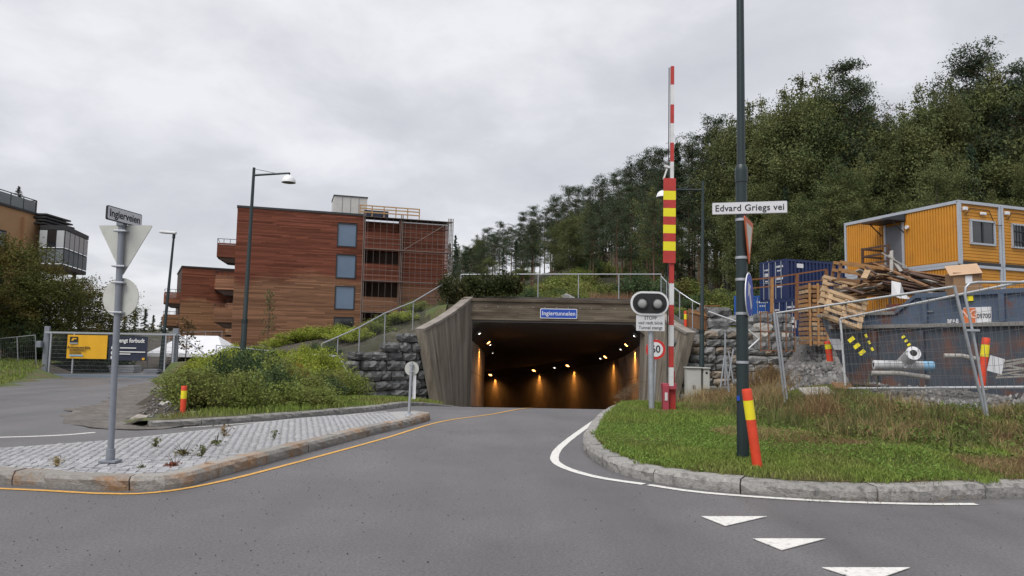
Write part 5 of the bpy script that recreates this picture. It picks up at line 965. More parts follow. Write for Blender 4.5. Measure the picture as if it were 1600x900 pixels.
for i in range(22): plank(1296 + rr.uniform(0, 50), 436 + rr.uniform(0, 30), 1385 + rr.uniform(-15, 40), 428 + rr.uniform(0, 34), 21.9 + rr.uniform(-.3, .3), 21.2 + rr.uniform(-.4, .4), rr.uniform(.07, .14), .04, rr.choice([0, 1, 1, 3, 4]), 'brown board in the loose pile behind the open crate')
for i in range(26): plank(1362 + rr.uniform(0, 40), 412 + rr.uniform(0, 26), 1440 + rr.uniform(-10, 70), 436 + rr.uniform(0, 22), 21.2 + rr.uniform(-.4, .5), 20.0 + rr.uniform(-.3, .6), rr.uniform(.08, .17), .035, rr.choice([2, 2, 2, 1, 3]), 'dark roof board at the crest of the heap on the skip')
for i in range(30): u_ = rr.uniform(1300, 1480); v_ = float(np.interp(u_, [1300, 1390, 1480], [452, 424, 450])) + rr.uniform(-4, 26); plank(u_, v_, u_ + rr.uniform(-38, 38), v_ + rr.uniform(-16, 16), 20.6 + rr.uniform(-.6, .6), 20.6 + rr.uniform(-.6, .6), rr.uniform(.05, .16), .03, rr.choice([1, 2, 2, 2, 3, 0]), 'short splintered piece in the timber heap on the skip')
t = thing('plastic_sheet', 'crumpled white plastic sheet caught in the timber heap', 'plastic sheet', at(1402, 455, 20)); mb = MB(); mb.add([(-.15, 0, .28), (.05, -.1, .22), (.2, .02, -.05), (.34, -.06, -.22), (-.02, -.14, -.2), (-.16, .0, -.1)], [(0, 1, 4, 5), (1, 2, 3, 4)]); mb.build('sheet', M_SIGNW, t)
M_CARD = mat('cardboard', (.26, .155, .085), .85, .12, 4); M_CARDL = mat('cardboard_pale', (.46, .31, .20), .85, .1, 4)
t = thing('cardboard_box', 'open cardboard box standing on top of the timber heap', 'box', at(1506, 462, 18.6), -.15); MB().box((0, 0, .28), (.66, .5, .56)).build('carton', M_CARD, t, bev=.008); mb = MB(); mb.box((0, 0, 0), (.74, .40, .012), T(-.06, -.16, .64) @ Matrix.Rotation(.75, 4, 'X') @ Matrix.Rotation(-.12, 4, 'Y')); mb.build('flap', M_CARDL, t)
MB().box((.02, -.256, .38), (.16, .006, .2)).build('label', M_SIGNW, t); MB().box((0, -.252, .2), (.66, .004, .012)).build('seam', M_CARDL, t)
# plastic wrapped pipe rolls below
M_WRAP = mat('pipe_wrap', (.46, .46, .47), .35, .1, 6, .3, 12); M_HOLE = mat('pipe_hollow', (.02, .02, .02), .8)
def pipe_roll(label, a, c_, r):
    a = Vector(a); c_ = Vector(c_); t = thing('pipe_roll', label, 'pipe', a); d = c_ - a; MB().tube((0, 0, 0), d, r, n=20).build('wrap', M_WRAP, t, smooth=True); q = (-d).to_track_quat('Z', 'Y').to_matrix().to_4x4()
    MB().lathe([(r, 0), (r * 1.03, .015), (r * .5, .02)], 20, M=q).build('end_cap', M_SIGNW, t); MB().lathe([(r * .5, .016), (0, .014)], 20, M=q).build('hollow', M_HOLE, t); return t, d
t, d = pipe_roll('grey wrapped pipe roll lying flat before the skip', at(1366, 570, 17.8), at(1458, 572, 17.6), .11); txt(t, 'OPAL', .16, T(*(d * .58 + Vector((0, -.115, 0)))) @ RX, M_SIGNW, bold=.004)
MB().tube(d * .82, d * 1.0, .113, n=20).build('blue_label', mat('pale_blue_print', (.2, .38, .55), .6), t)
pipe_roll('grey wrapped pipe roll pointing towards the road', at(1427, 552, 17.3), at(1402, 578, 18.4), .16)
for (a, c_, lb) in (((1362, 583), (1452, 590), 'old grey pipe lying under the wrapped rolls'), ((1475, 556), (1530, 562), 'rusty bent pipe leaning at the skip side')): o = at(*a, 17.6); tt = tag(MB().path([Vector((0, 0, 0)), (at(*c_, 17.4) - o) * .5 + Vector((0, 0, .04)), at(*c_, 17.4) - o], .06, 10).build('pipe', M_PLK[3], smooth=True), lb, 'pipe'); tt.location = o
for i in range(8):
    o = at(1552 + rr.uniform(0, 12), 590 - i * 3.5, 15.6); tt = tag(MB().bar(Vector((0, 0, 0)), at(1640, 578 + rr.uniform(-26, 12), 15.0) - o, .09, .035).build('plank', M_PLK[3]), 'grey weathered plank in the low pile at the right edge', 'plank', 'grey planks at the right edge'); tt.location = o
for (u, v, w, h, m, lb) in ((1275, 570, .75, .5, M_PLK[3], 'curved grey mat'), (1320, 592, .6, .3, M_PLK[1], 'broken brown board'), (1352, 580, .7, .2, M_PLK[2], 'dark broken board')):
    o = at(u, v, 19.2); tt = tag(MB().box((0, 0, 0), (w, h, .05), Matrix.Rotation(rr.uniform(-.3, .3), 4, 'Y') @ Matrix.Rotation(rr.uniform(.2, .6), 4, 'X')).build('broken_board', m), lb + ' in the rubble left of the skip', 'board'); tt.location = (o.x, o.y, gz(o.x, o.y) + .12)
# ---------------------------------------------------------------- yellow site offices
M_YB = mat('office_yellow', (.55, .245, .026), .6, .10, 1.2, .1, 20, col2=(.40, .17, .03), c2s=1.1, c2lo=.56, c2hi=.8); M_SLV = mat('office_frame_silver', (.42, .45, .50), .45, .08, 4, metal=.2); M_DOOR = mat('office_door_grey', (.13, .135, .15), .5, .06, 4)
OC = at(1500, 400, 31); OL = at(1320, 400, 37); dO = Vector((OL.x - OC.x, OL.y - OC.y, 0)); LO = dO.length; dO.normalize(); dE = Vector((-dO.y, dO.x, 0)) * -1; zO = at(1500, 313, 31).z; WM = 2.45
if dE.x < 0: dE = -dE
def office(label, k, level):
    """one cabin: local x along its gable end, y along its long side away from the camera"""
    o = Vector((OC.x, OC.y, 0)) + dE * (WM + .03) * k; H = 2.72; z0 = zO - H * (2 - level) - .0 + (0 if level else 0); t = thing('site_office', label, 'site office', (o.x, o.y, z0), math.atan2(dE.y, dE.x)); W = WM
    sgn = 1 if Vector((-dE.y, dE.x, 0)).dot(dO) > 0 else -1; LL = LO * sgn
    mb = MB(); mb.box((W / 2, LL / 2, H / 2), (W - .1, abs(LL) - .1, H - .12)); mb.build('body', M_YB, t)
    # vertical profile ribs on the long side, horizontal boards on the gable
    mb = MB(); n = 46
    for i in range(n): mb.box((.03, LL * (i + .5) / n, H / 2), (.045, abs(LL) / n * .55, H - .36))
    if k == 0: mb.build('ribbed_side', M_YB, t, kind='stuff')
    zz = .2
    for i in range(17):
        h = (H - .4) / 17; MB().box((W / 2, .035 * sgn, .2 + h * (i + .5)), (W - .3, .05, h - .02)).build('gable_board', M_YB, t)
    for x in (.07, W - .07): MB().box((x, .03 * sgn, H / 2), (.13, .12, H - .01)).build('corner_post', M_SLV, t)
    MB().box((.06, LL - .05 * sgn, H / 2), (.12, .12, H - .01)).build('corner_post', M_SLV, t)
    for z in (.07, H - .06): MB().box((W / 2, .0, z), (W - .28, .12, .12)).build('end_beam', M_SLV if z > 1 else M_FRAME, t); MB().box((.035, LL / 2, z), (.11, abs(LL) - .2, .12)).build('side_beam', M_SLV, t)
    MB().box((W / 2, LL / 2, H - .005), (W + .02, abs(LL) + .02, .05)).build('roof_edge', M_FRAME if level == 0 else M_SLV, t)
    wx, wz, ww, wh = W * .54, 1.42, 1.38, 1.0
    if level == 0: wz, wh = 1.2, .9
    f = MB()
    for (a, c_, w_, h_) in ((wx, wz + wh / 2, ww + .1, .08), (wx, wz - wh / 2, ww + .1, .08), (wx - ww / 2, wz, .08, wh), (wx + ww / 2, wz, .08, wh)): f.box((a, -.03 * sgn, c_), (w_, .1, h_))
    fo = f.build('window', M_SLV, t); MB().box((wx, -.005 * sgn, wz), (ww - .06, .04, wh - .06)).build('pane', M_PANED, fo); MB().box((wx, -.04 * sgn, wz), (.09, .04, wh - .08)).build('mullion', M_FRAME, fo)
    if k == 1:
        for i in range(9): MB().tube((wx - ww / 2 + ww * i / 8, -.1 * sgn, wz - wh / 2), (wx - ww / 2 + ww * i / 8, -.1 * sgn, wz + wh / 2), .012, n=5).build('window_bar', M_FRAME, t)
        for z in (-.25, .2): MB().box((wx, -.1 * sgn, wz + z), (ww, .02, .03)).build('window_bar', M_FRAME, t)
    if level == 1:
        MB().box((.28, -.09 * sgn, H - .35), (.2, .12, .15)).build('flood_light', M_SIGNW, t, bev=.02); mb = MB(); mb.path([(.35, -.06 * sgn, H - .6), (.6, -.07 * sgn, H - .3), (W - .75, -.07 * sgn, H - .32), (W - .4, -.07 * sgn, H - .95), (W, -.07 * sgn, H - .9)], .018, 5); mb.build('cable', M_BLACK, t)
        if k == 0: MB().box((W * .55, -.07 * sgn, H - .48), (.36, .08, .13)).build('sensor_lamp', M_SIGNW, t, bev=.04)
    if k == 0 and level == 1:
        y0 = LL * .52; MB().box((-.03, y0, 1.10), (.06, .92, 2.05)).build('door', M_DOOR, t); MB().box((-.05, y0 - .02 * sgn, 1.10), (.02, .03, .03)).build('door_handle', M_GALV, t)
        for s in (-.5, .5): MB().box((-.04, y0 + s, 1.15), (.07, .09, 2.15)).build('door_frame', M_SLV, t)
        MB().box((-.04, y0, 2.44), (.07, 1.3, .32)).build('canopy_fascia', M_FRAME, t); MB().box((-.55, y0 + .1 * sgn, 2.28), (1.1, 1.5, .05), None).build('door_canopy', M_FRAME, t); MB().bar((-.05, y0 + .7 * sgn, 1.75), (-.75, y0 + .7 * sgn, 2.26), .04).build('canopy_strut', M_FRAME, t); MB().bar((-.05, y0 - .55 * sgn, 1.75), (-.75, y0 - .55 * sgn, 2.26), .04).build('canopy_strut', M_FRAME, t)
        MB().tube((-.1, y0 - .75 * sgn, 1.95), (-.02, y0 - .75 * sgn, 1.95), .09, n=12).build('door_lamp', M_SIGNW, t)
        st = MB(); st.box((-.6, y0, .02), (1.2, 1.5, .08)); st.build('landing', M_PLK[2], t)
        for z in (.35, .7, 1.05): MB().box((-1.18, y0, z), (.04, 1.5, .09)).build('landing_rail', M_PLK[2], t); MB().box((-.6, y0 + .75 * sgn, z), (1.2, .04, .09)).build('landing_rail', M_PLK[2], t)
        for (x, y) in ((-1.18, .75), (-1.18, -.75)): MB().box((x, y0 + y, -.8), (.09, .09, 3.8)).build('landing_post', M_PLK[2], t)
        for i in range(9): MB().box((-.6, y0 - (.85 + i * .27) * sgn, -.1 - i * .25), (1.1, .26, .05)).build('stair_tread', M_PLK[2], t)
    return t
office('upper yellow site office with grey door and window on its gable', 0, 1); office('upper yellow site office with barred window at the right edge', 1, 1); office('lower yellow site office half hidden behind the timber heap', 0, 0); office('lower yellow site office at the right edge under the barred window', 1, 0)
# ---------------------------------------------------------------- blue containers
def container(label, corner, e, s_len, m, lett=True, H=2.6):
    corner = Vector(corner); e = Vector((*e, 0)); W = 2.44; e = e.normalized(); sd = Vector((e.y, -e.x, 0)); t = thing('shipping_container', label, 'container', corner, math.atan2(sd.y, sd.x))
    # local x along the long side, local y along the door end
    MB().box((s_len / 2, W / 2, H / 2), (s_len - .12, W - .12, H - .1)).build('body', m, t); mb = MB(); n = int(s_len / .28)
    for i in range(n): mb.box((s_len * (i + .5) / n, .03, H / 2), (s_len / n * .5, .07, H - .28))
    mb.build('corrugated_side', m, t, kind='stuff')
    for x, y in ((.06, .06), (.06, W - .06), (s_len - .06, .06)): MB().box((x, y, H / 2), (.14, .14, H)).build('corner_post', m, t)
    for z in (.07, H - .07): MB().box((s_len / 2, .05, z), (s_len - .3, .11, .14)).build('side_rail', m, t); MB().box((.05, W / 2, z), (.11, W - .3, .14)).build('end_rail', m, t)
    for i, y in enumerate((.66, W - .66)):
        d_ = MB().box((.03, y, H / 2), (.05, W / 2 - .2, H - .34)).build('door', m, t)
        for q in (-.25, .25): MB().tube((-.03, y + q, .12), (-.03, y + q, H - .12), .028, n=6).build('locking_bar', M_GALV, d_)
        MB().box((-.03, y, H * .45), (.03, .5, .04)).build('door_handle', M_GALV, d_)
    if lett:
        RYm = RZ(-PI / 2)
        for (y, z, w_, h_) in ((.62, H * .83, .75, .13), (.62, H * .73, .4, .1), (.62, H * .55, .7, .25), (1.8, H * .78, .4, .1), (1.8, H * .66, .35, .25), (.6, H * .34, .5, .1), (1.8, H * .5, .25, .1)):
            n_ = max(2, int(w_ / .11)); mm = MB()
            for i in range(n_): mm.box((-.004, y - w_ / 2 + (i + .5) * w_ / n_, z), (.012, w_ / n_ * .62, h_ * random.uniform(.8, 1)))
            mm.build('lettering', M_SIGNW, t, kind='stuff')
        MB().box((1.1, -.01, H * .85), (.5, .02, .26)).build('side_plate', M_SIGNW, t)
    return t
M_CB = mat('container_navy', (.010, .022, .085), .5, .15, 1.5, .1, 15); M_CB2 = mat('container_bright_blue', (.008, .075, .32), .5, .12, 1.5, .1, 15)
cz = at(1228, 404, 46).z; cx_ = at(1228, 404, 46).x; container('navy container on top of the stack behind the rusty railing', (cx_, 46, cz - 2.6), (-.36, .93), 5.5, M_CB); p = at(1246, 460, 44.5); container('lower navy container of the stack with white number plate', (p.x, 44.5, cz - 5.25), (-.36, .93), 4.6, M_CB)
p = at(1206, 462, 50); container('bright blue container left of the navy stack', (p.x, 50, p.z - 2.6), (-.95, .3), 5.5, M_CB2)
t = thing('number_plate', 'white number plate in front of the lower navy container', 'plate', at(1234, 506, 36)); MB().box((0, 0, 0), (.62, .03, .36)).build('plate', M_SIGNW, t); MB().box((0, -.02, 0), (.45, .01, .12)).build('print', M_BLACK, t)
# rusty scaffold railing, timber stack, caged stones
M_RUST = mat('rust', (.20, .085, .035), .85, .25, 6, .3, 40)
o = at(1205, 485, 38); t = thing('site_railing', 'rusty brown railing running across the blue containers', 'railing', o)
for (u, v0, v1) in ((1164, 500, 440), (1206, 505, 435), (1245, 500, 429), (1291, 475, 422)): MB().bar(at(u, v0, 38) - o, at(u, v1, 38) - o, .14, .14).build('post', M_RUST if u != 1206 else M_PLK[4], t)
for (a, c_) in (((1160, 438), (1207, 434)), ((1207, 434), (1292, 421)), ((1160, 452), (1207, 447)), ((1207, 447), (1292, 437))): MB().bar(at(*a, 38) - o, at(*c_, 38) - o, .07, .07).build('rail', M_RUST, t)
t = thing('timber_stack', 'tall stack of yellow-brown pallet crates beside the skip', 'timber stack', at(1272, 540, 33)); o = at(1272, 540, 33); w = 36 / FPX * 33
for i in range(13):
    z = .12 + i * .205
    for j in range(4): MB().box((-w / 2 + w * (j + .5) / 4 + rr.uniform(-.03, .03), rr.uniform(-.05, .05), z), (w / 4 - .04, .9, .15)).build('board_bundle', M_PLK[rr.choice([0, 4, 4, 1])], t)
for x in (-w / 2 + .15, 0, w / 2 - .12): MB().box((x, -.5, 1.35), (.09, .06, 2.75)).build('upright', M_PLK[4], t)
def stone_cage(label, c, w, d, h, rz_=0):
    t = thing('stone_cage', label, 'stone cage', c, rz_); rr = random.Random(int(w * 100))
    for i in range(4):
        x = -w / 2
        while x < w / 2 - .1:
            ww = min(rr.uniform(.3, .6), w / 2 - x); oo = rough_stone(ww * .93, h / 4 * .9, d * .9, rr, 3, 2).build('stone', rr.choice([M_ROCKL, M_PALEROCK, M_ROCKL]), t); oo.location = (x + ww / 2, -d / 2 + .05, h * (i + .5) / 4); x += ww
    for x in [-w / 2 + w * i / 4 for i in range(5)]: MB().bar((x, -d / 2 - .07, -.05), (x + rr.uniform(-.05, .05), -d / 2 - .07, h + .05), .035).build('cage_bar', M_RUST, t)
    for z in (0, h * .5, h): MB().bar((-w / 2, -d / 2 - .09, z), (w / 2, -d / 2 - .09, z + rr.uniform(-.05, .05)), .035).build('cage_bar', M_RUST, t)
    return t
p = at(1208, 548, 30); stone_cage('rusty wire cage of pale stones left of the timber stack', (p.x, 30, p.z), 1.35, .9, 1.5); p = at(1105, 512, 37.2); stone_cage('rusty banded bundle of stones above the right stone wall', (p.x, 37.2, p.z - .15), .9, .8, 1.2)
for i, (u, v, w, h) in enumerate(((1124, 505, 1.0, .6), (1128, 488, 1.1, .5), (1148, 520, .9, .55), (1150, 500, .9, .5), (1172, 515, .8, .5), (1120, 521, .9, .45), (1175, 500, .7, .45))):
    p = at(u, v, 36.2); o = tag(rough_stone(w, h, .8, random.Random(i + 40)).build('stone_block', M_ROCKL), ('grey quarried block, number' if False else 'grey quarried stone block stacked above the right stone wall'), 'stone block', 'quarried blocks above the right wall'); o.location = p; o.rotation_euler = (0, rr.uniform(-.05, .05), rr.uniform(-.25, .25))
p = at(1092, 500, 36.8); t = thing('sheet_pile_box', 'brown tilted timber panel behind the right wing wall', 'panel', p); MB().box((0, 0, 0), (1.2, .1, .9), Matrix.Rotation(.2, 4, 'Y')).build('panel', M_PLK[1], t); MB().box((0, -.07, .3), (1.1, .05, .1), Matrix.Rotation(.2, 4, 'Y')).build('batten', M_PLK[4], t)
# crushed rock on the site slope
rg = np.random.default_rng(31); n = 5200; x = rg.uniform(8.6, 20, n); y = rg.uniform(14.2, 34, n); k = (x / y < .75) & (x / y > .27) & ~((x > 10.5) & (y > 17) & (y < 22.5) & (rg.random(n) < .6)); x, y = x[k], y[k]; z = ground_z(x, y)
o = pebbles('crushed_rock', x, y, z + .01, .085, M_PEBBLE, rng=rg); tag(o, 'grey crushed rock and rubble covering the building site', 'rubble')
n = 900; x = rg.uniform(9.2, 14, n); y = rg.uniform(22, 33.5, n); o = pebbles('rubble_slope', x, y, ground_z(x, y) + .03, .2, M_PEBBLE, rng=rg); tag(o, 'coarser broken stones on the slope below the caged stones', 'rubble')
# ================================================================ VEGETATION
def leafmat(name, col, var=.3, rough=.6, trans=.25, orand=.18, col2=None):
    col = tuple(c * 1.3 for c in col); col2 = tuple(c * 1.3 for c in col2) if col2 else None
    return mat(name, col, rough, .12, 1.2, attr=var, trans=trans, orand=orand, spec=.12, col2=col2, c2s=.5, c2lo=.48, c2hi=.62)
M_BARK = mat('bark_grey', (.075, .062, .05), .9, .3, 3, .8, 12, stretch=(3, 3, .6)); M_BARKP = mat('bark_pine', (.12, .068, .042), .9, .3, 3, .8, 12, stretch=(3, 3, .6))
M_PINE = leafmat('pine_needles', (.044, .060, .032), .16, trans=.12); M_SPR = leafmat('spruce_needles', (.030, .046, .026), .16, trans=.12)
M_DEC = leafmat('birch_leaves', (.088, .106, .042), .2, col2=(.115, .118, .044)); M_DEC2 = leafmat('aspen_leaves', (.076, .10, .04), .2, col2=(.095, .092, .03)); M_OAK = leafmat('olive_leaves', (.066, .074, .02), .22, col2=(.095, .068, .02))
M_SHY = leafmat('shrub_yellow_green', (.22, .255, .04), .22, trans=.3); M_SHG = leafmat('shrub_green', (.135, .165, .042), .25, trans=.3, col2=(.15, .14, .046)); M_SHD = leafmat('shrub_dark', (.055, .085, .036), .25); M_RUSTL = leafmat('rusty_leaves', (.16, .055, .02), .4)
M_GRB = leafmat('grass_blade', (.15, .20, .045), .5, trans=.3, orand=0, col2=(.17, .165, .06)); M_DRY = leafmat('dry_grass', (.24, .185, .09), .45, trans=.25, orand=0, col2=(.16, .10, .055)); M_WEED = leafmat('weed_green', (.105, .112, .044), .5, trans=.3, orand=0)
def crown_points(kind, rng, H):
    """skeleton limbs (list of paths) and leaf points for a tree of height H"""
    limbs = []; pts = []
    if kind.startswith('pine'):
        h0 = H * rng.uniform(.36, .56); tiers = 13; wid = rng.uniform(.13, .19)
        for t_ in range(tiers):
            s = (t_ + rng.uniform(0, 1)) / tiers; z = h0 + (H - h0) * s * .97; nb = rng.integers(2, 6); a0 = rng.uniform(0, 6.28)
            for b_ in range(nb):
                Lb = H * wid * (.35 + .65 * math.sin(PI * min(1, s * .75 + .25))) * rng.uniform(.4, 1.3) + .15; a = a0 + b_ * 6.28 / nb + rng.normal(0, .35); up = rng.uniform(-.05, .25) + .55 * s * s
                p0 = np.array((0, 0, z)); d = np.array((math.cos(a), math.sin(a), up)); limbs.append([p0, p0 + d * Lb * .55, p0 + d * Lb * .95 + np.array((0, 0, .12 * Lb))])
                for k in range(4):
                    q = p0 + d * Lb * rng.uniform(.45, 1.05) + rng.normal(0, .10 * Lb + .05, 3) + np.array((0, 0, .08)); pts.append(q + rng.normal(0, .22, (46, 3)) * np.array((1.2, 1.2, .5)))
        for k in range(5): pts.append(np.array((rng.normal(0, .12), rng.normal(0, .12), H * (.90 + .024 * k))) + rng.normal(0, .2 - .03 * k, (44, 3)) * np.array((1, 1, .6)))
    elif kind.startswith('spruce'):
        h0 = H * .06; n = 80
        for i in range(n):
            s = (i + rng.random()) / n; z = h0 + (H - h0) * s; Lb = H * .19 * (1 - s) ** .85 * rng.uniform(.7, 1.15) + .08; a = rng.uniform(0, 2 * PI); d = np.array((math.cos(a), math.sin(a), -.25)); p0 = np.array((0, 0, z))
            limbs.append([p0, p0 + d * Lb])
            for k in range(5): q = p0 + d * Lb * (k + .8) / 5.2; pts.append(q + rng.normal(0, .12, (24, 3)) * np.array((1, 1, .8)) - np.array((0, 0, .08)))
    else:
        wide = .24 if kind.startswith('birch') else (.26 if kind.startswith('aspen') else .46); h0 = H * (.22 if wide < .4 else .16); n = 34 if wide < .4 else 60
        for i in range(n):
            s = (i + rng.random()) / n; z = h0 + (H - h0) * s * .95; prof = (math.sin(PI * (s * .68 + .2)) ** .8); Lb = H * wide * prof * rng.uniform(.5, 1.15) + .1; a = rng.uniform(0, 2 * PI); up = rng.uniform(.2, .9) if wide < .4 else rng.uniform(-.05, .55); p0 = np.array((0, 0, z * .85)); d = np.array((math.cos(a), math.sin(a), up)); d = d / np.linalg.norm(d)
            e_ = p0 + d * Lb; limbs.append([p0, p0 + d * Lb * .5 + rng.normal(0, .08, 3), e_])
            for k in range(6): q = p0 + d * Lb * rng.uniform(.35, 1.1) + rng.normal(0, .10 * H * wide + .1, 3); pts.append(q + rng.normal(0, .30 if wide < .4 else .26, (80 if wide < .4 else 80, 3)) * np.array((1, 1, .75)))
        for k in range(9): pts.append(np.array((0, 0, H * (.74 + .027 * k))) + rng.normal(0, .16, 3) + rng.normal(0, .46 - .034 * k, (120, 3)) * np.array((1, 1, .7)))
    return limbs, np.concatenate(pts)
def make_tree(name, kind, H, leaf, m, bark, seed, r0):
    rng = np.random.default_rng(seed); limbs, P = crown_points(kind, rng, H); root = thing(name, 'x', 'tree', (0, 0, -500)); mb = MB(); wob = lambda z: Vector((math.sin(z * .5 + seed) * .012 * H * (z / H), math.cos(z * .4 + seed) * .012 * H * (z / H), z))
    mb.path([wob(H * k / 7) - Vector((0, 0, .6 if k == 0 else 0)) for k in range(8)], [r0 * (1 - .9 * (k / 7) ** .9) * (1.25 if k == 0 else 1) for k in range(8)], 8)
    for lb in limbs: mb.path([Vector(p) for p in lb], [r0 * .26 * (1 - lb[0][2] / H * .6)] + [r0 * .09] * (len(lb) - 1), 4, cap=False)
    mb.build('trunk', bark, root, smooth=True)
    asp = .34 if kind.startswith(('pine', 'spruce')) else .62
    V, F_ = leaves(P, leaf, asp, rng=rng, up=.25 if kind.startswith('pine') else 0, droop=.3 if kind.startswith('spruce') else 0); fastmesh('crown', V, F_, m, root, None, rng.random(len(F_))); return root
PR = {'pine': [make_tree('pine_tree', 'pine', 12, .17, M_PINE, M_BARKP, s, .16) for s in (1, 2, 3, 4, 12, 13, 14)], 'spruce': [make_tree('spruce_tree', 'spruce', 12, .22, M_SPR, M_BARK, s, .15) for s in (5, 6)],
      'birch': [make_tree('birch_tree', 'birch', 12, .145, M_DEC, M_BARK, s, .12) for s in (7, 8, 9)], 'aspen': [make_tree('broadleaf_tree', 'aspen', 12, .15, M_DEC2, M_BARK, s, .14) for s in (10, 11)]}
USED = set()
def region(u): return 'right beside the timber building' if u < 765 else 'above the left half of the tunnel' if u < 890 else 'above the right half of the tunnel' if u < 1030 else 'behind the striped barrier' if u < 1150 else 'behind the blue containers' if u < 1315 else 'behind the yellow offices' if u < 1500 else 'at the right edge above the offices'
def plant_tree(kind, u, vtop, d, label, group, rr, base_z=None):
    p = at(u, vtop, d); z0 = gz(p.x, d) if base_z is None else base_z; H = max(2.0, p.z - z0); pr = rr.choice(PR[kind])
    if pr.name in USED: o = copy_tree(pr)
    else: o = pr; USED.add(pr.name)
    o.location = (p.x, d, z0); s = H / (12.7 if kind == 'pine' else 12.1); w = s * rr.uniform(.68, .92) if s > .75 else s * rr.uniform(.9, 1.25); o.scale = (w, w, s); o.rotation_euler = (0, 0, rr.uniform(0, 6.28)); o['label'] = label; o['category'] = 'tree'; o['group'] = group; return o
rr = random.Random(99)
sky_line = [(712, 368, 's'), (728, 385, 'p'), (746, 362, 'b'), (762, 352, 'p'), (782, 346, 'p'), (800, 350, 'p'), (818, 330, 'p'), (834, 322, 'p'), (852, 326, 'p'), (870, 300, 'p'), (888, 290, 'p'), (903, 284, 'p'), (922, 288, 'p'), (942, 272, 'p'), (962, 264, 'p'), (984, 244, 'p'), (1004, 236, 'p'), (1022, 230, 'p'), (1036, 222, 'p'), (1058, 222, 's'), (1076, 214, 'p'), (1098, 196, 'p'), (1118, 178, 'p'), (1142, 172, 'b'), (1168, 148, 'b'), (1192, 142, 'b'), (1222, 128, 'b'), (1248, 110, 'b'), (1278, 112, 'b'), (1300, 105, 'a'), (1318, 90, 'p'), (1340, 118, 'p'), (1362, 150, 'b'), (1384, 172, 'b'), (1408, 150, 'b'), (1432, 124, 'b'), (1458, 132, 'a'), (1486, 116, 'b'), (1508, 84, 'p'), (1526, 66, 'p'), (1548, 92, 'b'), (1572, 108, 'p'), (1594, 92, 'p'), (1618, 100, 'p'), (1640, 90, 'b')]
KN = {'p': 'pine', 's': 'spruce', 'b': 'birch', 'a': 'aspen'}
LB0 = {'pine': 'dark pine', 'spruce': 'narrow dark spruce', 'birch': 'light green slender broadleaf tree', 'aspen': 'fuller green broadleaf tree'}
df = lambda u: float(np.interp(u, [700, 800, 900, 1000, 1100, 1200, 1300, 1500, 1650], [135, 122, 104, 88, 76, 66, 62, 60, 58]))
for (u, v, k) in sky_line: plant_tree(KN[k], u, v + rr.uniform(-3, 3), df(u) + rr.uniform(-2, 2), LB0[KN[k]] + ' on the skyline ' + region(u), 'front trees of the wooded hill', rr)
for (u, v, k) in sky_line:
    for row, (dd, dv) in enumerate(((7, .13), (15, .18))):
        kk = k if rr.random() < .6 else rr.choice('ppb' if u > 1100 else 'ppb'); plant_tree(KN[kk], u + rr.uniform(-12, 12) + 9 * row, v + dv * (430 - v) + rr.uniform(-.05, .10) * (430 - v), df(u) + dd + rr.uniform(-2, 2), LB0[KN[kk]] + ' deeper in the wood ' + region(u), 'rear trees of the wooded hill', rr)
for u in range(1130, 1650, 26):     # lower trees at the front edge of the wood
    plant_tree(rr.choice(['birch', 'aspen', 'birch', 'spruce']), u + rr.uniform(-9, 9), rr.uniform(215, 330), df(u) - 5 + rr.uniform(-2, 2), 'smaller tree at the front edge of the wood ' + region(u), 'smaller trees at the wood edge', rr)
for u in range(712, 1120, 34):
    plant_tree(rr.choice(['pine', 'aspen', 'spruce']), u + rr.uniform(-9, 9), rr.uniform(368, 400) - (u - 712) * .12, df(u) - 7 + rr.uniform(-2, 2), 'smaller tree at the foot of the dark pines ' + region(u), 'smaller trees above the tunnel', rr)
for u, v in ((176, 500), (196, 488), (212, 484), (228, 482), (240, 492), (254, 494), (266, 500), (160, 496)): plant_tree('spruce', u, v, 165 + rr.uniform(-15, 15), 'distant spruce seen between the round sign and the timber buildings', 'distant spruces left of the timber buildings', rr, 1.0)
for i in range(34):      # bare-stemmed pines standing just behind the tunnel top
    u = rr.uniform(715, 1060); plant_tree(rr.choice(['pine', 'pine', 'pine', 'birch']), u, float(np.interp(u, [715, 900, 1060], [385, 330, 265])) + rr.uniform(-10, 30), df(u) - rr.uniform(10, 30), 'pine in the near row ' + region(u), 'near row of pines above the tunnel', rr)
# big olive tree group at the far left
OAKS = [make_tree('spreading_tree', 'oak', 7, .12, M_OAK, M_BARK, s, .17) for s in (41, 42)]
for i, (u, v, d, lb) in enumerate(((8, 362, 38, 'tall olive-brown tree at the left edge before the ochre building'), (66, 408, 38.5, 'olive-brown tree in front of the glazed balcony'), (128, 432, 42, 'wide olive-brown tree rising behind the left end of the gate'), (-30, 420, 36, 'low olive-brown tree at the very left edge'))):
    o = OAKS[i] if i < 2 else copy_tree(OAKS[i % 2]); p = at(u, v, d); z0 = gz(p.x, d); s = (p.z - z0) / 7; o.location = (p.x, d, z0); o.scale = (s * (1.05, 1.05, 1.2, 1)[i],) * 2 + (s,); o.rotation_euler = (0, 0, i * 1.9 + .6); o['label'] = lb; o['group'] = 'olive-brown trees by the gate'
o = copy_tree(PR['spruce'][0]); p = at(78, 345, 46.5); o.name = 'potted_conifer'; o.location = (X0 - .6, 46.8, ZO + .1); o.scale = (.24, .24, .13); o['label'] = 'small clipped conifer on the roof terrace'; del o['group']
SAP = []
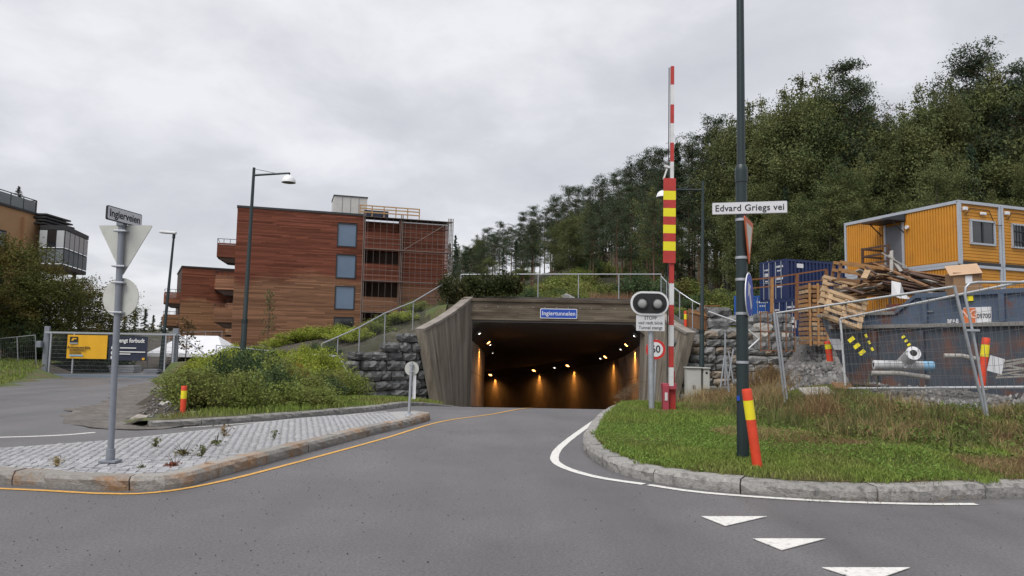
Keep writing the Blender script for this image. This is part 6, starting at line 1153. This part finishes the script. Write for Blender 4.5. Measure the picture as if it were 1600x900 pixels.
for (u, v, d, lb, kd, m, w) in ((422, 452, 56, 'thin young tree before the timber building', 'birch', M_DEC, .35), (293, 500, 41, 'young tree with sparse brownish leaves before the white tent', 'birch', leafmat('brown_leaves', (.085, .06, .028), .4), .62)):
    p = at(u, v, d); z0 = gz(p.x, d); H = p.z - z0; t = thing('young_tree', lb, 'tree', (p.x, d, z0)); rng = np.random.default_rng(u); mb = MB(); mb.path([(0, 0, -.2), (.02, 0, H * .5), (0, .02, H * .97)], [.035, .026, .008], 7); pts = []
    for i in range(22): s = .25 + .72 * i / 22; a = rng.uniform(0, 6.28); q = np.array((math.cos(a) * w * (1.1 - s) * 1.3, math.sin(a) * w * (1.1 - s) * 1.3, H * s + .3 * w)); mb.path([(0, 0, H * s), q], [.012, .005], 4, cap=False); pts.append(q * np.array((1, 1, 1)) + rng.normal(0, .14, (16, 3)))
    mb.build('trunk', M_BARK, t); V, F_ = leaves(np.concatenate(pts), .16, .6, rng=rng); fastmesh('crown', V, F_, m, t, None, rng.random(len(F_)))
# ---------------------------------------------------------------- shrubs
def make_shrub(m, seed, n=4200, leaf=.085, name='shrub'):
    rng = np.random.default_rng(seed); root = thing(name, 'x', 'shrub', (0, 0, -500)); mb = MB(); pts = []
    for i in range(46):
        a = rng.uniform(0, 6.28); s = rng.uniform(.2, 1); h = math.sqrt(max(.05, 1 - (s * .92) ** 2)) * rng.uniform(.75, 1.12); e_ = np.array((math.cos(a) * s, math.sin(a) * s, h)); mb.path([(0, 0, -.1), Vector(e_ * np.array((.6, .6, .55))), Vector(e_)], [.014, .009, .004], 4, cap=False)
        k = n // 46; f = rng.uniform(.35, 1.05, (k, 1)); pts.append(e_ * f + rng.normal(0, .085, (k, 3)))
    mb.build('stems', M_BARK, root); P = np.concatenate(pts); P[:, 2] = np.maximum(P[:, 2], .02); V, F_ = leaves(P, leaf, .5, up=.35, rng=rng); fastmesh('foliage', V, F_, m, root, None, rng.random(len(F_))); return root
SH = {'y': [make_shrub(M_SHY, 61), make_shrub(M_SHY, 62)], 'g': [make_shrub(M_SHG, 63), make_shrub(M_SHG, 64)], 'd': [make_shrub(M_SHD, 65)], 'r': [make_shrub(M_RUSTL, 66, 1500)]}
SL = {'y': ('yellow-green shrub on the bank below the timber building', 'yellow-green shrubs on the bank'), 'g': ('mid-green shrub in the dense bank behind the kerb', 'green shrubs on the bank'), 'd': ('dark green shrub in the bank by the street lamp', 'dark shrubs on the bank'), 'r': ('small rusty-leaved shrub in the bank', 'rusty shrubs')}
USH = set()
def shrub(k, x, y, w, h, label=None, group=None, z=None):
    pr = rr.choice(SH[k])
    if pr.name in USH: o = copy_tree(pr)
    else: o = pr; USH.add(pr.name)
    o.location = (x, y, gz(x, y) - .05 if z is None else z); o.scale = (w, w * rr.uniform(.85, 1.15), h); o.rotation_euler = (0, 0, rr.uniform(0, 6.28)); o['label'] = label or SL[k][0]; o['category'] = 'shrub'; o['group'] = group or SL[k][1]; return o
cand = []
for y in np.arange(16.2, 31, 1.05):
    lo = float(np.interp(y, [16, 20.5, 25, 31], [245, 238, 228, 240])); hi = float(np.interp(y, [16, 18, 22, 31], [440, 505, 545, 545])); x = (lo - 800) / FPX * y
    while x < (hi - 800) / FPX * y: cand.append((x + rr.uniform(-.25, .25), y + rr.uniform(-.3, .3))); x += 1.05
for (x, y) in cand:
    if inside(ROADP, np.array([x + .5]), np.array([y - .45]))[0] or inside(ROADP, np.array([x - .7]), np.array([y]))[0]: continue
    u = 800 + x / y * FPX; fr = smooth_step(16, 30, y); hmax = at(u, float(np.interp(u, [225, 262, 300, 350, 420, 520, 560], [604, 582, 566, 552, 545, 532, 522])), y).z - gz(x, y)
    if hmax < .3: continue
    k = 'y' if (y > 23 and rr.random() < .75) or (u > 440 and u < 0) else ('d' if abs(u - 400) < 40 and y > 18 and y < 23 else rr.choice('gggdg')); shrub(k, x, y, rr.uniform(.62, .95), min(rr.uniform(.45, 1.3) * (1.0 if y > 18 else .75), hmax * rr.uniform(.72, 1.12)))
for (u, d, w, h, k) in ((470, 21, .5, .9, 'r'), (560, 36, 1.1, 1.1, 'y'), (585, 37, 1.2, 1.1, 'g'), (612, 38, 1.1, 1.0, 'g'), (630, 38, 1.0, .9, 'y'), (540, 37, 1.2, 1.0, 'y'), (520, 39, 1.3, 1.2, 'y'), (495, 40, 1.3, 1.1, 'y'), (470, 40, 1.3, 1.0, 'y'), (440, 41, 1.3, .9, 'y'), (410, 42, 1.3, .9, 'y'), (380, 43, 1.3, .8, 'y'), (655, 40, 1.1, .9, 'g'), (600, 42, 1.4, 1.1, 'g'), (560, 43, 1.4, 1.0, 'y')):
    x = (u - 800) / FPX * d; shrub(k, x, d, w, h * (.62 if u > 380 and k != 'r' else 1), None if k == 'r' else ('shrub on the upper bank between handrail and timber building'), None if k == 'r' else 'shrubs on the upper bank')
for i in range(46):   # top of the tunnel and the rocky slope beside it
    u = rr.uniform(730, 1060); d = rr.uniform(41.5, 50); shrub(rr.choice('gdgd'), (u - 800) / FPX * d, d, rr.uniform(.8, 1.4), rr.uniform(.5, 1.05), 'shrub growing behind the railing on top of the tunnel', 'shrubs on top of the tunnel')
for i in range(34):
    u = rr.uniform(1040, 1180); d = rr.uniform(39.5, 60); shrub(rr.choice('gdgyd'), (u - 800) / FPX * d, d, rr.uniform(.8, 1.5), rr.uniform(.5, 1.1), 'shrub on the rocky slope between tunnel and containers', 'shrubs on the rocky slope')
for i in range(26):
    u = rr.uniform(1180, 1600); d = df(u) - rr.uniform(4, 12); shrub(rr.choice('ggd'), (u - 800) / FPX * d, d, rr.uniform(1.3, 2.2), rr.uniform(1.2, 2.4), 'undergrowth shrub at the foot of the wood behind the site offices', 'undergrowth at the wood edge')
for i in range(60):
    u = rr.uniform(705, 1150); d = rr.uniform(50, df(u) - 3); shrub(rr.choice('ggd'), (u - 800) / FPX * d, d, rr.uniform(1.3, 2.4), rr.uniform(1.0, 2.0), 'undergrowth shrub below the pines above the tunnel', 'undergrowth above the tunnel')
for i, (u, d) in enumerate(((20, 36), (50, 37), (85, 38), (115, 39), (150, 40), (-10, 35))): shrub('d', (u - 800) / FPX * d, d + 2, 1.5, 1.9, 'dark hedge shrub behind the gate under the olive trees', 'dark hedge behind the gate')
for i in range(5): p = at(1060 + i * 22, 455, 43 + i); boulder('rock_outcrop', 'grey rock outcrop on the slope between tunnel and containers', (p.x, p.y, gz(p.x, p.y) + .2), (1.3, .9, .8), M_ROCK, 60 + i, 'rock outcrops on the slope')
p = at(885, 455, 42); boulder('rock_outcrop', 'grey rock behind the railing on top of the tunnel', (p.x, p.y, gz(p.x, p.y) + .2), (1.0, .7, .8), M_ROCKL, 71)
# creeper over the left corner of the portal
rng = np.random.default_rng(81); pts = []; mb = MB(); t = thing('creeper', 'dark creeper hanging over the left corner of the portal railing', 'climbing plant', at(730, 470, 38.6)); o = Vector(t.location)
for i in range(150):
    s = rng.random(); u = 690 + 125 * s; top = 432 + rng.uniform(-8, 12); bot = np.interp(u, [690, 712, 735, 760, 815], [462, 484, 472, 466, 452]); v = rng.uniform(top, bot); q = at(u, v, 38.55 + rng.uniform(-.35, .8)); pts.append(np.array(q) + rng.normal(0, .16, (42, 3)))
for i in range(14): u = 694 + i * 8.5; mb.path([at(u, 470, 38.9) - o, at(u + rng.uniform(-5, 5), 450, 38.8) - o, at(u + 3, 432, 39) - o], [.02, .014, .008], 5, cap=False)
mb.build('stems', M_BARK, t); V, F_ = leaves(np.concatenate(pts) - np.array(o), .13, .75, rng=rng, droop=.3); fastmesh('foliage', V, F_, leafmat('creeper_leaves', (.032, .042, .014), .5, col2=(.06, .05, .018)), t, None, rng.random(len(F_)))

# ---------------------------------------------------------------- grasses (uncountable)
def blades(name, x, y, z, h, w, m, label, lean=.45, seed=0, cat='grass'):
    rng = np.random.default_rng(seed); n = len(x); a = rng.uniform(0, 2 * PI, n); hh = h * rng.uniform(.5, 1.25, n); ln = hh * rng.normal(0, lean, n); b_ = rng.uniform(0, 2 * PI, n); P = np.stack([x, y, z], 1); s = np.stack([np.cos(a), np.sin(a), 0 * a], 1) * (w * rng.uniform(.6, 1.3, n))[:, None]
    dirv = np.stack([np.cos(b_) * ln, np.sin(b_) * ln, hh], 1); mid = P + dirv * np.array((.35, .35, .6)); V = np.stack([P - s, P + s, mid + s * .7, P + dirv, mid - s * .7], 1).reshape(-1, 3)
    i0 = np.arange(n) * 5; F_ = np.stack([np.stack([i0, i0 + 1, i0 + 2], 1), np.stack([i0, i0 + 2, i0 + 4], 1), np.stack([i0 + 4, i0 + 2, i0 + 3], 1)], 1).reshape(-1, 3)
    ob_ = fastmesh(name, V, F_, m, None, 'stuff', np.repeat(rng.random(n), 3)); return tag(ob_, label, cat)
rng = np.random.default_rng(5)
def scatter(n, x0, x1, y0, y1, cond): x = rng.uniform(x0, x1, n); y = rng.uniform(y0, y1, n); k = cond(x, y) & ~inside(ROADP, x, y); x, y = x[k], y[k]; return x, y, ground_z(x, y)
RKin = [(p.x, p.y) for p in RKs]
def off_kerb(x, y, d=.24):
    k = np.array(RKin); m_ = np.full(len(x), 1e9)
    for a in k: m_ = np.minimum(m_, (x - a[0]) ** 2 + (y - a[1]) ** 2)
    return m_ > d * d
V2 = np.random.default_rng(8)
def patch(x, y, s, ph): return np.sin(x * s + ph) * np.cos(y * s * 1.3 + ph * 2) + .5 * np.sin(x * s * 2.3 + y * s * 1.7 + ph)
cond = lambda x, y: (x / y < .78) & off_kerb(x, y)
x, y, z = scatter(190000, 1.0, 11.5, 8, 14, cond); dry = (patch(x, y, .9, 1.) + (x - 5) * .35 > .45) & (rng.random(len(x)) < .55)
blades('verge_grass', x[~dry], y[~dry], z[~dry], .062, .006, M_GRB, 'short green grass covering the verge inside the curved kerb', seed=1, lean=.7); blades('dry_verge_grass', x[dry], y[dry], z[dry], .10, .005, M_DRY, 'yellowed dry grass patches on the right of the verge', .8, seed=2)
x, y, z = scatter(70000, 1.2, 9, 14, 24, lambda x, y: (x / y < .5) & off_kerb(x, y)); blades('verge_grass', x, y, z, .10, .009, M_GRB, 'green grass on the verge around the barrier and signal post', seed=3)
x, y, z = scatter(26000, 3, 10.5, 24, 34.3, lambda x, y: (x / y < .36)); blades('verge_grass', x, y, z, .16, .014, M_GRB, 'rough grass on the dip before the right stone wall', seed=4)
# withered litter lying over the kerb and gutter at the right
r2 = np.random.default_rng(71); kp = [p for p in RKs if 3.2 < p.x < 6.6]; X = []; Y = []; Z = []
for i in range(2600):
    p = kp[r2.integers(len(kp))]; o_ = r2.normal(.12, .2); X.append(p.x + r2.normal(0, .12)); Y.append(p.y + o_); Z.append(.165 if o_ > .02 else .012)
blades('withered_litter', np.array(X), np.array(Y), np.array(Z), .035, .004, mat('withered', (.13, .085, .045), .85, .2, 5, attr=.5), 'withered grass and leaf litter spilling over the kerb', 4.5, 72, 'litter')
x, y, z = scatter(9000, 4.6, 9.5, 8.6, 11, lambda x, y: (patch(x, y, 1.3, 5.) > .25) & off_kerb(x, y)); blades('brown_thatch', x, y, z + .02, .04, .006, mat('thatch', (.085, .05, .03), .85, .2, 5, attr=.5), 'brown matted dead growth on the right part of the verge', 2.2, 73, 'thatch')
# clover-like leaves in the verge
x, y, z = scatter(70000, 1.1, 5.2, 8.3, 19, lambda x, y: off_kerb(x, y) & (patch(x, y, .7, 2.) > -.5)); Vv, Ff = leaves(np.stack([x, y, z + .05 * rng.random(len(x)) + .02], 1), .024, .8, up=.9, rng=rng); ob_ = fastmesh('clover', Vv, Ff, leafmat('clover_leaf', (.12, .19, .04), .4, orand=0), None, 'stuff', rng.random(len(Ff))); tag(ob_, 'bright green clover among the grass of the verge', 'clover')
# tall weeds and dry grass in front of the site fence
def clumps(nc, region_, hs, rad, per, m, label, seed, lean=.35, w=.007):
    r2 = np.random.default_rng(seed); X = []; Y = []; Hh = []
    while len(X) < nc:
        t_ = r2.uniform(.24, .80); lo, hi = region_(t_)
        if hi <= lo: continue
        yy = r2.uniform(lo, hi); xx = t_ * yy; n = int(per * r2.uniform(.4, 1.3)); rd = rad * r2.uniform(.4, 1.5); X.append(xx + r2.normal(0, rd, n)); Y.append(yy + r2.normal(0, rd, n)); Hh.append(np.full(n, r2.uniform(*hs) * float(np.interp(t_, [.3, .36, .46, .55, .8], [1, 1.35, 1.2, .6, .45]))))
    X = np.concatenate(X); Y = np.concatenate(Y); Hh = np.concatenate(Hh); k = ~inside(ROADP, X, Y) & off_kerb(X, Y); X, Y, Hh = X[k], Y[k], Hh[k]; return blades('tall_weeds', X, Y, ground_z(X, Y), Hh, w, m, label, lean, seed, 'weeds')
f1 = lambda t: (float(np.interp(t, [.24, .36, .45, .6, .8], [19, 12.6, 11.3, 10.6, 10.2])), float(np.interp(t, [.24, .4, .5, .8], [27, 18.5, 14.0, 12.6])))
clumps(105, f1, (.12, .42), .20, 100, M_WEED, 'tall green weeds along the front of the site fence', 11); clumps(105, f1, (.15, .45), .17, 90, M_DRY, 'tall dry grass stalks along the front of the site fence', 12, .6, .005)
clumps(42, lambda t: (24, 31) if t < .36 else (1, 0), (.3, .7), .35, 150, M_DRY, 'straw-coloured dry grass around the grey cabinets', 13, .6, .009)
clumps(20, f1, (.08, .18), .14, 100, mat('dead_leaves', (.10, .052, .03), .8, .2, 5, attr=.5), 'brown withered weeds in front of the fence', 19, .9, .012)
r2 = np.random.default_rng(44); PP = []
for i in range(150):
    t_ = r2.uniform(.28, .8); lo, hi = f1(t_); yy = r2.uniform(lo - .9, hi); xx = t_ * yy; hgt = r2.uniform(.08, .38) * float(np.interp(t_, [.3, .46, .55, .8], [1, 1, .6, .5])); n = int(40 + hgt * 160); q = r2.normal(0, 1, (n, 3)) * np.array((.11, .11, .0)); q[:, 2] = r2.random(n) * hgt; PP.append(q + np.array((xx, yy, gz(xx, yy))))
V_, F_ = leaves(np.concatenate(PP), .055, .5, up=.3, rng=r2); tag(fastmesh('leafy_weeds', V_, F_, leafmat('leafy_weed', (.095, .135, .035), .5, orand=0, col2=(.12, .11, .04)), None, 'stuff', r2.random(len(F_))), 'leafy green weeds among the dry grass by the fence', 'weeds')
x, y, z = scatter(9000, 2.5, 8.5, 40, 43, lambda x, y: (x / y > .105) & (x / y < .17)); blades('reddish_grass', x, y, z, 1.0, .012, leafmat('reddish_straw', (.22, .13, .085), .35, orand=0), 'tall reddish grass behind the railing on top of the tunnel', .22, 14)
x, y, z = scatter(16000, -4.5, 8, 39.3, 44, lambda x, y: x / y > -.1); blades('tunnel_top_grass', x, y, z, .45, .012, M_WEED, 'green grass growing along the top of the tunnel', .35, 15)
# left bank grass strip, lawn at the gate, bank litter
x, y, z = scatter(40000, -9, -2.6, 14, 30, lambda x, y: (x > np.interp(y, [14, 16, 20, 30], [-6.6, -6.2, -5.2, -4.2])) & (x / y > -.5)); blades('bank_grass', x, y, z + .02, .12, .009, M_GRB, 'low grass between the left kerb and the shrubs', seed=16)
x, y, z = scatter(52000, -34, -15, 22, 40, lambda x, y: (x / y > -.72)); blades('lawn', x, y, z, .10, .015, M_GRB, 'green lawn at the left edge before the gate', seed=17)
# reddish litter of leaves on the gravel by the side road
x = rng.uniform(-12, -6.6, 2600); y = rng.uniform(14.3, 27, 2600); k = (x > -6.9 - (y - 14) * .47) & (x < -6.2 - (y - 14) * .32) ; x, y = x[k], y[k]; ob_ = pebbles('gravel_edge', x, y, np.maximum(ground_z(x, y), rz(y, x)) + .01, .035, M_PEBBLE, rng=rng); tag(ob_, 'loose gravel along the edge of the side road', 'gravel')
# weed tufts between the setts
def tuft(u, v, s, m, label, dead=False):
    p = gp(u, v, IZ); r2 = np.random.default_rng(int(u)); n = 70; a = r2.uniform(0, 6.28, n); q = np.abs(r2.normal(0, s * .5, n)); P = np.stack([np.cos(a) * q, np.sin(a) * q, r2.uniform(.01, s * (.35 if not dead else 1.4), n)], 1); t = thing('weed_tuft', label, 'weed', (p.x, p.y, IZ - .01)); V, F_ = leaves(P, s * .45, .4, up=.4, rng=r2); fastmesh('leaves', V, F_, m, t, None, r2.random(len(F_))); mb = MB()
    for i in range(6): e_ = Vector((r2.normal(0, s * .5), r2.normal(0, s * .5), s * r2.uniform(.5, 1.5))); mb.path([(0, 0, -.01), e_ * .5 + Vector((.01, 0, 0)), e_], [.004, .003, .002], 4, cap=False)
    mb.build('stems', m, t)
tuft(337, 693, .13, M_WEED, 'dark green weed tuft farthest back of the large tufts on the paving'); tuft(285, 709, .14, leafmat('weed_brown', (.10, .085, .04), .4, orand=0), 'brownish weed tuft in the middle of the paving'); tuft(272, 727, .11, leafmat('weed_red', (.15, .055, .035), .4, orand=0), 'reddish weed tuft nearest the rusty kerb'); tuft(221, 730, .06, M_WEED, 'tiny green weed right of the sign post foot')
tuft(243, 697, .10, M_WEED, 'thin upright weed left of the brownish tuft', True); tuft(315, 711, .10, M_WEED, 'thin upright weed right of the brownish tuft', True); tuft(350, 680, .12, M_DRY, 'dry upright stalk near the far kerb of the paving', True); tuft(429, 684, .09, M_WEED, 'thin weed towards the narrow end of the paving', True); tuft(88, 727, .08, M_DRY, 'dry stalk near the left edge of the paving', True)
for pr in [x for l in PR.values() for x in l] + [x for l in SH.values() for x in l]:
    if pr.location.z < -400:
        for ch in list(pr.children): bpy.data.objects.remove(ch)
        bpy.data.objects.remove(pr)
